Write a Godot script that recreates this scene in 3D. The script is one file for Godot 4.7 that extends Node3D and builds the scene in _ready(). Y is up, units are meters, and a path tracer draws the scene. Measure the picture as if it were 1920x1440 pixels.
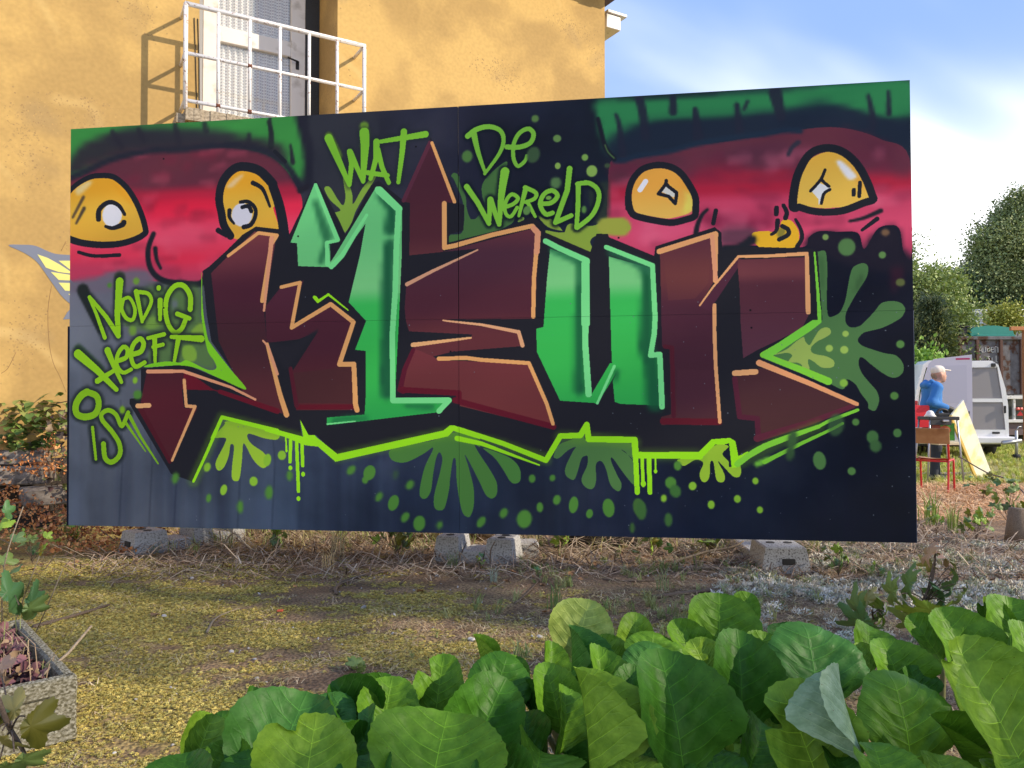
extends Node3D

var taken := {}
var M := {}
var mu: Image

# ---------------------------------------------------------------- naming and tree
func numbered(called: String, parent: Node) -> String:
	var key := str(parent.get_instance_id()) + called
	var n: int = taken.get(key, 0)
	taken[key] = n + 1
	return called if n == 0 else "%s_%03d" % [called, n]

func put(o: Node3D, called: String, parent: Node = null) -> Node3D:
	var p: Node = parent if parent else self
	o.name = numbered(called, p)
	p.add_child(o, true)
	return o

func tag(o: Node, label: String, category: String, group := "", kind := "") -> void:
	if label: o.set_meta("label", label)
	if category: o.set_meta("category", category)
	if group: o.set_meta("group", group)
	if kind: o.set_meta("kind", kind)

func thing(called: String, label: String, category: String, at := Vector3.ZERO, turn := 0.0, group := "") -> Node3D:
	var o := Node3D.new()
	put(o, called)
	o.position = at
	o.rotation.y = turn
	tag(o, label, category, group)
	return o

func obj(called: String, shape, m: Material, parent: Node = null) -> MeshInstance3D:
	var o := MeshInstance3D.new()
	if shape is SurfaceTool:
		shape.generate_normals()
		o.mesh = shape.commit()
	else:
		o.mesh = shape
	if m: o.material_override = m
	put(o, called, parent)
	return o

# ---------------------------------------------------------------- shapes
func tool(smooth := false) -> SurfaceTool:
	var st := SurfaceTool.new()
	st.begin(Mesh.PRIMITIVE_TRIANGLES)
	st.set_smooth_group(0 if smooth else -1)
	return st

func face(st: SurfaceTool, p: Array, c: Vector3) -> void:
	# a convex polygon wound so that its front looks away from c
	var nn: Vector3 = (p[1] - p[0]).cross(p[2] - p[0])
	var q := p
	if nn.dot(p[0] - c) > 0.0:
		q = p.duplicate()
		q.reverse()
	for i in range(1, q.size() - 1):
		st.add_vertex(q[0]); st.add_vertex(q[i]); st.add_vertex(q[i + 1])

func box(st: SurfaceTool, c: Vector3, s: Vector3, bv := 0.0, b := Basis.IDENTITY) -> void:
	var h := s * 0.5
	for i in 3:
		var j := (i + 1) % 3
		var k := (i + 2) % 3
		for a in [-1, 1]:
			var pts := []
			for q in [[-1, -1], [1, -1], [1, 1], [-1, 1]]:
				var v := Vector3.ZERO
				v[i] = a * h[i]; v[j] = q[0] * (h[j] - bv); v[k] = q[1] * (h[k] - bv)
				pts.append(c + b * v)
			face(st, pts, c)
			if bv > 0.0:
				for e in [-1, 1]:
					var v1 := Vector3.ZERO
					v1[i] = a * h[i]; v1[j] = e * (h[j] - bv); v1[k] = -(h[k] - bv)
					var v2 := v1
					v2[k] = h[k] - bv
					var v3 := v2
					v3[i] = a * (h[i] - bv); v3[j] = e * h[j]
					var v4 := v1
					v4[i] = v3[i]; v4[j] = v3[j]
					face(st, [c + b * v1, c + b * v2, c + b * v3, c + b * v4], c)
	if bv > 0.0:
		for x in [-1, 1]:
			for y in [-1, 1]:
				for z in [-1, 1]:
					var g := Vector3(x * (h.x - bv), y * (h.y - bv), z * (h.z - bv))
					face(st, [c + b * (g + Vector3(x * bv, 0, 0)), c + b * (g + Vector3(0, y * bv, 0)), c + b * (g + Vector3(0, 0, z * bv))], c)

func bx(c: Vector3, s: Vector3, bv := 0.0, b := Basis.IDENTITY) -> SurfaceTool:
	var st := tool()
	box(st, c, s, bv, b)
	return st

func tube(st: SurfaceTool, pts: Array, r0: float, r1 := -1.0, sides := 6, radii := []) -> void:
	if r1 < 0.0: r1 = r0
	var rings := []
	var up := Vector3(0.13, 0.31, 0.94).normalized()
	for i in pts.size():
		var dir: Vector3 = (pts[mini(i + 1, pts.size() - 1)] - pts[maxi(i - 1, 0)]).normalized()
		if absf(dir.dot(up)) > 0.97: up = Vector3(0.9, 0.1, 0.3).normalized()
		var x := dir.cross(up).normalized()
		var y := x.cross(dir).normalized()
		up = y
		var r: float = radii[i] if radii.size() else lerpf(r0, r1, float(i) / maxf(1.0, pts.size() - 1.0))
		var ring := []
		for k in sides:
			var a := TAU * k / sides
			ring.append(pts[i] + (x * cos(a) + y * sin(a)) * r)
		rings.append(ring)
	for i in rings.size() - 1:
		for k in sides:
			var n2 := (k + 1) % sides
			var a: Vector3 = rings[i][k]
			var b: Vector3 = rings[i + 1][k]
			var c: Vector3 = rings[i + 1][n2]
			var d: Vector3 = rings[i][n2]
			for v in [a, c, b, a, d, c]: st.add_vertex(v)
	for k in range(1, sides - 1):
		var f: Array = rings[0]
		var l: Array = rings[-1]
		for v in [f[0], f[k + 1], f[k]]: st.add_vertex(v)
		for v in [l[0], l[k], l[k + 1]]: st.add_vertex(v)

func tb(pts: Array, r0: float, r1 := -1.0, sides := 6, radii := []) -> SurfaceTool:
	var st := tool(true)
	tube(st, pts, r0, r1, sides, radii)
	return st

func prism(st: SurfaceTool, poly: Array, z0: float, z1: float, xf := Transform3D.IDENTITY) -> void:
	var pp := PackedVector2Array(poly)
	if Geometry2D.is_polygon_clockwise(pp): pp.reverse()
	var t := Geometry2D.triangulate_polygon(pp)
	for i in range(0, t.size(), 3):
		var a := pp[t[i]]; var b := pp[t[i + 1]]; var c := pp[t[i + 2]]
		if (b - a).cross(c - a) < 0.0:
			var sw := b; b = c; c = sw
		for v in [a, c, b]: st.add_vertex(xf * Vector3(v.x, v.y, z1))
		for v in [a, b, c]: st.add_vertex(xf * Vector3(v.x, v.y, z0))
	for i in pp.size():
		var a := pp[i]; var b := pp[(i + 1) % pp.size()]
		var q := [Vector3(a.x, a.y, z0), Vector3(b.x, b.y, z0), Vector3(b.x, b.y, z1), Vector3(a.x, a.y, z1)]
		for k in [0, 2, 1, 0, 3, 2]: st.add_vertex(xf * q[k])

func pr(poly: Array, z0: float, z1: float, xf := Transform3D.IDENTITY) -> SurfaceTool:
	var st := tool()
	prism(st, poly, z0, z1, xf)
	return st

func grid(nu: int, nv: int, f: Callable, wrap := Rect2(0, 0, 1, 1)) -> SurfaceTool:
	var st := tool(true)
	for j in nv + 1:
		for i in nu + 1:
			var u := float(i) / nu
			var v := float(j) / nv
			st.set_uv(Vector2(wrap.position.x + u * wrap.size.x, wrap.position.y + v * wrap.size.y))
			st.add_vertex(f.call(u, v))
	for j in nv:
		for i in nu:
			var a := j * (nu + 1) + i
			for k in [a, a + nu + 1, a + 1, a + 1, a + nu + 1, a + nu + 2]: st.add_index(k)
	return st

func smooth(p: Array, steps := 5, closed := false) -> Array:
	var o := []
	var n := p.size()
	for i in (n if closed else n - 1):
		var a = p[(i - 1 + n) % n] if closed else p[maxi(i - 1, 0)]
		var b = p[i]
		var c = p[(i + 1) % n]
		var d = p[(i + 2) % n] if closed else p[mini(i + 2, n - 1)]
		for k in steps:
			o.append(b.cubic_interpolate(c, a, d, float(k) / steps))
	if not closed: o.append(p[-1])
	return o

# surface nets over tapered capsules [a, ra, b, rb]
func blob(bones: Array, cell: float, k: float) -> ArrayMesh:
	var lo := Vector3(1e9, 1e9, 1e9)
	var hi := -lo
	for b in bones:
		for e in [[b[0], b[1]], [b[2], b[3]]]:
			lo = lo.min(e[0] - Vector3.ONE * (e[1] + k + cell * 2))
			hi = hi.max(e[0] + Vector3.ONE * (e[1] + k + cell * 2))
	var n := Vector3i(((hi - lo) / cell).ceil()) + Vector3i.ONE
	var sy := n.x
	var sz := n.x * n.y
	var fld := PackedFloat32Array()
	fld.resize(n.x * n.y * n.z)
	fld.fill(1.0)
	for b in bones:
		var a: Vector3 = b[0]
		var ab: Vector3 = b[2] - a
		var l2 := maxf(ab.length_squared(), 1e-9)
		var rr := maxf(b[1], b[3]) + k + cell * 1.5
		var l3: Vector3 = ((a.min(b[2]) - Vector3.ONE * rr - lo) / cell).floor().max(Vector3.ZERO)
		var h3: Vector3 = ((a.max(b[2]) + Vector3.ONE * rr - lo) / cell).ceil().min(Vector3(n - Vector3i.ONE))
		for z in range(int(l3.z), int(h3.z) + 1):
			for y in range(int(l3.y), int(h3.y) + 1):
				for x in range(int(l3.x), int(h3.x) + 1):
					var p := lo + Vector3(x, y, z) * cell
					var t := clampf((p - a).dot(ab) / l2, 0.0, 1.0)
					var d: float = (p - a - ab * t).length() - lerpf(b[1], b[3], t)
					var ix := x + y * sy + z * sz
					var o := fld[ix]
					var h := maxf(k - absf(o - d), 0.0) / k
					fld[ix] = minf(o, d) - h * h * k * 0.25
	var st := tool(true)
	var vert := {}
	var off := [0, 1, sy, sy + 1, sz, sz + 1, sz + sy, sz + sy + 1]
	var cnt := 0
	for z in n.z - 1:
		for y in n.y - 1:
			for x in n.x - 1:
				var ix: int = x + y * sy + z * sz
				var inside := 0
				for q in off:
					if fld[ix + q] < 0.0: inside += 1
				if inside == 0 or inside == 8: continue
				var sum := Vector3.ZERO
				var m := 0
				for e in [[0, 1], [2, 3], [4, 5], [6, 7], [0, 2], [1, 3], [4, 6], [5, 7], [0, 4], [1, 5], [2, 6], [3, 7]]:
					var f0 := fld[ix + off[e[0]]]
					var f1 := fld[ix + off[e[1]]]
					if (f0 < 0.0) != (f1 < 0.0):
						var t := f0 / (f0 - f1)
						var p0 := Vector3(e[0] & 1, (e[0] >> 1) & 1, e[0] >> 2)
						var p1 := Vector3(e[1] & 1, (e[1] >> 1) & 1, e[1] >> 2)
						sum += p0.lerp(p1, t)
						m += 1
				st.add_vertex(lo + (Vector3(x, y, z) + sum / m) * cell)
				vert[ix] = cnt
				cnt += 1
	for ix in vert:
		for ax in [[1, sy, sz], [sy, sz, 1], [sz, 1, sy]]:
			var i0: int = ix
			var f0 := fld[i0]
			var f1 := fld[i0 + ax[0]]
			if (f0 < 0.0) == (f1 < 0.0): continue
			var q := [i0, i0 - ax[1], i0 - ax[1] - ax[2], i0 - ax[2]]
			if not (vert.has(q[1]) and vert.has(q[2]) and vert.has(q[3])): continue
			if f0 < 0.0: q.reverse()
			for e in [0, 1, 2, 0, 2, 3]: st.add_index(vert[q[e]])
	st.generate_normals()
	return st.commit()

# ---------------------------------------------------------------- materials
func lin(r: float, g: float, b: float) -> Color:
	return Color(r, g, b).linear_to_srgb()

func mat(c: Color, rough := 0.8, metal := 0.0) -> StandardMaterial3D:
	var m := StandardMaterial3D.new()
	m.albedo_color = c
	m.roughness = rough
	m.metallic = metal
	return m

func noise(sd: int, freq: float, oct := 5, type := FastNoiseLite.TYPE_SIMPLEX_SMOOTH) -> FastNoiseLite:
	var f := FastNoiseLite.new()
	f.seed = sd
	f.noise_type = type
	f.frequency = freq
	f.fractal_octaves = oct
	return f

func ntex(sd: int, freq: float, stops: Array, size := 512, oct := 5, type := FastNoiseLite.TYPE_SIMPLEX_SMOOTH) -> NoiseTexture2D:
	var t := NoiseTexture2D.new()
	t.width = size
	t.height = size
	t.seamless = true
	t.noise = noise(sd, freq, oct, type)
	if stops.size():
		var g := Gradient.new()
		g.offsets = PackedFloat32Array(stops.map(func(s): return s[0]))
		g.colors = PackedColorArray(stops.map(func(s): return s[1]))
		t.color_ramp = g
	return t

func grainy(m: StandardMaterial3D, tex: Texture2D, scale: float, bump: Texture2D = null, depth := 0.0, world := true) -> StandardMaterial3D:
	m.albedo_texture = tex
	m.uv1_triplanar = true
	m.uv1_world_triplanar = world
	m.uv1_scale = Vector3.ONE * scale
	if bump:
		m.heightmap_enabled = true
		m.heightmap_texture = bump
		m.heightmap_scale = depth
	return m

func make_materials() -> void:
	var W := Color.WHITE
	var speck := ntex(11, 0.05, [[0.0, Color(0.5, 0.48, 0.46)], [0.45, Color(0.86, 0.85, 0.84)], [0.7, W], [1.0, W]], 512, 6)
	var rough := ntex(12, 0.06, [], 512, 6)
	M.speck = speck
	M.rough = rough
	M.stucco = mat(W, 0.92)
	M.stucco.albedo_texture = stucco_picture()
	M.stucco.uv1_triplanar = true
	M.stucco.uv1_world_triplanar = false
	M.stucco.uv1_scale = Vector3(1.0 / 8.0, 1.0 / 4.0, 1.0 / 8.0)
	M.stucco.uv1_offset = Vector3(0.3, 0.1, 0.0)
	M.stucco.heightmap_enabled = true
	M.stucco.heightmap_texture = ntex(6, 0.03, [], 512, 6)
	M.stucco.heightmap_scale = 0.35
	M.concrete = grainy(mat(lin(0.45, 0.445, 0.44), 0.92), ntex(23, 0.05, [[0.0, Color(0.22, 0.2, 0.18)], [0.24, Color(0.4, 0.38, 0.36)], [0.28, Color(0.84, 0.83, 0.82)], [0.5, Color(0.94, 0.94, 0.93)], [1.0, W]], 512, 4), 2.6, rough, 0.05)
	M.old_concrete = grainy(mat(lin(0.3, 0.285, 0.23), 0.95), ntex(21, 0.05, [[0.0, Color(0.28, 0.27, 0.2)], [0.4, Color(0.6, 0.58, 0.5)], [0.58, Color(0.86, 0.85, 0.8)], [0.64, W], [1.0, W]], 512, 6), 3.6)
	M.slab = grainy(mat(lin(0.46, 0.38, 0.27), 0.95), speck, 1.6, rough, 0.3)
	M.white_metal = grainy(mat(lin(0.8, 0.78, 0.76), 0.5), ntex(31, 0.02, [[0.0, Color(0.42, 0.2, 0.12)], [0.22, Color(0.62, 0.42, 0.32)], [0.27, W], [1.0, W]], 512, 6), 1.7)
	M.rust = grainy(mat(lin(0.2, 0.06, 0.03), 0.9), speck, 4.0)
	M.white_paint = grainy(mat(lin(0.78, 0.76, 0.73), 0.5), ntex(32, 0.015, [[0.0, Color(0.72, 0.7, 0.66)], [0.35, W], [1.0, W]], 256, 5), 1.2)
	M.dark_paint = grainy(mat(lin(0.035, 0.04, 0.045), 0.6), speck, 3.0)
	M.grey_paint = mat(lin(0.33, 0.34, 0.36), 0.6)
	M.black = mat(lin(0.012, 0.012, 0.014), 0.6)
	M.rubber = mat(lin(0.015, 0.015, 0.016), 0.85)
	M.steel = mat(lin(0.4, 0.4, 0.41), 0.4, 0.7)
	M.weathered = grainy(mat(lin(0.36, 0.32, 0.29), 0.92), ntex(41, 0.02, [[0.0, Color(0.3, 0.28, 0.27)], [0.5, Color(0.78, 0.76, 0.73)], [1.0, W]], 512, 6), 1.5, rough, 0.15)
	M.bark = grainy(mat(lin(0.09, 0.065, 0.045), 0.95), speck, 6.0, rough, 0.1)
	M.twig = grainy(mat(lin(0.17, 0.12, 0.085), 0.9), speck, 6.0)
	M.twig_pale = grainy(mat(lin(0.34, 0.27, 0.19), 0.9), speck, 6.0)
	M.glass = mat(Color(0.85, 0.92, 0.95, 0.12), 0.04)
	M.glass.transparency = BaseMaterial3D.TRANSPARENCY_ALPHA
	M.red = mat(lin(0.55, 0.02, 0.025), 0.35)
	M.plywood = grainy(mat(lin(0.5, 0.3, 0.14), 0.55), ntex(42, 0.01, [[0.0, Color(0.7, 0.6, 0.5)], [1.0, W]], 256, 4), 2.0)
	M.van = mat(lin(0.76, 0.75, 0.74), 0.3)
	M.van.clearcoat_enabled = true
	M.van.clearcoat = 0.6
	M.van_grey = mat(lin(0.27, 0.25, 0.25), 0.6)
	M.rusty = grainy(mat(lin(0.2, 0.185, 0.18), 0.85), ntex(51, 0.012, [[0.0, Color(0.5, 0.3, 0.2)], [0.3, Color(0.7, 0.5, 0.4)], [0.4, Color(0.78, 0.78, 0.8)], [0.75, Color(0.92, 0.93, 0.97)], [1.0, W]], 512, 7), 0.5, rough, 0.3)
	M.teal = mat(lin(0.012, 0.23, 0.18), 0.6)
	M.veg = mat(W, 0.75)
	M.veg.vertex_color_use_as_albedo = true
	M.leafy = mat(W, 0.6)
	M.leafy.vertex_color_use_as_albedo = true
	M.leafy.backlight_enabled = true
	M.leafy.backlight = Color(0.3, 0.38, 0.12)
	M.straw = mat(W, 0.85)
	M.straw.vertex_color_use_as_albedo = true

# ---------------------------------------------------------------- the painting on the board, in texture pixels (2048 x 1024 for 5.0 x 2.5 m)
const SHADE := Color(0.67, 0.66, 0.82)   # skylight on the board, per channel
func pc(r: int, g: int, b: int, a := 1.0) -> Color:
	# spray paint: the colour seen by skylight back to the paint's own colour
	var l := Color8(r, g, b).srgb_to_linear()
	var s := Color(clampf((l.r - 0.004) / SHADE.r, 0.004, 0.96), clampf((l.g - 0.004) / SHADE.g, 0.004, 0.92), clampf((l.b - 0.005) / SHADE.b, 0.004, 0.92)).linear_to_srgb()
	s.a = a
	return s

func v2(a: Array) -> Array:
	var o := []
	for i in range(0, a.size(), 2): o.append(Vector2(a[i], a[i + 1]))
	return o

func fill(im: Image, p: Array, col) -> void:
	# even-odd scanlines; col is a Color or an array of [y, Color] stops
	var lo := 1e9
	var hi := -1e9
	for q in p:
		lo = minf(lo, q.y); hi = maxf(hi, q.y)
	for y in range(maxi(0, int(lo)), mini(im.get_height(), int(hi) + 1)):
		var xs := []
		var yy := y + 0.5
		for i in p.size():
			var a: Vector2 = p[i]
			var b: Vector2 = p[(i + 1) % p.size()]
			if (a.y <= yy) != (b.y <= yy): xs.append(a.x + (yy - a.y) / (b.y - a.y) * (b.x - a.x))
		xs.sort()
		var c: Color
		if col is Color: c = col
		else:
			c = col[-1][1]
			for k in col.size() - 1:
				if yy < col[k + 1][0]:
					c = col[k][1].lerp(col[k + 1][1], smoothstep(0.0, 1.0, clampf((yy - col[k][0]) / (col[k + 1][0] - col[k][0]), 0.0, 1.0)))
					break
		for i in range(0, xs.size() - 1, 2):
			var x0 := roundi(xs[i]); var x1 := roundi(xs[i + 1])
			if x1 > x0: im.fill_rect(Rect2i(x0, y, x1 - x0, 1), c)

func dab(im: Image, p: Vector2, r: float, c: Color) -> void:
	for y in range(int(floor(p.y - r)), int(ceil(p.y + r)) + 1):
		var d := y + 0.5 - p.y
		if absf(d) >= r: continue
		var w := sqrt(r * r - d * d)
		var x0 := roundi(p.x - w); var x1 := roundi(p.x + w)
		if x1 > x0: im.fill_rect(Rect2i(x0, y, x1 - x0, 1), c)

func line(im: Image, p: Array, w0: float, w1: float, c: Color) -> void:
	var total := 0.0
	for i in p.size() - 1: total += p[i].distance_to(p[i + 1])
	var done := 0.0
	for i in p.size() - 1:
		var l: float = p[i].distance_to(p[i + 1])
		var n := maxi(1, int(l / 1.6))
		for k in n + 1:
			var t := float(k) / n
			dab(im, p[i].lerp(p[i + 1], t), lerpf(w0, w1, (done + l * t) / maxf(total, 0.01)) * 0.5, c)
		done += l

func P(a: Array, c) -> void: fill(mu, v2(a), c)
func PS(a: Array, c) -> void: fill(mu, smooth(v2(a), 6, true), c)
func L(a: Array, w0: float, w1: float, c: Color) -> void: line(mu, v2(a), w0, w1, c)
func LS(a: Array, w0: float, w1: float, c: Color) -> void: line(mu, smooth(v2(a), 6), w0, w1, c)

func soft(col: Color, k: float, shapes: Array) -> void:
	# shapes sprayed with a soft edge about k pixels wide: ["p", points] or ["l", points, w0, w1]
	var lo := Vector2(1e9, 1e9)
	var hi := -lo
	for s in shapes:
		for q in s[1]:
			var m: float = (maxf(s[2], s[3]) * 0.5 if s[0] == "l" else 0.0) + k * 2.5
			lo = lo.min(q - Vector2.ONE * m); hi = hi.max(q + Vector2.ONE * m)
	lo = lo.floor(); hi = hi.ceil()
	var sz := Vector2i((hi - lo) / k) + Vector2i.ONE * 2
	var fine := 4
	var im := Image.create(sz.x * fine, sz.y * fine, false, Image.FORMAT_RGBA8)
	im.fill(Color(col.r, col.g, col.b, 0.0))
	for s in shapes:
		var p: Array = s[1].map(func(q): return (q - lo) / k * fine)
		if s[0] == "l": line(im, p, s[2] / k * fine, s[3] / k * fine, col)
		else: fill(im, p, col)
	im.resize(sz.x * 2, sz.y * 2, Image.INTERPOLATE_BILINEAR)
	im.resize(sz.x, sz.y, Image.INTERPOLATE_BILINEAR)
	im.resize(sz.x * 2, sz.y * 2, Image.INTERPOLATE_BILINEAR)
	im.resize(int(sz.x * k), int(sz.y * k), Image.INTERPOLATE_CUBIC)
	mu.blend_rect(im, Rect2i(Vector2i.ZERO, im.get_size()), Vector2i(lo))

func SP(a: Array, k: float, c: Color) -> void: soft(c, k, [["p", smooth(v2(a), 4, true)]])
func SL(a: Array, w0: float, w1: float, k: float, c: Color) -> void: soft(c, k, [["l", smooth(v2(a), 4), w0, w1]])

func spot(x: float, y: float, rx: float, ry: float, tilt: float, k: float, c: Color) -> void:
	var p := []
	for i in 14:
		var a := TAU * i / 14.0
		p.append(Vector2(x, y) + Vector2(cos(a) * rx, sin(a) * ry).rotated(tilt))
	if k > 0.0: soft(c, k, [["p", p]])
	else: fill(mu, p, c)

func D(at: Array, rx: float, ry: float, tilt: float, k: float, c: Color) -> void:
	spot(at[0], at[1], rx, ry, tilt, k, c)

func paint() -> ImageTexture:
	mu = Image.create(2048, 1024, false, Image.FORMAT_RGBA8)
	# ground coat: navy rolled on over the boards, thin and greyish at the left
	var cols := [[[74, 76, 84], [50, 50, 62], [46, 46, 58], [46, 46, 60], [36, 37, 54], [32, 35, 52], [30, 35, 50], [30, 36, 52], [34, 40, 58]],
		[[92, 86, 104], [70, 68, 84], [52, 52, 68], [50, 50, 66], [36, 38, 56], [31, 35, 54], [28, 31, 48], [27, 30, 46], [25, 28, 44]],
		[[98, 99, 116], [78, 80, 98], [56, 60, 80], [46, 50, 70], [36, 40, 60], [30, 34, 54], [27, 30, 48], [25, 28, 44], [24, 26, 42]],
		[[82, 84, 100], [70, 74, 92], [56, 60, 80], [46, 52, 76], [42, 48, 70], [36, 41, 60], [30, 35, 56], [25, 29, 46], [23, 26, 40]],
		[[76, 79, 96], [64, 70, 90], [60, 70, 94], [42, 49, 70], [40, 47, 69], [36, 41, 60], [30, 35, 56], [25, 29, 46], [23, 26, 40]]]
	var small := Image.create(9, 5, false, Image.FORMAT_RGBA8)
	for y in 5:
		for x in 9: small.set_pixel(x, y, pc(cols[y][x][0], cols[y][x][1], cols[y][x][2]))
	small.resize(2048, 1024, Image.INTERPOLATE_CUBIC)
	mu.blit_rect(small, Rect2i(0, 0, 2048, 1024), Vector2i.ZERO)
	# roller streaks and mottling
	var rng := RandomNumberGenerator.new()
	rng.seed = 4
	for i in 70:
		var x := rng.randf() * 1500.0
		var y := rng.randf_range(560, 900)
		var w := rng.randf_range(14, 46)
		var a := rng.randf_range(0.06, 0.2) * (1.0 - x / 1700.0)
		var c := pc(30, 34, 54, a) if rng.randf() < 0.5 else pc(104, 116, 150, a)
		soft(c, 9.0, [["l", [Vector2(x, y), Vector2(x + rng.randf_range(-5, 5), 1030)], w, w]])
	for xx in [150, 232, 300, 470, 560]:
		soft(pc(18, 20, 32, 0.22), 3.0, [["l", [Vector2(xx - 6, 700 + rng.randf() * 120), Vector2(xx, 860), Vector2(xx - 8, 1020)], 3, 5]])
	var nz := noise(77, 0.01, 5).get_image(512, 256)
	var cloud := Image.create(512, 256, false, Image.FORMAT_RGBA8)
	for y in 256:
		for x in 512:
			var v := nz.get_pixel(x, y).r
			cloud.set_pixel(x, y, Color(1, 1, 1, clampf(v - 0.5, 0, 1) * 0.14) if v > 0.5 else Color(0, 0, 0, clampf(0.5 - v, 0, 1) * 0.5))
	cloud.resize(2048, 1024, Image.INTERPOLATE_BILINEAR)
	mu.blend_rect(cloud, Rect2i(0, 0, 2048, 1024), Vector2i.ZERO)
	var ink := pc(33, 34, 44)
	face_left(ink)
	face_right(ink)
	splats()
	words()
	letters()
	outlines()
	spots()
	# paint specks and screw heads
	for i in 190:
		var q := Vector2(rng.randf_range(300, 2040), rng.randf_range(430, 1015))
		if q.x < 1400 and rng.randf() < 0.6: continue
		dab(mu, q, rng.randf_range(0.6, 1.3), pc(100, 106, 124))
	for q in [Vector2(260, 90), Vector2(262, 470), Vector2(920, 92), Vector2(1004, 590), Vector2(1700, 505), Vector2(1702, 545), Vector2(1405, 330), Vector2(620, 300)]:
		dab(mu, q, 2.4, pc(24, 22, 28))
	mu.generate_mipmaps()
	return ImageTexture.create_from_image(mu)

func mottle(sd: int, area: Rect2, c1: Color, c2: Color) -> void:
	# uneven passes of the can
	var rng := RandomNumberGenerator.new()
	rng.seed = sd
	for i in 60:
		var p := area.position + Vector2(rng.randf(), rng.randf()) * area.size
		var q := p + Vector2(rng.randf_range(-60, 60), rng.randf_range(-14, 14))
		if mu.get_pixelv(Vector2i(p)).r < mu.get_pixelv(Vector2i(p)).g * 1.7: continue
		soft(c1 if i % 2 else c2, 11.0, [["l", [p, q], rng.randf_range(14, 34), rng.randf_range(10, 30)]])

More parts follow.
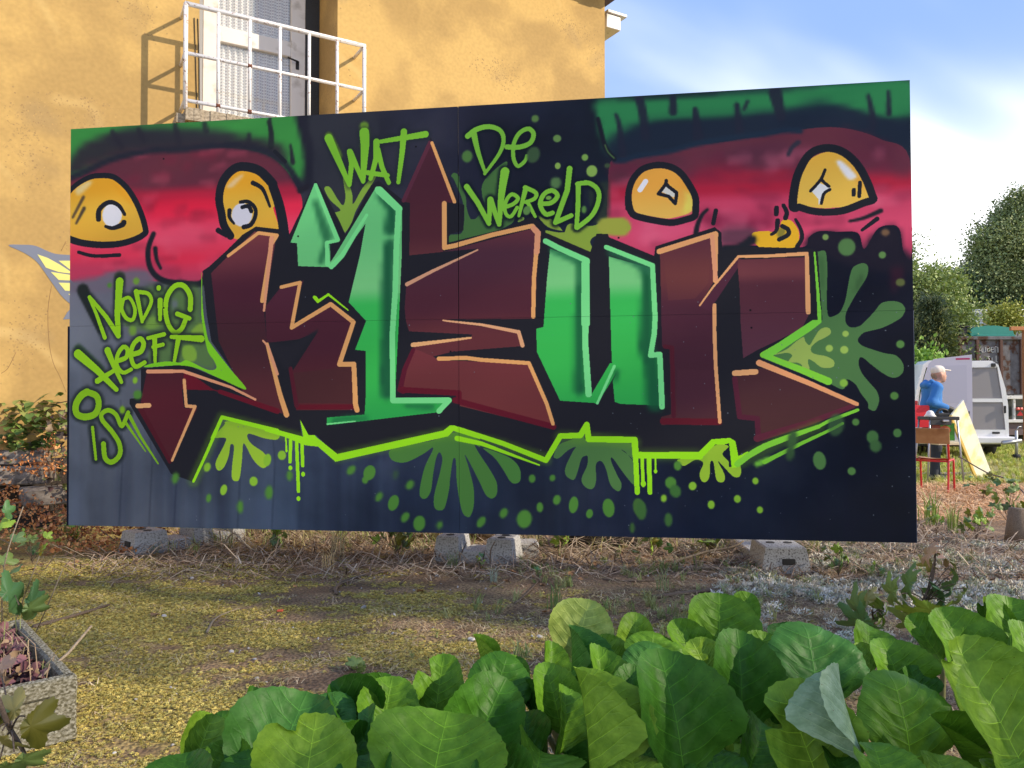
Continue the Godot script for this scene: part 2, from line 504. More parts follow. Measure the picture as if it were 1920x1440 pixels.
func face_left(ink: Color) -> void:
	var green := pc(58, 128, 66)
	SP([-8, -9, 176, -10, 423, -4, 621, -9, 654, 59, 649, 152, 593, 149, 438, 102, 250, 93, 72, 126, -6, 164], 10.0, green)
	SP([-19, 110, 28, 46, 84, 25, 156, 10, 261, 23, 412, 37, 501, 47, 574, 70, 588, 93, 577, 121, 501, 89, 291, 79, 138, 83, 0, 122], 16.0, pc(48, 43, 54, 0.95))
	SP([91, 34, 199, 8, 382, 21, 459, 42, 382, 66, 169, 61], 18.0, pc(46, 44, 56, 0.9))
	SL([633, 4, 653, 91, 653, 163], 40, 40, 10.0, pc(36, 36, 50))
	SP([654, -1, 813, -5, 813, 120, 731, 247, 663, 192, 660, 86], 10.0, pc(48, 48, 60, 0.9))
	PS([-7, 143, 27, 124, 117, 86, 220, 72, 308, 70, 424, 70, 523, 88, 579, 124, 616, 177, 631, 217, 621, 283, 566, 347, 439, 397, 367, 406, 251, 403, 133, 389, -5, 385], [[90.0, pc(92, 44, 60)], [150.0, pc(96, 44, 62)], [185.0, pc(160, 38, 64)], [225.0, pc(218, 44, 76)], [280.0, pc(212, 66, 98)], [330.0, pc(204, 54, 84)], [370.0, pc(178, 56, 88)], [420.0, pc(160, 56, 88)]])
	SP([32, 112, 107, 81, 261, 74, 382, 83, 412, 104, 397, 137, 261, 154, 200, 154, 169, 136, 107, 110], 26.0, pc(92, 46, 62, 0.8))
	SP([219, 195, 307, 184, 412, 194, 409, 225, 292, 226, 231, 227], 22.0, pc(222, 32, 62, 0.6))
	SP([247, 343, 307, 328, 383, 345, 377, 367, 292, 365], 20.0, pc(222, 44, 74, 0.8))
	SP([247, 281, 337, 284, 383, 308, 292, 319, 247, 309], 20.0, pc(212, 74, 106, 0.7))
	mottle(61, Rect2(10, 70, 520, 330), pc(232, 84, 112, 0.26), pc(120, 36, 58, 0.28))
	# fuzzy lower edge of the red
	SP([2, 397, 77, 387, 115, 374, 201, 370, 226, 382, 232, 402, 109, 425, 2, 422], 10.0, pc(104, 92, 112, 0.95))
	SL([-7, 129, 42, 113, 117, 84, 220, 67, 308, 68, 424, 63, 523, 80, 586, 119, 624, 177], 17, 17, 7.0, pc(38, 38, 52, 0.95))
	LS([586, 113, 559, 86], 10, 10, ink)
	# nose
	SL([233, 281, 219, 317, 221, 357, 238, 386, 268, 403, 317, 410, 362, 411, 380, 387], 13, 17, 3.0, ink)
	SL([238, 318, 242, 346, 253, 369], 12, 8, 3.0, ink)
	# eyes
	var yel := [[150.0, pc(226, 146, 44)], [215.0, pc(214, 160, 62)], [300.0, pc(204, 150, 60)]]
	PS([-6, 174, 29, 144, 88, 126, 132, 137, 169, 173, 197, 222, 207, 257, 207, 274, 170, 290, 108, 301, 45, 296, -5, 281], yel)
	SP([13, 158, 44, 139, 63, 140, 26, 173], 7.0, pc(236, 190, 150, 0.8))
	SP([123, 142, 157, 169, 182, 208, 157, 192, 129, 163], 8.0, pc(228, 142, 40, 0.7))
	LS([-12, 171, 16, 146, 54, 128, 88, 125, 123, 131, 157, 158, 182, 193, 200, 231, 211, 268, 208, 280, 182, 293, 139, 303, 86, 304, 33, 297, -5, 285], 13, 18, ink)
	D([118, 228], 28, 31, 0, 2.0, pc(206, 200, 218))
	LS([80, 237, 81, 215, 98, 199, 117, 195, 138, 206, 153, 228], 15, 9, ink)
	LS([100, 257, 120, 262, 145, 255, 151, 249], 8, 15, ink)
	SL([37, 179, 7, 230], 9, 7, 3.0, pc(70, 58, 56, 0.85))
	SL([39, 208, 17, 246], 10, 6, 3.0, pc(60, 52, 54, 0.9))
	PS([424, 276, 412, 208, 421, 167, 442, 139, 477, 128, 515, 143, 548, 180, 565, 223, 555, 228, 570, 281, 546, 286, 530, 293, 467, 304], yel)
	SP([430, 170, 454, 148, 477, 138, 471, 149, 448, 170], 6.0, pc(240, 180, 150, 0.8))
	LS([442, 293, 424, 265, 418, 237, 411, 197, 421, 155, 448, 126, 477, 120, 518, 132, 551, 164, 555, 175, 569, 215, 578, 254, 584, 295], 20, 26, ink)
	D([472, 241], 28, 30, 0, 2.0, pc(200, 192, 212))
	LS([468, 209, 489, 209, 507, 226, 507, 248, 495, 267, 477, 272], 9, 12, ink)
	LS([473, 222, 489, 220, 497, 233], 10, 11, ink)
	LS([439, 229, 439, 246, 451, 262], 12, 6, ink)
	LS([501, 162, 527, 179, 546, 223], 12, 7, ink)
	LS([24, 321, 68, 332, 139, 332], 9, 10, ink)
	LS([409, 278, 430, 293], 14, 8, ink)
	# dark strokes hanging in the green
	for s in [[117, 13, 144, 54], [190, 11, 205, 40], [291, 5, 303, 54], [371, 6, 376, 26], [490, 41, 490, 69]]:
		SL(s, 14, 16, 6.0, pc(42, 40, 52, 0.75))
	SL([542, 10, 550, 39, 548, 75], 9, 14, 4.0, pc(36, 38, 46, 0.95))
	SL([600, 72, 606, 116], 6, 13, 4.0, pc(40, 40, 50, 0.95))
	SL([546, 2, 549, 69], 8, 12, 4.0, pc(40, 44, 50, 0.9))
	SL([625, 186, 642, 179], 16, 16, 4.0, pc(36, 34, 46, 0.95))

func face_right(ink: Color) -> void:
	SP([1358, 5, 1461, 9, 1562, 9, 1661, 7, 1744, 7, 1894, 0, 2048, 0, 2047, 83, 1988, 80, 1894, 51, 1817, 56, 1720, 61, 1621, 66, 1501, 65, 1419, 94, 1388, 135, 1369, 104, 1357, 45], 12.0, pc(46, 116, 76))
	SP([1369, 115, 1394, 89, 1460, 63, 1541, 59, 1641, 61, 1740, 54, 1778, 54, 1856, 38, 1913, 58, 1969, 79, 2006, 93, 2047, 83, 2045, 179, 1987, 126, 1893, 95, 1739, 105, 1561, 122, 1480, 137, 1419, 149, 1388, 143], 18.0, pc(32, 42, 58, 0.95))
	SP([1460, 80, 1541, 68, 1641, 71, 1739, 66, 1817, 63, 1969, 89, 2046, 103, 2046, 159, 1969, 115, 1855, 93, 1739, 103, 1561, 118, 1460, 134, 1408, 127], 16.0, pc(33, 40, 58, 0.95))
	for s in [[[1401, 41, 1409, 69, 1417, 142], 8, 20], [[1455, 7, 1462, 36, 1469, 97], 20, 20], [[1532, 8, 1532, 42], 16, 19], [[1582, 39, 1589, 111], 12, 26], [[1675, 34, 1682, 112], 12, 22], [[1699, 27, 1691, 45], 8, 8], [[1760, 10, 1772, 68], 30, 20], [[1960, 29, 1967, 67, 1969, 99], 8, 16], [[2003, 23, 2003, 73], 7, 12]]:
		SL(s[0], s[1], s[2], 5.0, pc(36, 38, 56, 0.92))
	PS([1388, 151, 1419, 149, 1480, 141, 1561, 124, 1641, 118, 1739, 107, 1797, 100, 1874, 96, 1931, 106, 1987, 130, 2045, 175, 2047, 384, 2030, 384, 2022, 332, 2003, 322, 1975, 330, 1947, 373, 1934, 337, 1890, 333, 1852, 330, 1829, 343, 1814, 365, 1707, 358, 1628, 363, 1498, 380, 1486, 375, 1384, 331, 1378, 289, 1381, 209], [[110.0, pc(94, 46, 62)], [185.0, pc(96, 44, 64)], [225.0, pc(160, 36, 62)], [262.0, pc(184, 62, 96)], [320.0, pc(196, 68, 104)], [400.0, pc(172, 58, 92)]])
	SP([1611, 137, 1739, 123, 1778, 115, 1816, 147, 1787, 186, 1738, 180, 1719, 175, 1660, 170, 1600, 153], 24.0, pc(82, 44, 64, 0.75))
	SP([1398, 160, 1439, 150, 1540, 140, 1560, 168, 1530, 166, 1459, 163, 1410, 196, 1391, 191], 14.0, pc(84, 44, 62, 0.9))
	SP([1893, 103, 1969, 125, 2043, 178, 2042, 214, 2005, 201, 1950, 138], 18.0, pc(88, 42, 62, 0.85))
	SP([1580, 185, 1660, 176, 1738, 192, 1758, 185, 1793, 183, 1792, 203, 1738, 207, 1659, 207, 1590, 208], 20.0, pc(166, 34, 60, 0.7))
	SP([1589, 272, 1659, 287, 1737, 294, 1751, 282, 1756, 313, 1717, 327, 1698, 327, 1658, 325, 1599, 313], 20.0, pc(120, 36, 66, 0.85))
	SP([1635, 318, 1698, 313, 1717, 327, 1705, 347, 1638, 359], 12.0, pc(94, 56, 76, 0.95))
	SP([1470, 292, 1539, 303, 1579, 312, 1539, 340, 1498, 355, 1438, 332], 24.0, pc(202, 84, 122, 0.6))
	# dark runs eating into the red at the lower right
	SP([1825, 349, 1841, 334, 1871, 331, 1902, 338, 1930, 341, 1935, 363, 1946, 381, 1954, 354, 1985, 331, 2007, 324, 2022, 338, 2029, 376, 2047, 392, 2046, 432, 1927, 412, 1825, 369], 12.0, pc(33, 30, 44))
	SP([2010, 415, 2021, 419, 2020, 451, 2009, 470], 14.0, pc(92, 30, 50, 0.7))
	mottle(62, Rect2(1330, 150, 690, 260), pc(214, 104, 136, 0.24), pc(104, 34, 60, 0.3))
	SL([1398, 148, 1419, 149, 1449, 140, 1520, 133, 1581, 119, 1660, 109, 1739, 103, 1778, 97, 1813, 101], 14, 14, 5.0, pc(33, 44, 64, 0.95))
	# eyes
	PS([1439, 212, 1451, 190, 1471, 172, 1500, 168, 1530, 179, 1552, 202, 1568, 230, 1577, 257, 1575, 271, 1559, 281, 1535, 287, 1515, 289, 1479, 282, 1448, 273, 1436, 255], [[200.0, pc(232, 146, 66)], [290.0, pc(222, 164, 84)], [380.0, pc(206, 176, 92)]])
	SP([1558, 213, 1576, 253, 1573, 273, 1551, 279, 1560, 242], 8.0, pc(206, 190, 92, 0.9))
	SP([1552, 188, 1566, 217, 1564, 232, 1548, 213], 6.0, pc(240, 142, 60, 0.8))
	L([1468, 201, 1455, 220], 12, 12, pc(212, 206, 222))
	LS([1428, 261, 1429, 224, 1439, 195, 1459, 173, 1484, 165, 1508, 165, 1532, 173, 1552, 190, 1572, 222, 1581, 245, 1581, 267, 1578, 286, 1559, 293, 1529, 299, 1499, 295, 1458, 285, 1438, 276, 1430, 257, 1428, 236], 15, 16, ink)
	P([1512, 213, 1536, 231, 1532, 241, 1505, 227], pc(192, 186, 190))
	L([1515, 201, 1514, 209, 1497, 231, 1520, 238, 1535, 255, 1538, 237, 1538, 230, 1520, 215, 1514, 207], 8, 8, ink)
	PS([1803, 264, 1809, 218, 1823, 180, 1843, 161, 1870, 152, 1893, 155, 1921, 179, 1945, 210, 1959, 248, 1963, 258, 1925, 275, 1891, 278, 1853, 278, 1815, 270], [[150.0, pc(230, 158, 66)], [240.0, pc(220, 166, 76)], [330.0, pc(214, 168, 82)]])
	SP([1911, 172, 1939, 205, 1954, 244, 1939, 233, 1920, 197], 8.0, pc(238, 148, 62, 0.8))
	SP([1890, 175, 1904, 176, 1932, 207, 1928, 215, 1913, 214], 5.0, pc(218, 204, 218))
	LS([1801, 276, 1795, 268, 1802, 217, 1816, 180, 1835, 154, 1858, 144, 1885, 145, 1911, 158, 1936, 185, 1954, 220, 1965, 252, 1967, 264, 1948, 270, 1910, 284, 1878, 288, 1841, 285, 1809, 274], 19, 16, ink)
	P([1855, 222, 1878, 234, 1865, 248, 1851, 272, 1851, 258, 1836, 239], pc(204, 200, 212))
	LS([1866, 192, 1856, 214, 1834, 239], 7, 7, ink)
	LS([1857, 212, 1863, 220, 1874, 230], 7, 7, ink)
	LS([1876, 237, 1863, 246, 1857, 268], 7, 7, ink)
	LS([1940, 224, 1938, 255], 8.5, 8.5, ink)
	LS([1927, 240, 1926, 251], 9, 9, ink)
	# nose ring and marks
	PS([1707, 329, 1741, 326, 1746, 328, 1764, 323, 1772, 303, 1791, 304, 1806, 325, 1808, 345, 1800, 365, 1726, 365, 1723, 364, 1709, 349], pc(222, 158, 44))
	SP([1762, 323, 1779, 320, 1775, 338, 1762, 341], 4.0, pc(126, 112, 52))
	LS([1760, 274, 1759, 288], 11, 11, ink)
	LS([1775, 269, 1782, 285, 1779, 298], 9, 11, ink)
	LS([1762, 303, 1759, 325, 1748, 334], 11, 7, ink)
	LS([1772, 316, 1784, 324, 1784, 336, 1765, 346], 10, 10, ink)
	LS([1801, 302, 1812, 325, 1814, 345, 1804, 363], 7, 10, ink)
	SL([1607, 272, 1595, 284, 1585, 306, 1581, 325], 7, 12, 3.0, ink)
	LS([1626, 275, 1620, 304], 10, 10, ink)
	SL([1917, 310, 1947, 304, 1983, 289], 6, 10, 3.0, ink)
	LS([1975, 307, 1943, 331], 10, 7, ink)
	SL([1809, 127, 1795, 138, 1787, 154], 11, 8, 4.0, pc(48, 46, 62))
	SL([1638, 363, 1678, 361, 1705, 345], 14, 22, 6.0, ink)
	# edge curl of the green at its left end
	SL([1359, 49, 1367, 83, 1376, 117, 1396, 145], 10, 12, 3.0, pc(30, 32, 44))
	SL([1375, 111, 1382, 128, 1396, 143], 3, 3, 2.0, pc(76, 104, 66))
	SP([1336, 214, 1369, 198, 1383, 199, 1383, 260, 1378, 289, 1352, 296, 1343, 266], 8.0, pc(42, 52, 50, 0.9))

func splats() -> void:
	var g1 := pc(72, 106, 68)
	var g2 := pc(120, 150, 62)
	var lime := pc(140, 172, 54)
	# behind «wat»
	PS([688, 184, 702, 181, 722, 212, 736, 227, 742, 205, 736, 161, 745, 161, 759, 200, 762, 225, 785, 188, 813, 159, 818, 165, 790, 207, 768, 244, 756, 274, 736, 298, 725, 273, 716, 253, 711, 245, 722, 243, 728, 237, 702, 212], g2)
	# behind «wereld»
	PS([1007, 168, 1015, 160, 1026, 168, 1028, 185, 1042, 217, 1045, 247, 1053, 271, 1061, 274, 1071, 269, 1088, 243, 1083, 219, 1083, 192, 1102, 167, 1140, 139, 1142, 158, 1134, 208, 1161, 273, 1134, 298, 1080, 315, 1001, 331, 1004, 310, 1034, 303, 1037, 239, 1015, 179], pc(66, 100, 60))
	PS([1214, 269, 1235, 281, 1248, 281, 1266, 298, 1279, 311, 1292, 293, 1344, 300, 1381, 286, 1411, 287, 1432, 304, 1426, 316, 1396, 318, 1352, 324, 1339, 337, 1344, 353, 1336, 360, 1266, 329, 1235, 315, 1235, 307, 1266, 313, 1279, 311, 1240, 299], pc(126, 146, 62))
	SL([1375, 302, 1411, 305], 40, 44, 6.0, pc(146, 148, 66))
	PS([1168, 284, 1177, 273, 1184, 276, 1179, 284], pc(120, 150, 66))
	# under «nodig heeft»
	SP([158, 449, 220, 416, 262, 417, 353, 417, 362, 453, 368, 526, 392, 569, 404, 619, 384, 630, 324, 610, 221, 614, 215, 603, 226, 541, 183, 518, 146, 506], 12.0, pc(82, 110, 66, 0.9))
	SP([314, 570, 336, 565, 351, 582, 348, 604, 324, 607, 312, 590], 4.0, pc(118, 152, 62))
	SP([335, 534, 365, 509, 371, 543], 5.0, pc(120, 150, 62))
	SP([196, 506, 232, 490, 257, 510, 226, 524], 6.0, pc(112, 146, 66, 0.8))
	SP([281, 452, 299, 452, 299, 469, 287, 474], 8.0, pc(96, 100, 116, 0.8))
	# big splash at the right end
	PS([1840, 378, 1850, 376, 1859, 374, 1866, 381, 1868, 419, 1867, 447, 1866, 497, 1869, 521, 1878, 523, 1894, 513, 1905, 488, 1911, 458, 1916, 432, 1923, 414, 1937, 406, 1948, 406, 1955, 415, 1951, 437, 1932, 468, 1915, 498, 1907, 515, 1905, 533, 1914, 547, 1933, 546, 1948, 534, 1967, 513, 1982, 495, 2005, 491, 2023, 496, 2031, 508, 2029, 518, 2019, 531, 1985, 549, 1959, 556, 1944, 560, 1933, 571, 1931, 579, 1940, 589, 1962, 598, 1986, 606, 2011, 612, 2025, 630, 2025, 648, 2014, 659, 1999, 660, 1980, 649, 1958, 631, 1941, 616, 1934, 617, 1932, 631, 1939, 651, 1954, 671, 1969, 690, 1974, 710, 1968, 730, 1961, 734, 1951, 728, 1950, 716, 1935, 694, 1924, 674, 1905, 664, 1897, 686, 1848, 660, 1791, 633, 1726, 605, 1811, 550, 1850, 530, 1850, 534, 1854, 526, 1849, 466, 1842, 396], g1)
	SP([1850, 390, 1859, 390, 1863, 427, 1856, 466, 1851, 426], 8.0, pc(58, 88, 58, 0.7))
	SP([1932, 440, 1944, 427, 1942, 449, 1925, 472], 8.0, pc(54, 80, 54, 0.7))
	PS([1751, 607, 1778, 595, 1800, 577, 1815, 568, 1819, 578, 1828, 586, 1838, 570, 1850, 552, 1863, 547, 1872, 551, 1873, 561, 1861, 570, 1845, 578, 1832, 590, 1832, 602, 1845, 608, 1864, 612, 1879, 622, 1879, 634, 1868, 638, 1852, 636, 1837, 624, 1826, 618, 1824, 626, 1827, 642, 1812, 638, 1810, 630, 1799, 625, 1782, 623, 1790, 609, 1778, 603], pc(138, 158, 84))
	# lower splats, hung from the lime line
	PS([399, 799, 399, 794, 426, 766, 429, 758, 461, 758, 502, 769, 566, 785, 566, 802, 531, 799, 493, 788, 488, 799, 502, 816, 531, 835, 542, 854, 537, 870, 523, 871, 502, 851, 482, 816, 476, 816, 473, 857, 467, 899, 457, 906, 447, 899, 447, 871, 452, 821, 443, 816, 438, 844, 426, 871, 414, 880, 405, 874, 405, 855, 426, 816, 429, 799], lime)
	PS([854, 827, 906, 813, 961, 803, 999, 787, 1029, 784, 1069, 800, 1075, 818, 1062, 813, 1073, 834, 1099, 873, 1115, 904, 1114, 931, 1102, 940, 1088, 931, 1075, 905, 1051, 858, 1038, 837, 1046, 863, 1059, 916, 1059, 958, 1051, 982, 1042, 984, 1032, 974, 1024, 942, 1018, 900, 1016, 853, 1013, 845, 1008, 853, 1002, 895, 999, 922, 988, 964, 974, 970, 963, 962, 963, 933, 977, 880, 983, 848, 977, 832, 969, 842, 961, 880, 955, 922, 944, 941, 931, 941, 927, 923, 939, 869, 961, 821, 934, 837, 892, 856, 859, 851], pc(72, 114, 58))
	PS([1083, 821, 1131, 836, 1158, 852, 1171, 873, 1171, 896, 1160, 904, 1147, 899, 1131, 873, 1110, 844], pc(72, 116, 60))
	PS([1251, 835, 1263, 812, 1294, 799, 1323, 781, 1331, 804, 1433, 809, 1438, 850, 1418, 829, 1407, 823, 1428, 839, 1438, 860, 1437, 901, 1427, 896, 1407, 870, 1387, 842, 1384, 850, 1397, 881, 1407, 901, 1404, 917, 1394, 917, 1381, 902, 1371, 866, 1361, 850, 1351, 853, 1348, 866, 1349, 892, 1343, 912, 1330, 914, 1317, 902, 1316, 887, 1328, 861, 1330, 840, 1323, 838, 1315, 845, 1307, 871, 1299, 892, 1289, 892, 1278, 882, 1278, 864, 1294, 830, 1302, 817, 1284, 825, 1263, 843, 1252, 843], pc(74, 110, 66))
	PS([1535, 845, 1562, 842, 1585, 843, 1599, 824, 1625, 810, 1649, 814, 1635, 831, 1648, 848, 1651, 861, 1671, 854, 1676, 871, 1671, 883, 1658, 882, 1638, 861, 1625, 848, 1638, 875, 1640, 889, 1633, 896, 1621, 889, 1615, 851, 1608, 851, 1606, 882, 1598, 895, 1588, 893, 1584, 876, 1592, 852, 1575, 845, 1551, 859, 1540, 854], lime)

func word(list: Array, col: Color, halo: Color, k := 7.0, grow := 15.0, fat := 1.25) -> void:
	if halo.a > 0.0:
		var sh := []
		for s in list: sh.append(["l", smooth(v2(s[0]), 5) if s.size() > 3 else v2(s[0]), s[1] + grow, s[2] + grow])
		soft(halo, k, sh)
	for s in list:
		line(mu, smooth(v2(s[0]), 6) if s.size() > 3 else v2(s[0]), s[1] * fat, s[2] * fat, col)

func words() -> void:
	var dk := pc(34, 40, 44, 0.85)
	var gr := pc(112, 168, 52)
	var lf := pc(136, 184, 36)
	SL([699, 55, 711, 77, 725, 105], 20, 17, 4.0, pc(120, 160, 52))
	SL([790, 35, 792, 59, 790, 84], 22, 20, 5.0, pc(104, 140, 52))
	word([[[699, 60, 751, 175], 17, 9], [[753, 96, 758, 124, 752, 178], 12, 9], [[755, 99, 787, 171], 12, 8], [[790, 51, 792, 84, 787, 171], 20, 9],
		[[821, 75, 820, 116, 806, 165], 13, 9], [[824, 94, 835, 138, 852, 177], 11, 9], [[799, 150, 849, 159], 10, 9], [[832, 75, 944, 63], 8, 13], [[890, 54, 886, 102, 876, 177], 13, 8]], gr, pc(30, 36, 42, 0.5))
	word([[[1048, 73, 1070, 58, 1100, 53, 1127, 64, 1135, 88, 1124, 120, 1089, 166], 11, 6, 1], [[1063, 68, 1073, 112, 1090, 163], 12, 6, 1], [[1143, 104, 1172, 106, 1199, 97, 1207, 76, 1194, 63, 1172, 74, 1159, 100, 1159, 132, 1169, 151, 1185, 141, 1191, 128], 10, 7, 1]], pc(110, 164, 60), pc(22, 27, 38, 0.8), 5.0)
	word([[[1045, 195, 1072, 235, 1099, 286], 11, 9], [[1102, 228, 1099, 286], 11, 8], [[1103, 228, 1123, 289], 11, 8], [[1138, 163, 1129, 221, 1124, 289], 17, 8, 1],
		[[1137, 248, 1158, 241, 1169, 228, 1155, 218, 1142, 230, 1137, 251, 1142, 267, 1153, 270, 1167, 250], 8, 7, 1], [[1187, 208, 1171, 270], 10, 6], [[1186, 203, 1211, 216, 1209, 230, 1187, 238], 9, 7, 1], [[1191, 237, 1210, 273], 8, 6],
		[[1222, 243, 1248, 242, 1263, 226, 1251, 213, 1232, 220, 1222, 241, 1227, 259, 1237, 269, 1251, 266], 9, 9, 1], [[1292, 163, 1286, 214, 1258, 289, 1295, 274], 11, 9], [[1312, 200, 1311, 255, 1307, 303], 10, 8], [[1310, 200, 1337, 199, 1358, 217, 1358, 246, 1342, 277, 1309, 303], 9, 9, 1]], pc(118, 174, 60), pc(22, 27, 38, 0.85), 5.0)
	SL([37, 420, 56, 458, 88, 522], 34, 22, 5.0, pc(36, 40, 42))
	SL([140, 389, 137, 414], 30, 24, 6.0, pc(48, 56, 48))
	SL([25, 572, 54, 595, 88, 624], 26, 20, 6.0, pc(48, 66, 52))
	word([[[54, 438, 75, 481, 99, 543], 6, 9], [[56, 438, 103, 490, 137, 539], 8, 11], [[140, 400, 134, 483, 137, 539], 17, 10], [[149, 446, 168, 443, 183, 472, 177, 498, 159, 494, 146, 471, 149, 449], 7, 9, 1],
		[[186, 427, 195, 467, 203, 504], 11, 7], [[185, 428, 217, 432, 228, 450, 220, 473, 203, 502], 9, 7, 1], [[248, 418, 248, 420], 10, 10], [[252, 451, 252, 499], 12, 8],
		[[334, 475, 334, 442, 317, 416, 293, 415, 272, 440, 267, 477, 275, 513, 293, 533, 311, 523, 323, 497], 11, 10, 1], [[299, 486, 332, 498], 10, 9]], lf, dk)
	word([[[24, 584, 79, 627, 132, 676], 19, 10], [[107, 576, 125, 616, 146, 657], 14, 8], [[79, 654, 135, 622], 12, 8], [[135, 603, 159, 594, 162, 574, 150, 568, 135, 588, 133, 613, 150, 633, 173, 625], 10, 8, 1],
		[[175, 587, 199, 580, 207, 560, 196, 547, 178, 563, 172, 591, 184, 618, 210, 608], 11, 9, 1], [[219, 546, 263, 537], 8, 9], [[237, 547, 239, 607], 11, 7], [[233, 569, 260, 563], 8, 8], [[283, 544, 364, 550], 8, 14], [[302, 549, 291, 606], 11, 7]], lf, dk)
	word([[[50, 682, 76, 692, 83, 715, 73, 738, 45, 746, 22, 738, 19, 715, 33, 692, 50, 682], 13, 15, 1], [[66, 773, 76, 854], 7, 6], [[165, 735, 148, 769, 132, 741, 111, 729, 92, 738, 94, 755, 120, 783, 141, 814, 142, 843, 121, 861, 102, 851, 97, 815], 9, 11, 1]], pc(124, 168, 34), dk, 6.0, 18.0)
	D([149, 728], 8, 10, 0.0, 4.0, pc(112, 154, 40))
	L([169, 744, 200, 797, 248, 864], 10, 4, pc(116, 162, 34))
	L([160, 763, 214, 834], 8, 3, pc(116, 162, 34))

func letters() -> void:
	var blk := pc(35, 34, 43)
	P([200, 623, 323, 614, 482, 678, 442, 624, 391, 557, 379, 490, 367, 379, 384, 369, 431, 330, 474, 291, 509, 272, 572, 281, 591, 307, 665, 163, 693, 202, 727, 267, 742, 300, 807, 181, 826, 171, 885, 219, 957, 71, 1028, 235, 1039, 239, 1037, 300, 1001, 309, 1001, 328, 1134, 300, 1203, 272, 1233, 297, 1234, 312, 1339, 361, 1354, 319, 1380, 320, 1383, 328, 1486, 375, 1489, 353, 1623, 313, 1638, 326, 1639, 368, 1693, 360, 1835, 369, 1848, 377, 1856, 530, 1724, 605, 1722, 615, 1933, 718, 1928, 734, 1712, 813, 1668, 837, 1658, 799, 1612, 799, 1585, 828, 1445, 831, 1441, 799, 1335, 795, 1331, 765, 1303, 788, 1264, 792, 1231, 845, 1004, 770, 988, 780, 720, 841, 666, 791, 646, 791, 624, 757, 630, 799, 584, 789, 417, 747, 345, 910, 283, 889, 169, 713, 169, 700, 200, 696], blk)
	var ma := pc(74, 36, 52)
	var mb := pc(62, 34, 46)
	var hot := pc(104, 52, 60)
	var red := pc(96, 26, 42)
	# arrow at the left
	P([217, 627, 316, 626, 312, 677, 318, 724, 354, 724, 283, 859, 200, 718, 200, 707], [[600.0, pc(70, 32, 44)], [720.0, pc(80, 32, 44)], [860.0, pc(76, 34, 44)]])
	L([200, 727, 280, 859], 14, 10, pc(76, 28, 40))
	P([318, 626, 396, 677, 566, 722, 566, 737, 399, 680, 312, 677], red)
	# K
	P([390, 385, 436, 343, 506, 284, 563, 298, 531, 482, 538, 563, 594, 742, 538, 728, 475, 684, 411, 557], [[250.0, pc(120, 62, 66)], [340.0, pc(98, 48, 60)], [430.0, pc(72, 34, 50)], [560.0, pc(64, 36, 46)], [700.0, pc(84, 42, 50)]])
	P([534, 473, 575, 425, 634, 410, 596, 528, 702, 464, 765, 515, 722, 620, 764, 616, 773, 716, 773, 730, 615, 730, 602, 639, 671, 537, 621, 555, 538, 563], [[400.0, pc(78, 38, 56)], [560.0, pc(70, 34, 48)], [700.0, pc(82, 38, 46)]])
	P([608, 638, 711, 628, 722, 623, 756, 624, 760, 714, 619, 712], pc(72, 40, 46))
	L([619, 722, 759, 722], 12, 12, pc(90, 26, 40))
	L([600, 627, 616, 718], 10, 12, pc(80, 30, 44))
	SP([538, 563, 596, 570, 671, 532, 648, 559, 596, 625, 573, 613], 4.0, pc(38, 36, 46))
	L([414, 683, 566, 732], 11, 14, red)
	# E with the arrow on top
	P([958, 82, 887, 225, 905, 228, 903, 356, 987, 350, 990, 324, 987, 231, 1015, 232], [[150.0, pc(70, 36, 50)], [300.0, pc(76, 38, 50)], [390.0, pc(98, 52, 58)], [440.0, pc(90, 44, 56)]])
	L([955, 84, 889, 222], 10, 10, pc(84, 42, 60))
	P([987, 350, 1197, 303, 1218, 313, 1208, 515, 985, 516, 1076, 531, 1164, 545, 1181, 584, 998, 595, 956, 606, 915, 585, 910, 572, 945, 568, 902, 541, 894, 515, 891, 483, 895, 431, 1071, 345], [[300.0, pc(92, 48, 60)], [360.0, pc(74, 42, 58)], [480.0, pc(76, 38, 52)], [560.0, pc(92, 46, 54)]])
	P([901, 540, 1057, 550, 1054, 556, 910, 569], blk)
	P([981, 514, 1027, 520, 998, 513, 1170, 515, 1173, 542, 1106, 532, 1044, 523], blk)
	P([956, 603, 1016, 589, 998, 591, 1186, 579, 1196, 615, 998, 601, 989, 602], blk)
	P([915, 582, 962, 602, 973, 610, 1193, 621, 1235, 717, 1250, 765, 1253, 776, 1024, 720, 1027, 719, 1027, 690, 879, 684, 876, 662, 893, 628], [[560.0, pc(108, 50, 60)], [680.0, pc(100, 48, 54)], [800.0, pc(110, 50, 54)]])
	L([887, 684, 879, 681, 890, 633, 912, 585], 14, 10, pc(84, 28, 46))
	L([884, 681, 1024, 690, 1024, 709, 1014, 707, 1132, 739, 1250, 770], 14, 14, pc(90, 26, 42))
	# R
	P([1499, 366, 1613, 330, 1622, 434, 1587, 493, 1619, 491, 1622, 648, 1630, 759, 1499, 766, 1499, 747, 1521, 741, 1519, 588, 1502, 585, 1500, 400], [[330.0, pc(88, 48, 60)], [420.0, pc(100, 52, 58)], [500.0, pc(72, 38, 54)], [640.0, pc(66, 36, 50)], [780.0, pc(78, 42, 50)]])
	P([1508, 372, 1615, 338, 1608, 440, 1578, 476, 1517, 479], [[330.0, pc(88, 46, 60)], [420.0, pc(102, 54, 58)], [520.0, pc(76, 40, 54)]])
	L([1527, 745, 1526, 668, 1525, 588, 1509, 585], 10, 10, pc(76, 30, 44))
	L([1503, 757, 1628, 759], 15, 15, pc(88, 28, 42))
	P([1536, 639, 1616, 640, 1619, 749, 1535, 749], [[690.0, pc(70, 38, 52)], [800.0, pc(78, 46, 52)]])
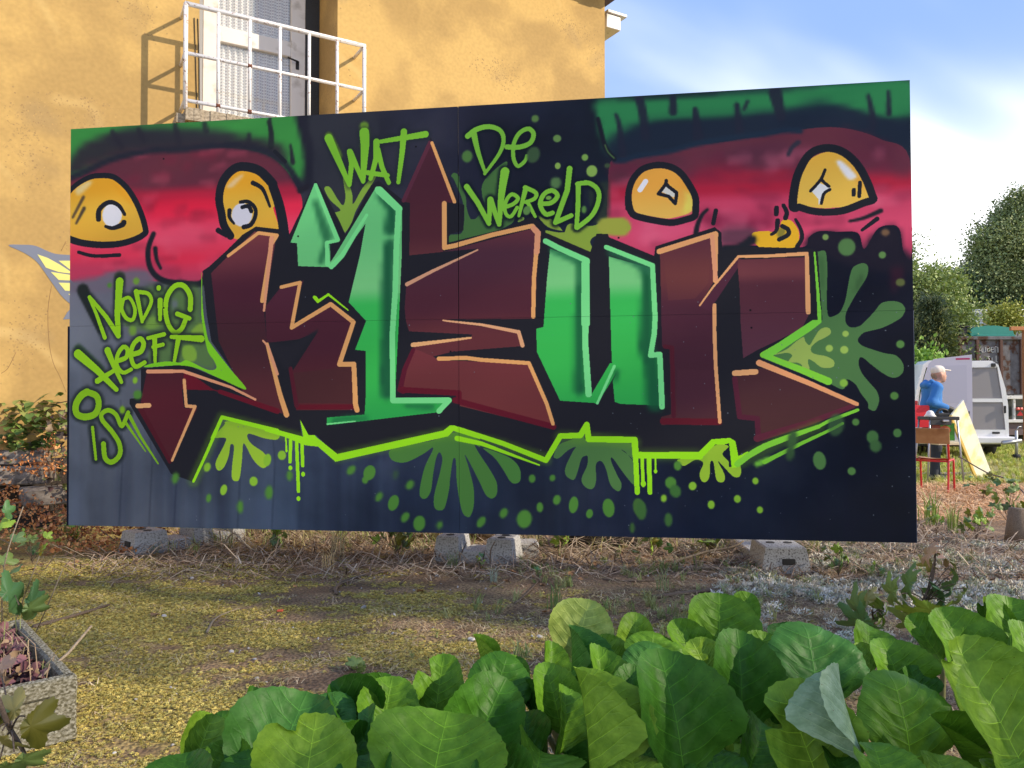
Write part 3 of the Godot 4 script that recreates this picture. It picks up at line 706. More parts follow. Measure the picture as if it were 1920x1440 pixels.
	P([1587, 495, 1675, 383, 1681, 389, 1673, 409, 1609, 505], pc(76, 40, 58))
	P([1675, 389, 1821, 388, 1826, 520, 1811, 550, 1714, 596, 1683, 614, 1678, 527, 1677, 462, 1673, 401], [[360.0, pc(84, 44, 58)], [420.0, pc(104, 54, 64)], [450.0, pc(80, 42, 56)], [600.0, pc(84, 48, 64)]])
	P([1661, 656, 1714, 649, 1716, 637, 1733, 637, 1829, 678, 1921, 722, 1828, 757, 1712, 796, 1710, 796, 1711, 755, 1670, 751], [[600.0, pc(66, 38, 48)], [800.0, pc(76, 46, 50)]])
	L([1664, 660, 1674, 747, 1713, 751, 1714, 794], 12, 12, pc(80, 34, 52))
	L([1919, 723, 1828, 759, 1712, 796], 10, 16, pc(88, 38, 56))
	# green L with its arrow
	var gs := [[100.0, pc(106, 190, 124)], [300.0, pc(98, 176, 116)], [430.0, pc(112, 182, 122)], [480.0, pc(56, 168, 84)], [620.0, pc(54, 164, 78)], [780.0, pc(46, 148, 76)]]
	P([662, 171, 600, 315, 617, 317, 620, 374, 704, 379, 702, 325, 695, 316, 725, 314], [[150.0, pc(104, 190, 126)], [420.0, pc(100, 176, 116)]])
	P([818, 189, 830, 187, 885, 238, 884, 354, 876, 520, 866, 701, 1002, 706, 978, 735, 694, 767, 694, 748, 790, 741, 793, 693, 793, 586, 766, 583, 794, 513, 750, 466, 779, 351, 793, 275, 711, 380, 704, 380, 704, 366, 716, 349], gs)
	soft(pc(36, 92, 64, 0.8), 9.0, [["l", v2([665, 218, 694, 302]), 14, 26], ["l", v2([694, 321, 679, 363]), 16, 16]])
	soft(pc(30, 84, 60, 0.95), 11.0, [["l", v2([827, 206, 860, 242, 855, 291]), 14, 32], ["l", v2([854, 330, 849, 411, 849, 498, 846, 573, 843, 654, 846, 689]), 30, 32]])
	soft(pc(34, 104, 66, 0.85), 8.0, [["l", v2([795, 749, 739, 751, 711, 757]), 10, 14], ["l", v2([956, 723, 893, 720]), 16, 10]])
	var edge := pc(112, 200, 132)
	L([665, 174, 722, 312], 9, 12, edge)
	L([722, 314, 694, 318, 696, 372], 8, 12, edge)
	L([706, 377, 733, 352, 796, 254], 14, 8, edge)
	L([824, 192, 877, 240, 871, 331, 868, 439, 860, 546, 861, 707, 1000, 707, 975, 733], 15, 13, edge)
	L([828, 195, 877, 242], 20, 18, edge)
	L([695, 764, 767, 757], 4, 3, edge)
	# green U
	P([1245, 351, 1323, 382, 1335, 697, 1352, 715, 1266, 709, 1212, 594, 1211, 539, 1228, 535, 1237, 421], gs)
	P([1339, 695, 1383, 622, 1388, 622, 1387, 619, 1382, 373, 1479, 404, 1485, 523, 1487, 565, 1476, 606, 1496, 603, 1503, 721, 1406, 717, 1393, 712, 1389, 664, 1398, 644, 1352, 718, 1339, 710], gs)
	soft(pc(34, 92, 66, 0.85), 10.0, [["l", v2([1247, 353, 1315, 382]), 12, 20]])
	soft(pc(28, 84, 58, 0.95), 11.0, [["l", v2([1315, 392, 1312, 528, 1312, 684]), 16, 26], ["l", v2([1465, 408, 1471, 437, 1468, 540]), 22, 34], ["l", v2([1468, 544, 1464, 585, 1476, 614, 1482, 667, 1485, 714]), 32, 40], ["l", v2([1398, 645, 1391, 666]), 14, 8]])
	soft(pc(40, 96, 72, 0.85), 9.0, [["l", v2([1384, 364, 1437, 384, 1472, 404]), 12, 26]])
	L([1234, 332, 1266, 350, 1331, 381, 1327, 502, 1326, 580, 1333, 694], 13, 15, edge)
	L([1328, 385, 1327, 528], 19, 21, edge)
	L([1393, 629, 1353, 715], 7, 6, edge)
	L([1376, 351, 1482, 397, 1487, 517, 1485, 554, 1476, 605, 1497, 603, 1501, 724], 11, 13, edge)
	# orange edges
	var og := pc(234, 148, 98)
	var oh := pc(206, 138, 110)
	L([436, 343, 516, 288, 565, 296, 549, 320, 526, 458], 8, 11, og)
	L([551, 303, 531, 482], 13, 6, oh)
	L([576, 425, 625, 415, 603, 526, 704, 470, 762, 515, 726, 618, 763, 618, 767, 716, 771, 730], 9, 13, og)
	L([539, 566, 573, 691, 590, 741], 9, 14, og)
	L([528, 557, 543, 573, 566, 640, 550, 597], 5, 9, oh)
	L([219, 631, 315, 631, 443, 672, 508, 703], 10, 6, oh)
	L([318, 654, 324, 719, 348, 720, 286, 856], 9, 7, pc(224, 148, 104))
	L([191, 718, 223, 717], 12, 12, pc(226, 152, 110))
	L([960, 85, 1015, 230], 8, 9, og)
	L([990, 233, 990, 340, 1015, 336, 1107, 313, 1203, 295, 1217, 312, 1213, 347, 1206, 420, 1204, 510], 12, 10, og)
	L([1206, 301, 1216, 312, 1213, 357], 14, 14, oh)
	L([897, 426, 962, 395, 1071, 348], 10, 4, pc(196, 140, 116))
	L([986, 515, 998, 517, 1079, 527, 1169, 546, 1178, 578], 4, 10, pc(206, 148, 116))
	L([911, 573, 1054, 558], 11, 5, pc(222, 154, 112))
	L([975, 607, 1043, 606, 1079, 611, 1193, 620, 1235, 717, 1249, 763], 10, 9, og)
	L([1498, 365, 1625, 328, 1623, 436], 13, 10, pc(226, 146, 102))
	L([1617, 334, 1624, 432], 10, 10, oh)
	L([1588, 492, 1616, 453, 1675, 382, 1736, 383, 1824, 380, 1826, 512], 4, 11, pc(226, 148, 106))
	L([1621, 492, 1620, 546, 1622, 628, 1630, 759], 9, 8, pc(222, 146, 104))
	L([1664, 648, 1710, 645], 13, 13, pc(232, 150, 108))
	L([1718, 625, 1829, 673, 1927, 719], 14, 9, pc(216, 142, 104))

func outlines() -> void:
	var li := pc(142, 206, 36)
	for s in [[344, 908, 420, 747, 538, 777, 634, 802], [721, 844, 997, 784, 1118, 810, 1232, 846], [1266, 794, 1328, 796, 1438, 806], [1450, 835, 1585, 836], [1671, 851, 1751, 807, 1845, 769]]:
		soft(pc(104, 150, 44, 0.3), 8.0, [["l", v2(s), 30, 30]])
	var lj := pc(118, 184, 58)
	PS([365, 378, 368, 470, 380, 543, 392, 566, 443, 628, 484, 678, 413, 650, 327, 618, 215, 620, 221, 613, 269, 606, 306, 609, 327, 604, 381, 628, 404, 624, 398, 605, 380, 577, 365, 498, 364, 431], pc(116, 182, 42))
	L([344, 908, 381, 833, 420, 747, 566, 781, 538, 777, 588, 790, 634, 802], 7, 13, li)
	L([344, 908, 349, 900], 4, 4, li)
	P([625, 753, 647, 791, 662, 791, 671, 799, 721, 837, 986, 779, 1002, 767, 1013, 767, 1075, 792, 1075, 800, 1010, 780, 998, 793, 716, 856, 671, 819, 654, 818, 634, 815, 538, 777, 538, 770, 634, 800], li)
	L([1005, 773, 1024, 776, 1131, 810, 1232, 849, 1266, 792, 1313, 790, 1328, 765, 1332, 799, 1438, 800, 1440, 836, 1450, 835, 1585, 836], 11, 16, li)
	L([1019, 798, 1078, 810, 1216, 860], 13, 4, li)
	P([1450, 828, 1582, 827, 1612, 798, 1652, 795, 1664, 802, 1670, 836, 1691, 825, 1695, 832, 1671, 861, 1655, 863, 1650, 807, 1639, 810, 1619, 810, 1587, 844, 1450, 842], li)
	LS([1668, 854, 1728, 813, 1845, 769], 14, 9, lj)
	L([1678, 846, 1731, 815, 1845, 769, 1866, 757, 1929, 732], 9, 7, lj)
	SL([1711, 854, 1737, 842], 13, 12, 5.0, pc(100, 160, 60))
	L([1727, 849, 1809, 806, 1877, 773, 1896, 762], 10, 6, pc(110, 174, 54))
	for s in [[[588, 796, 590, 831], 4, 5], [[601, 801, 599, 857], 9, 9], [[616, 806, 621, 929], 9, 9], [[630, 812, 632, 866], 9, 9], [[1440, 839, 1443, 921], 12, 12], [[1455, 839, 1456, 898], 8, 8], [[1470, 839, 1472, 921], 11, 11], [[1485, 839, 1485, 872], 5, 5]]:
		L(s[0], s[1], s[2], li)
	for s in [[[590, 830], 3], [[600, 872], 5], [[621, 947], 5], [[633, 887], 5], [[1457, 901], 6], [[1485, 872], 4]]:
		D(s[0], s[1], s[1] * 1.3, 0.0, 0.0, li)
	# lime zigzag inside the letters and lime bracket at the right
	L([662, 452, 671, 463, 698, 446, 749, 486], 8, 3, li)
	L([664, 453, 671, 461], 9, 9, li)
	L([1841, 378, 1847, 466, 1850, 532, 1848, 534, 1726, 607, 1810, 642, 1867, 668], 4, 17, lj)
	P([1840, 378, 1849, 466, 1854, 512, 1854, 536, 1831, 554, 1749, 609, 1726, 609, 1724, 604, 1835, 530, 1846, 530, 1845, 466], pc(112, 186, 64))
	P([1726, 601, 1772, 625, 1867, 670, 1810, 640, 1791, 637, 1724, 611], pc(112, 186, 64))
	L([393, 799, 420, 747], 6, 9, li)

func spots() -> void:
	var g := pc(76, 122, 56)
	var b := pc(124, 166, 54)
	for s in [[[381, 872], 9, 12, 0.4, 3.0, b], [[425, 928], 9, 14, 0.3, 2.0, b], [[504, 906], 11, 12, 0.1, 2.0, b], [[385, 949], 7, 11, 0.2, 4.0, g], [[469, 970], 8, 16, 0, 6.0, g], [[543, 933], 8, 16, 0.1, 6.0, g], [[295, 900], 9, 15, 0.3, 6.0, g], [[191, 690], 12, 12, 0.3, 5.0, g],
		[[184, 653], 7, 9, 0.2, 3.0, b], [[186, 400], 9, 9, 0, 4.0, pc(104, 138, 60)], [[112, 409], 7, 7, 0, 5.0, g], [[177, 526], 11, 14, 0, 6.0, pc(104, 138, 60)],
		[[578, 841], 11, 12, 0, 2.0, b], [[598, 891], 8, 13, 0, 5.0, g], [[540, 853], 10, 16, 0.2, 2.0, b], [[546, 933], 8, 16, 0, 6.0, g], [[756, 876], 9, 14, 0.8, 5.0, g], [[802, 882], 15, 19, 0.4, 2.0, g], [[791, 900], 8, 9, 0, 3.0, g], [[903, 910], 9, 13, 0.6, 5.0, g], [[826, 940], 8, 13, 0.6, 5.0, g], [[862, 954], 13, 20, 0.35, 2.0, g], [[891, 988], 9, 14, 0.6, 4.0, g], [[926, 1002], 15, 19, 0.2, 3.0, g], [[976, 1005], 7, 10, 0.5, 6.0, g], [[867, 886], 7, 12, 0.3, 7.0, pc(60, 90, 60, 0.7)],
		[[1077, 996], 9, 15, 0.6, 4.0, g], [[1131, 974], 9, 13, 0.5, 4.0, g], [[1180, 987], 18, 22, 0.2, 4.0, g], [[1199, 892], 8, 10, 0.1, 3.0, g], [[1247, 890], 7, 8, 0.5, 3.0, g], [[1217, 959], 8, 12, 0, 3.0, g], [[1257, 941], 9, 12, 0.3, 3.0, g], [[1296, 952], 11, 20, 0.15, 2.0, g], [[1333, 972], 8, 11, 0.2, 2.0, g], [[1377, 958], 14, 22, -0.1, 2.0, g], [[1447, 956], 14, 22, -0.2, 3.0, pc(66, 100, 54)], [[1431, 1003], 6, 12, 0, 4.0, pc(56, 86, 52)],
		[[1519, 898], 13, 14, 0, 3.0, g], [[1529, 917], 13, 15, -0.3, 4.0, pc(60, 100, 54)], [[1535, 859], 9, 11, 0, 3.0, g], [[1568, 905], 9, 10, 0.2, 2.0, b], [[1503, 934], 7, 9, 0.1, 3.0, b], [[1609, 947], 8, 10, 0, 2.0, b], [[1667, 933], 8, 9, 0, 2.0, b], [[1707, 892], 7, 8, 0, 2.0, b], [[1716, 957], 7, 8, 0, 2.0, b], [[1513, 983], 9, 16, 0, 4.0, pc(60, 96, 54)], [[1452, 963], 12, 22, 0, 4.0, pc(60, 96, 54)], [[1846, 845], 14, 21, -0.15, 2.0, pc(76, 112, 66)], [[1914, 868], 9, 9, 0, 2.0, pc(80, 118, 66)], [[1959, 792], 13, 15, 0, 3.0, pc(66, 102, 62)], [[1965, 812], 13, 14, 0, 4.0, pc(60, 92, 58)], [[2011, 783], 9, 10, 0, 2.0, pc(72, 108, 64)], [[1788, 800], 11, 22, 0.2, 6.0, pc(56, 84, 54)], [[1783, 830], 10, 16, 0.2, 6.0, pc(50, 74, 52)],
		[[2020, 587], 9, 9, 0, 2.0, pc(80, 118, 66)], [[2006, 701], 9, 9, 0, 2.0, pc(76, 114, 62)], [[1924, 759], 8, 8, 0, 2.0, pc(76, 114, 62)], [[1905, 562], 7, 7, 0, 1.5, pc(140, 166, 84)], [[1870, 594], 8, 8, 0, 1.5, pc(140, 166, 84)], [[1902, 598], 9, 9, 0, 1.5, pc(140, 166, 84)], [[1900, 672], 9, 9, 0, 2.0, pc(120, 160, 66)], [[1882, 765], 18, 26, 0.2, 5.0, pc(62, 96, 60, 0.7)],
		[[1910, 368], 19, 20, 0, 3.0, pc(78, 112, 70)], [[1865, 344], 7, 7, 0, 2.0, pc(112, 136, 80)], [[1992, 338], 9, 8, 0, 4.0, pc(110, 82, 66)], [[1985, 388], 8, 8, 0, 2.0, pc(90, 124, 74)], [[2022, 450], 10, 9, 0, 3.0, pc(86, 92, 58)],
		[[1211, 40], 9, 9, 0, 3.0, pc(84, 112, 66)], [[1263, 90], 10, 9, 0.2, 2.0, pc(92, 122, 72)], [[1047, 122], 12, 14, 0, 4.0, pc(76, 112, 66)], [[1206, 126], 16, 20, 0.3, 4.0, pc(60, 84, 60, 0.9)], [[1264, 155], 7, 8, 0, 1.5, pc(122, 152, 78)], [[1328, 138], 8, 8, 0, 2.0, pc(112, 146, 76)], [[1344, 171], 13, 14, 0, 2.0, pc(126, 156, 80)], [[1259, 195], 13, 14, 0, 5.0, pc(80, 110, 72)], [[1380, 160], 7, 6, 0, 3.0, pc(60, 74, 58)], [[1242, 230], 7, 5, 0, 1.5, pc(110, 150, 70)], [[1190, 258], 9, 11, 0.3, 2.0, pc(88, 124, 70)], [[1325, 261], 6, 9, 0, 3.0, pc(84, 124, 66)], [[1046, 122], 12, 13, 0, 4.0, pc(74, 110, 62)]]:
		D(s[0], s[1], s[2], s[3], s[4], s[5])

func stucco_picture() -> ImageTexture:
	# old ochre lime wash, 8 x 4 m: faint clouds, trowel arcs, clusters of dark pin marks
	var w := 1024
	var h := 512
	var n1 := noise(5, 0.006, 4).get_seamless_image(w, h)
	var n2 := noise(8, 0.16, 3).get_seamless_image(w, h)
	mu = Image.create(w, h, false, Image.FORMAT_RGBA8)
	var a := Color(0.43, 0.275, 0.095)
	var b := Color(0.58, 0.375, 0.125)
	for y in h:
		for x in w:
			var v := n1.get_pixel(x, y).r
			var g := n2.get_pixel(x, y).r
			mu.set_pixel(x, y, (a.lerp(b, smoothstep(0.3, 0.7, v)) * (0.9 + 0.2 * g)).linear_to_srgb())
	mu.resize(2048, 1024, Image.INTERPOLATE_BILINEAR)
	var rng := RandomNumberGenerator.new()
	rng.seed = 12
	for i in 26:
		var p := Vector2(rng.randf() * 2048, rng.randf() * 1024)
		var q := p + Vector2(rng.randf_range(70, 190), rng.randf_range(30, 150))
		soft(lin(0.74, 0.53, 0.22) * Color(1, 1, 1, rng.randf_range(0.2, 0.45)), 9.0, [["l", smooth([p, p.lerp(q, 0.5) + Vector2(22, -26), q], 5), rng.randf_range(8, 30), rng.randf_range(4, 16)]])
	for i in 34:
		var p := Vector2(rng.randf() * 2048, rng.randf() * 1024)
		soft(lin(0.32, 0.22, 0.11) * Color(1, 1, 1, rng.randf_range(0.18, 0.42)), 16.0, [["l", [p, p + Vector2(rng.randf_range(-50, 50), rng.randf_range(0, 70))], rng.randf_range(20, 60), rng.randf_range(10, 40)]])
		var dir := Vector2(rng.randf_range(-1, 1), rng.randf_range(-0.3, 1)).normalized()
		for k in rng.randi_range(60, 260):
			var o := p + dir * rng.randfn() * 46.0 + dir.orthogonal() * rng.randfn() * 22.0
			var c := lin(0.3, 0.19, 0.08).lerp(lin(0.5, 0.32, 0.11), rng.randf())
			dab(mu, o, rng.randf_range(0.7, 1.9), c)
			if k % 5 == 0: line(mu, [o, o + Vector2(rng.randf_range(-5, 5), rng.randf_range(1, 6))], 1.6, 1.2, c)
	for i in 40:
		var p := Vector2(rng.randf() * 2048, rng.randf() * 900)
		soft(lin(0.36, 0.23, 0.09) * Color(1, 1, 1, 0.16), 5.0, [["l", [p, p + Vector2(rng.randf_range(-4, 4), rng.randf_range(40, 160))], 7, 3]])
	mu.generate_mipmaps()
	return ImageTexture.create_from_image(mu)

func build_board() -> void:
	var t := thing("graffiti_board", "large dark plywood board covered in graffiti lettering with red faces", "mural board")
	t.transform = Transform3D(Basis(Vector3(0.99, 0.004, 0.141), Vector3(-0.005, 1, 0), Vector3(-0.141, -0.001, 0.99)), Vector3(-2.781, 0.211, -4.864))
	var m := mat(Color.WHITE, 0.72)
	m.metallic_specular = 0.25
	m.albedo_texture = paint()
	m.heightmap_enabled = true
	m.heightmap_texture = ntex(61, 0.02, [], 512, 4)
	m.heightmap_scale = 0.05
	m.texture_filter = BaseMaterial3D.TEXTURE_FILTER_LINEAR_WITH_MIPMAPS_ANISOTROPIC
	var back := grainy(mat(lin(0.3, 0.2, 0.12), 0.8), M.speck, 3.0)
	var dark := mat(lin(0.02, 0.02, 0.025), 0.7)
	for q in [[-0.0, 1.2498, 2.499, 1.2502, 0.0], [2.503, 1.2498, 2.497, 1.2502, 0.0006], [-0.014, 0.0, 2.5145, 1.249, -0.001], [2.502, 0.0, 2.5, 1.249, 0.0]]:
		var st := tool()
		var a := Vector2(q[0], q[1])
		var b := a + Vector2(q[2], q[3])
		for v in [a, Vector2(a.x, b.y), b, a, b, Vector2(b.x, a.y)]:
			st.set_uv(Vector2(v.x / 5.0, 1.0 - v.y / 2.5))
			st.add_vertex(Vector3(v.x, v.y, q[4]))
		st.set_material(m)
		st.generate_normals()
		var mesh := st.commit()
		var s2 := bx(Vector3((a.x + b.x) / 2, (a.y + b.y) / 2, q[4] - 0.0098), Vector3(q[2], q[3], 0.018), 0.001)
		s2.set_material(dark)
		s2.generate_normals()
		mesh = s2.commit(mesh)
		var o := MeshInstance3D.new()
		o.mesh = mesh
		put(o, "panel", t)
	for x in [0.32, 1.25, 2.2, 2.85, 3.75, 4.55]:
		obj("batten", bx(Vector3(x, 1.25, -0.055), Vector3(0.07, 2.4, 0.07), 0.004), back, t)
	for y in [0.25, 1.15, 2.2]:
		obj("crossbar", bx(Vector3(2.5, y, -0.116), Vector3(4.7, 0.09, 0.05), 0.004), back, t)
	obj("seam_light_stop", bx(Vector3(2.5, 1.055, -0.027), Vector3(0.1, 2.1, 0.014), 0.002), dark, t)  # unseen strips added behind the seams to keep light from coming through
	obj("seam_light_stop", bx(Vector3(2.5, 1.2495, -0.043), Vector3(4.9, 0.1, 0.014), 0.002), dark, t)
	for x in [0.75, 2.35, 4.12]:
		obj("prop", tb([Vector3(x, 1.6, -0.15), Vector3(x, -0.27, -1.42 - 0.1 * x)], 0.03, 0.03, 8), back, t)

# ---------------------------------------------------------------- ground
var gn1: FastNoiseLite
var gn2: FastNoiseLite
var gn3: FastNoiseLite

func gh(x: float, z: float) -> float:
	var f := -z
	var h := 0.0 if f < 5.0 else (-0.035 * (f - 5.0) if f < 13.0 else -0.28)
	if f > -3.0 and f < 12.0 and absf(x) < 9.0:
		h += gn1.get_noise_2d(x, z) * 0.022 + gn2.get_noise_2d(x * 3.0, z * 3.0) * 0.008
	return h

func on_ground(p: Vector3, up := 0.0) -> Vector3:
	return Vector3(p.x, gh(p.x, p.z) + up, p.z)

func moss_share(x: float, z: float) -> float:
	var f := -z
	var base := 1.1 - 0.6 * (x + 1.1) - smoothstep(3.6, 4.4, f) * 0.9
	return clampf(base + gn1.get_noise_2d(x * 2.2 + 40.0, z * 2.2) * 1.1 + gn2.get_noise_2d(x * 2.2, z * 5.0 + 9.0) * 1.5 + gn2.get_noise_2d(x * 9.0, z * 12.0) * 1.1 - 0.28, 0.0, 1.0)

func grass_share(x: float, z: float) -> float:
	return clampf(smoothstep(10.4, 11.4, -z + gn1.get_noise_2d(x, z) * 0.8), 0.0, 1.0)

func mulch_share(x: float, z: float) -> float:
	var f := -z
	return smoothstep(6.2, 7.4, f + gn2.get_noise_2d(x, z) * 0.5) * (1.0 - grass_share(x, z)) * smoothstep(1.5, 3.0, x)

func silver_share(x: float, z: float) -> float:
	var f := -z
	return clampf(smoothstep(1.0, 2.0, x + gn2.get_noise_2d(x, z) * 0.7) * smoothstep(2.9, 3.4, f) * (1.0 - smoothstep(4.9, 5.8, f)) * (0.55 + gn1.get_noise_2d(x * 3.0, z * 3.0 + 5.0) * 2.2), 0.0, 1.0)

func ground_color(x: float, z: float) -> Color:
	var n := gn2.get_noise_2d(x * 4.0, z * 4.0)
	var soil := Color(0.18, 0.11, 0.065).lerp(Color(0.38, 0.25, 0.14), clampf(0.5 + n * 1.4, 0, 1))
	var c := soil.lerp(Color(0.4, 0.31, 0.09).lerp(Color(0.5, 0.39, 0.11), clampf(0.5 + gn1.get_noise_2d(x * 5.0, z * 5.0) * 1.5, 0, 1)), moss_share(x, z))
	c = c.lerp(Color(0.32, 0.29, 0.24), silver_share(x, z) * 0.7)
	if z > -1.2: c = c.lerp(Color(0.4, 0.36, 0.27), smoothstep(-1.2, 0.2, z))
	c = c.lerp(Color(0.55, 0.33, 0.17), mulch_share(x, z))
	c = c.lerp(Color(0.38, 0.4, 0.08).lerp(Color(0.55, 0.42, 0.2), clampf(gn1.get_noise_2d(x * 0.8, z * 1.6) * 2.0, 0, 1)), grass_share(x, z))
	return c

func ticks(lo: float, hi: float, step: float, far: float) -> Array:
	var o := []
	var v := lo
	while v <= hi:
		o.append(v)
		v += step
	var s := step
	var a: float = o[0]
	var b: float = o[-1]
	while b < far:
		s *= 1.35
		b += s; a -= s
		o.append(b); o.push_front(a)
	return o

func build_ground() -> void:
	gn1 = noise(3, 0.55, 4)
	gn2 = noise(9, 0.9, 4)
	gn3 = noise(15, 2.0, 3)
	var xs := ticks(-5.2, 6.4, 0.06, 140.0)
	var zs := ticks(-8.0, -1.0, 0.06, 140.0)
	var st := tool(true)
	for z in zs:
		for x in xs:
			st.set_color(ground_color(x, z))
			st.add_vertex(Vector3(x, gh(x, z), z))
	var w := xs.size()
	for j in zs.size() - 1:
		for i in w - 1:
			var a := j * w + i
			for k in [a, a + 1, a + w, a + 1, a + w + 1, a + w]: st.add_index(k)
	var m := mat(Color.WHITE, 0.96)
	m.vertex_color_use_as_albedo = true
	grainy(m, ntex(71, 0.045, [[0.0, Color(0.42, 0.38, 0.34)], [0.4, Color(0.74, 0.72, 0.7)], [0.6, Color(0.95, 0.94, 0.92)], [1.0, Color.WHITE]], 1024, 6), 1.1, ntex(72, 0.07, [], 512, 6), 0.9)
	var g := obj("ground", st, m)
	tag(g, "", "", "", "structure")

# one merged bit of ground cover, drawn many times
func scatter(called: String, label: String, mesh: Mesh, m: Material, n: int, area: Rect2, share: Callable, s0: float, s1: float, cols: Array, sd: int, flat := 0.0, parent: Node = null, lift := 0.0) -> void:
	var rng := RandomNumberGenerator.new()
	rng.seed = sd
	var list := []
	for i in n:
		var x := area.position.x + rng.randf() * area.size.x
		var z := -(area.position.y + rng.randf() * area.size.y)
		var r := rng.randf()
		var keep: float = share.call(x, z)
		var b := Basis(Vector3.UP, rng.randf() * TAU) * Basis(Vector3.RIGHT, rng.randf_range(-0.3, 0.3)) * Basis(Vector3.BACK, rng.randf_range(-0.3, 0.3))
		var s := rng.randf_range(s0, s1)
		var c: Color = cols[rng.randi() % cols.size()].lerp(cols[rng.randi() % cols.size()], rng.randf())
		var br := rng.randf_range(0.75, 1.25)
		if r < keep:
			list.append([Transform3D(b.scaled(Vector3(s, s * (1.0 - flat), s)), Vector3(x, gh(x, z) + lift, z)), Color(c.r * br, c.g * br, c.b * br)])
	cloud(called, label, mesh, m, list, parent)

func cloud(called: String, label: String, mesh: Mesh, m: Material, list: Array, parent: Node = null) -> void:
	var mm := MultiMesh.new()
	mm.transform_format = MultiMesh.TRANSFORM_3D
	mm.use_colors = true
	mm.mesh = mesh
	mm.instance_count = list.size()
	for i in list.size():
		mm.set_instance_transform(i, list[i][0])
		mm.set_instance_color(i, list[i][1])
	var o := MultiMeshInstance3D.new()
	o.multimesh = mm
	o.material_override = m
	put(o, called, parent)
	tag(o, label, "" if parent else called.replace("_", " "), "", "stuff")

func blades(n: int, len: float, w: float, lean: float, sd: int, bend := 0.5) -> ArrayMesh:
	var rng := RandomNumberGenerator.new()
	rng.seed = sd
	var st := tool()
	for i in n:
		var a := rng.randf() * TAU
		var d := Vector3(cos(a), 0, sin(a))
		var s := Vector3(-d.z, 0, d.x) * w * 0.5
		var l := len * rng.randf_range(0.5, 1.0)
		var le := lean * rng.randf_range(0.3, 1.0)
		var o := Vector3(rng.randf_range(-1, 1), 0, rng.randf_range(-1, 1)) * len * 0.18
		var p1 := o + (Vector3.UP + d * le * 0.5).normalized() * l * 0.55
		var p2 := p1 + (Vector3.UP * (1.0 - bend) + d * (le + bend)).normalized() * l * 0.45
		for v in [o - s, p1 - s * 0.8, o + s, o + s, p1 - s * 0.8, p1 + s * 0.8, p1 - s * 0.8, p2, p1 + s * 0.8]: st.add_vertex(v)
	st.generate_normals()
	return st.commit()

func sprig(n: int, len: float, w: float, sd: int) -> ArrayMesh:
	# short leaves round a few stems, all directions
	var rng := RandomNumberGenerator.new()
	rng.seed = sd
	var st := tool()
	for i in n:
		var d := Vector3(rng.randf_range(-1, 1), rng.randf_range(-0.1, 1), rng.randf_range(-1, 1)).normalized()
		var o := Vector3(rng.randf_range(-1, 1), rng.randf_range(0.05, 1.1), rng.randf_range(-1, 1)) * len * 0.8
		var s := d.cross(Vector3(rng.randf(), rng.randf(), rng.randf())).normalized() * w * 0.5
		var l := len * rng.randf_range(0.6, 1.1)
		for v in [o, o + d * l * 0.5 + s, o + d * l, o, o + d * l, o + d * l * 0.5 - s]: st.add_vertex(v)
	st.generate_normals()
	return st.commit()

func straws(n: int, len: float, w: float, sd: int) -> ArrayMesh:
	var rng := RandomNumberGenerator.new()
	rng.seed = sd
	var st := tool()
	for i in n:
		var a := rng.randf() * TAU
		var d := Vector3(cos(a), rng.randf_range(-0.06, 0.16), sin(a)) * len * rng.randf_range(0.4, 1.0)
		var o := Vector3(rng.randf_range(-1, 1), rng.randf_range(0.02, 0.12), rng.randf_range(-1, 1)) * len * 0.5
		var s := Vector3(-d.z, 0, d.x).normalized() * w * 0.5
		var k := o + d * 0.5 + Vector3.UP * len * 0.08 + s * rng.randf_range(-3, 3)
		for v in [o - s, k - s, o + s, o + s, k - s, k + s, k - s, o + d, k + s]: st.add_vertex(v)
	st.generate_normals()
	return st.commit()

func crumple(sd: int) -> ArrayMesh:
	# a curled dead leaf
	var rng := RandomNumberGenerator.new()
	rng.seed = sd
	var r := rng.randf_range(0.5, 1.0)
	var st := grid(3, 4, func(u, v):
		var w := sin(PI * clampf(v, 0.05, 0.97)) * 0.5
		var x: float = (u - 0.5) * 2.0 * w
		return Vector3(x, 0.05 + absf(x) * r * 0.9 + sin(v * 5.0 + sd) * 0.12, v - 0.5))
	st.generate_normals()
	return st.commit()

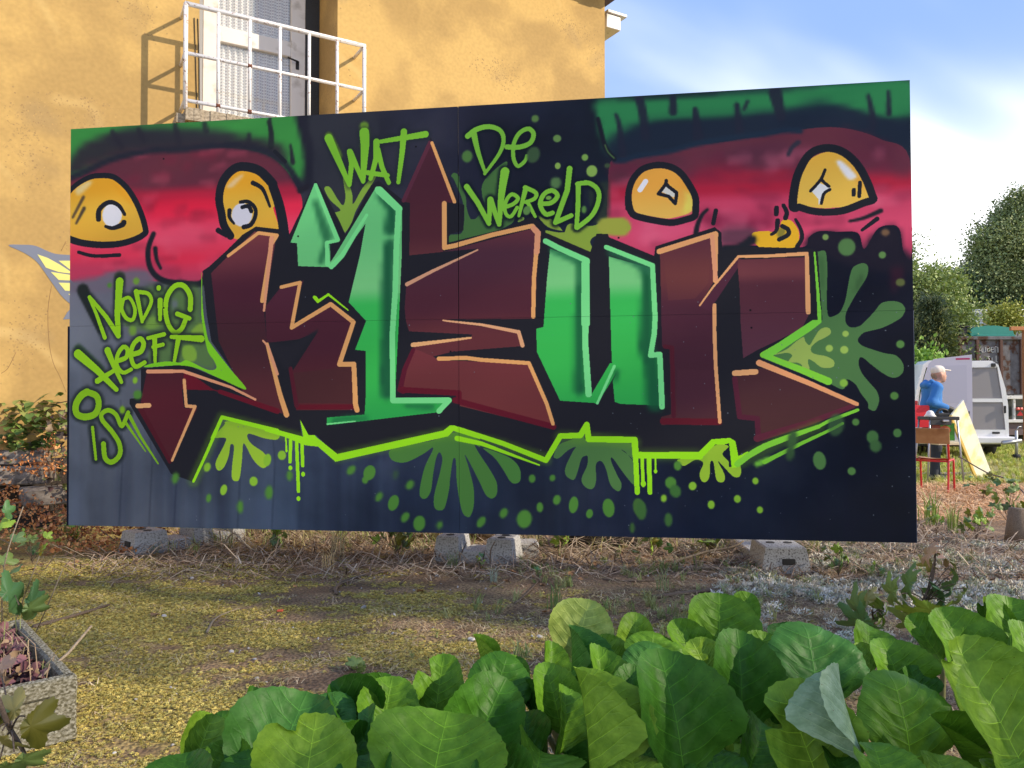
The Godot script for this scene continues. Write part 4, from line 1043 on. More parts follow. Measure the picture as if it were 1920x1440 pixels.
func build_cover() -> void:
	var near := Rect2(-3.2, 1.8, 6.0, 3.4)
	var moss_cols := [Color(0.45, 0.35, 0.08), Color(0.54, 0.42, 0.11), Color(0.34, 0.29, 0.07), Color(0.4, 0.36, 0.11)]
	scatter("moss", "low yellow green moss covering the open ground before the board", sprig(13, 0.0078, 0.0034, 1), M.veg, 140000, Rect2(-2.9, 1.9, 4.6, 3.0), func(x, z): return moss_share(x, z), 0.6, 1.5, moss_cols, 101, 0.45)
	scatter("dry_grass", "short pale dead grass lying over the soil and moss", straws(7, 0.055, 0.0018, 2), M.straw, 26000, near, func(x, z): return 0.14 + 0.16 * smoothstep(-1.0, 0.4, x) + gn2.get_noise_2d(x * 2.0, z * 2.0) * 0.9 + 0.3 * smoothstep(-0.8, 0.3, x) - 0.5 * smoothstep(3.75, 4.1, -z) * (1.0 - smoothstep(4.5, 4.8, -z)), 0.5, 1.4, [Color(0.48, 0.34, 0.19), Color(0.58, 0.47, 0.3), Color(0.3, 0.2, 0.12), Color(0.4, 0.31, 0.13), Color(0.3, 0.27, 0.1)], 102)  # straw thinned in the strip before the board, standing in for its shade
	scatter("twig_litter", "fine broken twigs and stalks littering the ground below the board", straws(4, 0.22, 0.005, 3), M.straw, 4600, Rect2(-2.6, 4.3, 6.0, 2.2), func(x, z): return 0.85, 0.5, 1.5, [Color(0.26, 0.17, 0.11), Color(0.48, 0.38, 0.27), Color(0.12, 0.075, 0.05), Color(0.36, 0.25, 0.15)], 103)
	scatter("leaf_litter", "curled brown dead leaves strewn over the soil", crumple(1), M.straw, 1500, Rect2(-3.2, 3.6, 7.0, 3.0), func(x, z): return smoothstep(4.0, 5.0, -z) * 0.8 + 0.1, 0.02, 0.05, [Color(0.2, 0.11, 0.06), Color(0.32, 0.19, 0.1), Color(0.4, 0.2, 0.08), Color(0.14, 0.09, 0.06)], 104)
	scatter("green_grass", "sparse green grass tufts in the soil right of the middle", blades(14, 0.09, 0.004, 0.8, 4), M.leafy, 1500, Rect2(-0.6, 2.9, 3.4, 2.6), func(x, z): return clampf(0.25 + gn1.get_noise_2d(x * 2.5, z * 2.5 + 20.0) * 1.3, 0, 1) * smoothstep(-0.6, 0.4, x), 0.5, 1.2, [Color(0.16, 0.23, 0.06), Color(0.24, 0.28, 0.09), Color(0.3, 0.31, 0.13)], 105)
	scatter("silver_plants", "silvery white ground cover plant spreading right of the board", sprig(24, 0.022, 0.006, 5), M.veg, 22000, Rect2(0.9, 2.8, 4.2, 3.2), func(x, z): return silver_share(x, z), 0.6, 1.5, [Color(0.46, 0.46, 0.4), Color(0.64, 0.63, 0.57), Color(0.27, 0.32, 0.2), Color(0.56, 0.48, 0.35), Color(0.36, 0.3, 0.22)], 106)
	scatter("mulch", "orange brown straw mulch in the sun behind the board", straws(7, 0.16, 0.006, 6), M.straw, 6500, Rect2(2.5, 6.4, 6.5, 5.0), func(x, z): return mulch_share(x, z), 0.6, 1.4, [Color(0.66, 0.4, 0.19), Color(0.78, 0.54, 0.31), Color(0.5, 0.28, 0.14), Color(0.7, 0.38, 0.17)], 107)
	scatter("lawn", "sunlit yellow green grass around the van", blades(9, 0.16, 0.012, 0.7, 7), M.leafy, 16000, Rect2(4.0, 10.3, 16.0, 12.0), func(x, z): return grass_share(x, z) * (0.35 + 0.6 * smoothstep(-0.3, 0.3, gn1.get_noise_2d(x * 0.8, z * 1.6) * -1.0)), 0.5, 1.2, [Color(0.36, 0.44, 0.06), Color(0.5, 0.52, 0.1), Color(0.58, 0.5, 0.17)], 108)
	scatter("weed_grass", "tangled grass and weeds along the foot of the yellow wall", blades(12, 0.26, 0.006, 0.9, 8), M.leafy, 620, Rect2(-2.4, 5.0, 4.8, 1.6), func(x, z): return 0.5 + gn1.get_noise_2d(x * 2.0, z * 2.0) * 0.8, 0.4, 0.9, [Color(0.17, 0.24, 0.06), Color(0.3, 0.32, 0.1), Color(0.52, 0.42, 0.2)], 109)
	# pale chips of stone
	var rng := RandomNumberGenerator.new()
	rng.seed = 8
	var list := []
	for i in 260:
		var x := rng.randf_range(-2.6, 2.6)
		var z := -rng.randf_range(2.2, 4.7)
		var s := rng.randf_range(0.005, 0.016) * (1.0 if rng.randf() < 0.93 else 1.9)
		var v := rng.randf_range(0.2, 0.5)
		list.append([Transform3D(Basis(Vector3(rng.randf(), rng.randf(), rng.randf() + 0.01).normalized(), rng.randf() * TAU) * Basis.from_scale(Vector3(s, s * 0.5, s * 0.7)), Vector3(x, gh(x, z) + s * 0.25, z)), Color(v, v * 0.95, v * 0.9)])
	var st := tool()
	box(st, Vector3.ZERO, Vector3(1, 1, 1), 0.28)
	st.generate_normals()
	cloud("gravel_chips", "small pale stone chips scattered over moss and soil", st.commit(), M.straw, list)

# ---------------------------------------------------------------- house
func build_house() -> void:
	var t := thing("yellow_house", "ochre yellow rendered house with a balcony door behind the board", "house")
	t.transform = Transform3D(Basis(Vector3(0.864, 0, -0.503), Vector3.UP, Vector3(0.503, 0, 0.864)), Vector3(-2.969, 0, -7.001))
	# local: x along the wall to the right, y up, z out of the wall
	var top := 6.05
	var nl := 0.105   # recess from here
	var nr := 1.405
	var right := 4.752
	var left := -4.5
	var deep := 5.0
	var dz := -0.72
	var sill := 3.05
	var head := 6.0
	var st := tool()
	for q in [[left, nl, -0.6, top], [nr, right, -0.6, top], [nl, nr, -0.6, sill], [nl, nr, head, top]]:
		box(st, Vector3((q[0] + q[1]) / 2, (q[2] + q[3]) / 2, -0.48), Vector3(q[1] - q[0] - 0.0, q[3] - q[2], 0.96), 0.0)
	var wall := obj("wall", st, M.stucco, t)
	st = tool()
	box(st, Vector3(right - 0.15, 2.72, -deep / 2 - 0.482), Vector3(0.3, 6.64, deep - 0.962), 0.0)
	box(st, Vector3(left + 0.15, 2.72, -deep / 2 - 0.482), Vector3(0.3, 6.64, deep - 0.962), 0.0)
	box(st, Vector3((left + right) / 2, 2.72, -deep - 0.152), Vector3(right - left, 6.64, 0.3), 0.0)
	obj("side_wall", st, M.stucco, t)
	# roof and eave
	var tile := mat(lin(0.09, 0.055, 0.045), 0.8)
	var roof := obj("roof", bx(Vector3((left + right) / 2 + 0.1, 6.13, -2.5), Vector3(right - left + 0.42, 0.14, deep + 0.75), 0.01), tile, t)
	for i in 12:
		obj("verge_tile", bx(Vector3(right + 0.07, 6.1 - 0.03 * (i % 2), 0.2 - i * 0.4), Vector3(0.2, 0.07, 0.36), 0.01, Basis(Vector3.RIGHT, 0.12)), tile, roof)
	var gut := obj("gutter_box", bx(Vector3(4.961, 5.716, -0.1) + Vector3(0.0, 0.0, -0.24), Vector3(0.22, 0.17, 0.5), 0.006), M.white_paint, t)
	obj("gutter_lip", bx(Vector3(4.978, 5.801, -0.1) + Vector3(0.03, 0.03, -0.24), Vector3(0.3, 0.035, 0.54), 0.004), M.white_paint, gut)
	# hairline joint and cracks in the render
	var crack := mat(lin(0.27, 0.16, 0.07), 0.95)
	for c in [[Vector2(-1.039, 1.958), Vector2(-1.063, 1.754), Vector2(-1.053, 1.486), Vector2(-1.021, 1.308), Vector2(-0.973, 1.197), Vector2(-0.925, 1.062)], [Vector2(-0.938, 2.342), Vector2(-0.972, 2.257)], [Vector2(-1.285, 1.39), Vector2(-1.339, 1.257), Vector2(-1.386, 1.212)]]:
		var pts := []
		for q in c: pts.append(Vector3(q.x, q.y, 0.0))
		var bent := smoothed3(pts)
		obj("crack", tb(bent, 0.0022, 0.0018, 4), crack, wall)
	# painted wing
	var wing := mat(lin(0.17, 0.19, 0.25), 0.8)
	var w1 := obj("painted_wing", pr(smooth([Vector2(-1.347, 2.264), Vector2(-1.258, 2.278), Vector2(-1.16, 2.279), Vector2(-1.061, 2.239), Vector2(-0.983, 2.224), Vector2(-0.794, 2.237), Vector2(-0.633, 2.29), Vector2(-0.627, 1.687), Vector2(-0.829, 1.768), Vector2(-0.948, 1.852), Vector2(-1.043, 1.989), Vector2(-1.144, 2.142), Vector2(-1.239, 2.213)], 4, true), 0.0, 0.0025), wing, t)
	var yl := mat(lin(0.72, 0.66, 0.2), 0.8)
	for q in [[Vector2(-1.144, 2.209), Vector2(-1.068, 2.185), Vector2(-0.982, 2.138), Vector2(-0.904, 2.086), Vector2(-0.752, 2.048), Vector2(-0.752, 2.03), Vector2(-0.872, 2.066), Vector2(-0.99, 2.074), Vector2(-1.082, 2.103)], [Vector2(-0.991, 2.169), Vector2(-0.873, 2.18), Vector2(-0.713, 2.18), Vector2(-0.712, 2.051), Vector2(-0.832, 2.042)], [Vector2(-1.047, 2.07), Vector2(-0.911, 2.058), Vector2(-0.752, 2.071), Vector2(-0.752, 2.011), Vector2(-0.989, 2.007)], [Vector2(-0.989, 1.984), Vector2(-0.752, 1.993), Vector2(-0.751, 1.92), Vector2(-0.941, 1.92)], [Vector2(-0.918, 1.894), Vector2(-0.751, 1.897), Vector2(-0.75, 1.855), Vector2(-0.87, 1.848)]]:
		obj("feather", pr(q, 0.0027, 0.004), yl, w1)
	obj("painted_tail", pr([Vector2(-0.897, 1.773), Vector2(-0.924, 1.735), Vector2(-0.954, 1.675), Vector2(-0.892, 1.683), Vector2(-0.829, 1.695), Vector2(-0.83, 1.777)], 0.0, 0.0025), wing, w1)
	# plinth
	obj("plinth", bx(Vector3((left + right) / 2, -0.12, 0.03), Vector3(right - left, 0.5, 0.055), 0.01), grainy(mat(lin(0.27, 0.19, 0.09), 0.95), M.speck, 1.0), t)
	balcony(t, nl, nr, sill, dz)

func smoothed3(p: Array) -> Array:
	var o := []
	for i in p.size() - 1:
		var a: Vector3 = p[maxi(i - 1, 0)]
		var d: Vector3 = p[mini(i + 2, p.size() - 1)]
		for k in 4: o.append(p[i].cubic_interpolate(p[i + 1], a, d, k / 4.0))
	o.append(p[-1])
	return o

func balcony(t: Node3D, nl: float, nr: float, sill: float, dz: float) -> void:
	# door at the back of the recess
	var w := nr - nl
	var door := Node3D.new()
	put(door, "balcony_door", t)
	door.position = Vector3(nl, 3.56, dz)
	var h := 2.44
	for q in [[0.06, 0.12, "white_frame", M.grey_paint], [w - 0.075, 0.15, "dark_frame", M.dark_paint]]:
		obj(q[2], bx(Vector3(q[0], h / 2, 0.04), Vector3(q[1], h, 0.1), 0.004), q[3], door)
	obj("threshold", bx(Vector3(w / 2, -0.255, 0.25), Vector3(w - 0.006, 0.5, 0.7), 0.01), M.slab, door)
	var x0 := 0.122
	var x1 := w - 0.152
	var leaf := obj("door_leaf", null, null, door)
	var st := tool()
	for q in [[x0, x0 + 0.15, 0.0, h], [x1 - 0.15, x1, 0.0, h]]:
		box(st, Vector3((q[0] + q[1]) / 2, h / 2, 0.06), Vector3(q[1] - q[0], h, 0.06), 0.006)
	for q in [[0.0, 0.22], [1.06, 1.22], [2.3, 2.44]]:
		box(st, Vector3((x0 + x1) / 2, (q[0] + q[1]) / 2, 0.058), Vector3(x1 - x0 - 0.3, q[1] - q[0], 0.056), 0.006)
	st.generate_normals()
	leaf.mesh = st.commit()
	leaf.material_override = M.white_paint
	for q in [[0.22, 1.06], [1.22, 2.3]]:
		obj("pane", bx(Vector3((x0 + x1) / 2, (q[0] + q[1]) / 2, 0.05), Vector3(x1 - x0 - 0.3, q[1] - q[0], 0.004)), M.glass, door)
	# lace curtains
	var im := Image.create(256, 256, false, Image.FORMAT_RGBA8)
	im.fill(Color(0.95, 0.93, 0.91))
	for y in 8:
		for x in 8:
			var c := Vector2(x * 32 + 16, y * 32 + 16)
			dab(im, c, 8.0, Color(0.42, 0.38, 0.39))
			dab(im, c, 5.0, Color(0.8, 0.76, 0.76))
			im.fill_rect(Rect2i(x * 32, y * 32, 3, 32), Color(0.62, 0.58, 0.58))
	var lace := mat(Color.WHITE, 0.9)
	lace.albedo_texture = ImageTexture.create_from_image(im)
	var a := x0 + 0.13
	var b := x1 - 0.13
	for q in [[a, a + (b - a) * 0.56, 0.016, 46.0], [a + (b - a) * 0.54, b, 0.008, 30.0]]:
		var cu := obj("lace_curtain", grid(60, 4, func(u, v): return Vector3(lerpf(q[0], q[1], u), lerpf(2.32, 0.14, v), 0.015 + q[2] * sin(u * q[3])), Rect2(0, 0, 2.6 * (q[1] - q[0]) / 0.5, 8.5)), lace, door)
	var dim := Image.create(64, 64, false, Image.FORMAT_RGBA8)
	dim.fill(Color(0.3, 0.29, 0.33))
	obj("dark_room_sheet", bx(Vector3(w / 2, h / 2, -0.06), Vector3(w - 0.02, h, 0.01)), mat(lin(0.1, 0.1, 0.12), 0.9), door)  # dark sheet put in for the unlit room behind the curtains
	var hd := obj("handle", tb([Vector3(x1 - 0.09, 1.0, 0.09), Vector3(x1 - 0.09, 1.0, 0.14), Vector3(x1 - 0.2, 1.02, 0.145)], 0.011, 0.009, 6), M.black, door)
	obj("rosette", bx(Vector3(x1 - 0.085, 0.98, 0.093), Vector3(0.035, 0.09, 0.012), 0.004), M.black, hd)
	# cables down the left jamb
	for q in [[0.02, 0.0], [0.05, 0.03]]:
		obj("cable", tb([Vector3(nl - 0.045 + q[1], 4.5, 0.006), Vector3(nl - 0.03 + q[1], 4.1, 0.006), Vector3(nl - 0.01 + q[1] * 0.6, 3.4, 0.006)], 0.004, 0.004, 4), M.black, t)
	# slab and railing
	var yb: float = Vector3(-0.036, 3.549, 0.3).y
	var yt: float = Vector3(-0.057, 4.474, 0.3).y
	var xl: float = Vector3(-0.049, 4.032, 0.3).x
	var xr: float = Vector3(1.581, 4.296, 0.3).x
	var sl := obj("balcony_slab", null, M.slab, t)
	var rng := RandomNumberGenerator.new()
	rng.seed = 2
	var g := tool()
	var n := 26
	for i in n:
		# a slab whose front edge has crumbled
		var u := float(i) / n
		var x := lerpf(xl - 0.07, xr + 0.06, u + 0.5 / n)
		var cut := rng.randf_range(0.0, 0.012) + (0.055 if i < 1 else 0.0)
		box(g, Vector3(x, yb - 0.062 - (0.014 if i < 1 else 0.0) - cut * 0.3, 0.185 - cut / 2), Vector3((xr - xl + 0.13) / n + 0.0004, 0.11 - (0.028 if i < 1 else 0.0), 0.37 - cut), 0.0)
	g.generate_normals()
	sl.mesh = g.commit()
	var rl := Node3D.new()
	put(rl, "railing", t)
	var z := 0.3
	var r := 0.0175
	for i in 7:
		var x := lerpf(xl, xr, i / 6.0)
		var end := i == 0 or i == 6
		obj("baluster", tb([Vector3(x, yb - 0.01 if end or i % 2 == 1 else yb + 0.055, z), Vector3(x, yt, z)], r * (1.15 if end else 0.92), -1.0, 8), M.white_metal, rl)
	for q in [[yt, 1.2], [lerpf(yb, yt, 0.527), 0.95], [yb + 0.07, 0.95]]:
		obj("rail", tb([Vector3(xl - 0.01, q[0], z), Vector3(xr + 0.012, q[0], z)], r * q[1], -1.0, 8), M.white_metal, rl)
		for x in [xl, xr]:
			if x == xr and q[0] < yb + 0.2: continue
			obj("wall_tie", tb([Vector3(x, q[0], z), Vector3(x, q[0], -0.02)], r * 0.95, -1.0, 8), M.white_metal, rl)
	for q in [[1, yb + 0.07], [2, yb + 0.07], [2, lerpf(yb, yt, 0.527)]]:
		obj("rust_patch", bx(Vector3(lerpf(xl, xr, q[0] / 6.0), q[1], z), Vector3(0.05, 0.04, 0.041), 0.012), M.rust, rl)

# ---------------------------------------------------------------- concrete fence feet
func foot(label: String, a: Vector3, b: Vector3, parts: Array, wide: float, tall: float, m: Material) -> Node3D:
	# parts: [from, to, raised] along the foot from a to b
	var t := thing("fence_foot", label, "concrete foot", Vector3(a.x, gh(a.x, a.z) - 0.012, a.z), atan2(-(b.z - a.z), b.x - a.x), "concrete fence feet under the board")
	var len := Vector2(b.x - a.x, b.z - a.z).length()
	var st := tool()
	var lowy := tall * 0.52
	for q in parts:
		var h: float = tall if q[2] else lowy
		var x0: float = q[0] * len
		var x1: float = q[1] * len
		var ta := 0.018 if q[2] else 0.003
		var c := Vector3((x0 + x1) / 2, h / 2, -wide / 2)
		var lo := [Vector3(x0, 0, 0.012), Vector3(x1, 0, 0.012), Vector3(x1, 0, -wide - 0.012), Vector3(x0, 0, -wide - 0.012)]
		var bv := 0.008
		var mid := [Vector3(x0 + ta * 0.9, h - bv, -ta), Vector3(x1 - ta * 0.9, h - bv, -ta), Vector3(x1 - ta * 0.9, h - bv, -wide + ta), Vector3(x0 + ta * 0.9, h - bv, -wide + ta)]
		var hi := [Vector3(x0 + ta + bv, h, -ta - bv), Vector3(x1 - ta - bv, h, -ta - bv), Vector3(x1 - ta - bv, h, -wide + ta + bv), Vector3(x0 + ta + bv, h, -wide + ta + bv)]
		for k in 4:
			var n := (k + 1) % 4
			face(st, [lo[k], lo[n], mid[n], mid[k]], c)
			face(st, [mid[k], mid[n], hi[n], hi[k]], c)
		face(st, hi, c)
	var body := obj("block", st, m, t)
	var dark := mat(lin(0.03, 0.028, 0.025), 0.95)
	for q in parts:
		if q[2] and (q[1] - q[0]) * len > 0.1:
			for k in [0.3, 0.68]:
				var d := CylinderMesh.new()
				d.top_radius = 0.026
				d.bottom_radius = 0.026
				d.height = 0.004
				d.radial_segments = 14
				var o := obj("socket", d, dark, t)
				o.position = Vector3((q[0] + q[1]) / 2 * len, tall + 0.001, -wide * k)
	var hole := obj("handle_slot", bx(Vector3(0.006, tall * 0.5, -wide * 0.45), Vector3(0.012, 0.035, 0.075), 0.004), dark, t)
	return t

func build_feet() -> void:
	foot("long grey concrete fence foot under the left end of the board", Vector3(-2.414, 0, -4.951), Vector3(-1.901, -0.019, -5.556), [[0.0, 0.3, true], [0.3, 0.5, false], [0.5, 0.7, true], [0.7, 0.86, false], [0.86, 1.0, true]], 0.22, 0.155, M.concrete)
	foot("pale concrete fence foot with two raised ends under the middle of the board", Vector3(-0.492, 0, -4.837), Vector3(0.006, 0, -4.682), [[0.0, 0.34, true], [0.34, 0.64, false], [0.64, 1.0, true]], 0.22, 0.165, M.concrete)
	foot("concrete fence foot end-on among twigs under the right end of the board", Vector3(1.723, 0, -4.481), Vector3(1.781, -0.023, -5.66), [[0.0, 0.28, true], [0.28, 0.6, false], [0.6, 0.78, true], [0.78, 1.0, false]], 0.27, 0.165, M.concrete)
	var k := thing("concrete_block", "small flat grey concrete block beside the middle fence foot", "concrete block", on_ground(Vector3(0.094, 0, -4.902), -0.01), 0.05)
	obj("block", bx(Vector3(0, 0.05, -0.09), Vector3(0.155, 0.105, 0.18), 0.01), M.concrete, k)
	var lg := thing("added_dark_log", "dark log shape added for the dark hole behind the board", "log", on_ground(Vector3(0.62, -0.011, -5.311), 0.055), 0.1)  # made-up log, standing in for a dark hole
	obj("trunk", tb([Vector3(-0.24, 0, 0), Vector3(-0.05, 0.012, 0.01), Vector3(0.22, 0, 0)], 0.085, 0.075, 10), grainy(mat(lin(0.028, 0.02, 0.015), 0.95), M.speck, 5.0, M.rough, 0.3), lg)
	var yb := thing("ochre_block", "low ochre painted concrete block behind the middle fence foot", "concrete block", on_ground(Vector3(-0.27, -0.021, -5.607), -0.02), -0.1)
	obj("block", bx(Vector3(0, 0.1, -0.1), Vector3(0.8, 0.2, 0.16), 0.012), grainy(mat(lin(0.4, 0.26, 0.1), 0.95), M.speck, 1.4, M.rough, 0.5), yb)

# ---------------------------------------------------------------- big leaved border plants
var leaf_meshes := []
var leaf_mats := []

func leaf_mesh(sd: int, ser: float, cup: float, fold: float, notch: float, roll: float) -> ArrayMesh:
	# blade of unit width and unit length; base at the origin, growing along +y, facing +z
	var nz := noise(sd, 1.3, 2)
	var rng := RandomNumberGenerator.new()
	rng.seed = sd * 7 + 1
	var na := 72
	var nr := 16
	var st := tool(true)
	var asym := rng.randf_range(-0.06, 0.06)
	var na0 := rng.randf_range(0.2, 2.6)
	for j in nr + 1:
		for i in na + 1:
			var a := TAU * i / na
			var r := float(j) / nr
			var s := 1.0
			s += 0.035 * sin(a * 3.0 + sd) + 0.02 * sin(a * 5.0 + sd * 2.0)
			s += ser * (0.9 if i % 2 == 0 else -0.9) * pow(r, 5.0)
			if notch > 0.0:
				var dn := absf(wrapf(a - na0, -PI, PI))
				s -= notch * smoothstep(0.28, 0.05, dn) * pow(r, 1.5)
				s -= notch * 0.45 * smoothstep(0.2, 0.03, absf(wrapf(a - na0 - 1.6, -PI, PI))) * pow(r, 2.0)
			var x := 0.5 * signf(cos(a)) * pow(absf(cos(a)), 0.86) * r * s
			var y := 0.54 + 0.5 * signf(sin(a)) * pow(absf(sin(a)), 0.92) * r * s
			var k := smoothstep(-0.05, 0.6, y)
			x *= lerpf(0.42, 1.0, k) * (1.0 + asym * signf(x))
			# gutter, cup, rolled rim, pleats between the side veins
			var z := cup * x * x * 2.4 + absf(x) * fold
			z += -roll * pow(maxf(0.0, r - 0.55) / 0.45, 2.0) * 0.12
			z -= 0.30 * pow(maxf(y - 0.25, 0.0), 2.0) * (0.4 + cup)
			var side := y - 0.62 * absf(x) * 2.0
			z += 0.026 * (absf(sin(side * 14.0)) - 0.6) * smoothstep(0.01, 0.16, absf(x)) * (1.0 - 0.5 * r)
			z += nz.get_noise_2d(x * 2.2 + 7.0, y * 2.2) * 0.03 * (0.3 + r)
			z += 0.02 * sin(a * 7.0 + sd) * pow(r, 4.0)
			st.set_color(Color(1.9, 1.75, 1.3) if j == nr else Color.WHITE)
			st.set_uv(Vector2(clampf(x + 0.5, 0, 1), clampf(1.0 - y / 1.06, 0, 1)))
			st.add_vertex(Vector3(x, y, z))
	var w := na + 1
	for j in nr:
		for i in na:
			var a := j * w + i
			for k in [a, a + w, a + 1, a + 1, a + w, a + w + 1]: st.add_index(k)
	st.generate_normals()
	return st.commit()

func leaf_textures() -> Array:
	var s := 512
	var al := Image.create(s, s, false, Image.FORMAT_RGBA8)
	var n1 := noise(201, 0.012, 5).get_image(s, s)
	var n2 := noise(202, 0.06, 3).get_image(s, s)
	var bu := Image.create(s, s, false, Image.FORMAT_RGBA8)
	for y in s:
		for x in s:
			var v := n1.get_pixel(x, y).r
			var w := n2.get_pixel(x, y).r
			al.set_pixel(x, y, Color(0.58 + 0.2 * v, 0.64 + 0.16 * v, 0.52 + 0.2 * v) * (0.95 + 0.08 * w))
			bu.set_pixel(x, y, Color.WHITE * (0.55 + 0.12 * w))
	var lines := []
	lines.append([[Vector2(256, 512), Vector2(254, 300), Vector2(258, 20)], 7.0, 1.6])
	var rng := RandomNumberGenerator.new()
	rng.seed = 21
	for k in 7:
		var y := 455.0 - k * 60.0
		for sgn in [-1, 1]:
			var l := 240.0 - absf(k - 2.0) * 24.0
			var e := Vector2(256 + sgn * l, y - l * rng.randf_range(0.6, 0.72))
			var mid := Vector2(256 + sgn * l * 0.5, y - l * rng.randf_range(0.2, 0.26))
			lines.append([[Vector2(256, y), mid, e], 3.6, 1.0])
			for b in 3:
				var t := 0.3 + 0.2 * b
				var p: Vector2 = Vector2(256, y).lerp(mid, t * 1.4) if t < 0.6 else mid.lerp(e, (t - 0.4) * 1.4)
				var up := -1.0 if b % 2 else 0.35
				lines.append([[p, p + Vector2(sgn * 20, 16 * up - 8), p + Vector2(sgn * 46, 34 * up - 22)], 1.3, 0.6])
	for l in lines:
		var sm: Array = smooth(l[0], 8)
		line(bu, sm, l[1] * 5.0, l[2] * 5.0, Color(0.4, 0.4, 0.4))
	bu.resize(128, 128, Image.INTERPOLATE_BILINEAR)
	bu.resize(512, 512, Image.INTERPOLATE_CUBIC)
	for l in lines:
		var sm: Array = smooth(l[0], 8)
		line(bu, sm, l[1] * 1.5, l[2] * 1.5, Color(0.2, 0.2, 0.2))
		line(al, sm, l[1] * 0.75, l[2] * 0.7, Color(0.78, 0.84, 0.66) if l[1] < 3.0 else Color(0.95, 0.98, 0.8))
	for i in 16:
		dab(al, Vector2(rng.randf() * s, rng.randf() * s), rng.randf_range(1, 2.6), Color(0.5, 0.36, 0.2))
	bu.resize(256, 256, Image.INTERPOLATE_BILINEAR)
	bu.resize(512, 512, Image.INTERPOLATE_BILINEAR)
	return [ImageTexture.create_from_image(al), ImageTexture.create_from_image(bu)]

func leaf(plant: Node3D, at: Vector3, w: float, h: float, yaw: float, pitch: float, roll: float, kind: int, tone: int) -> void:
	var b := Basis(Vector3.UP, deg_to_rad(yaw)) * Basis(Vector3.BACK, deg_to_rad(roll)) * Basis(Vector3.RIGHT, deg_to_rad(-pitch))
	var base := at - b.y * h * 0.52
	var o := MeshInstance3D.new()
	o.mesh = leaf_meshes[kind]
	o.material_override = leaf_mats[tone]
	put(o, "leaf", plant)
	o.transform = Transform3D(b.scaled_local(Vector3(w, h, (w + h) * 0.5)), base - plant.position)
	# stalk down to the crown of the plant
	var root := Vector3(lerpf(base.x, plant.position.x, 0.35), 0.0, lerpf(base.z, plant.position.z, 0.35))
	root.y = gh(root.x, root.z)
	var p0 := base - b.y * -0.02 * h
	var st := tb(smoothed3([root - plant.position, root.lerp(base, 0.5) + Vector3(0, 0.02, -0.01) - plant.position, p0 - plant.position]), 0.011, 0.007, 6)
	obj("stalk", st, M.stalk, plant)

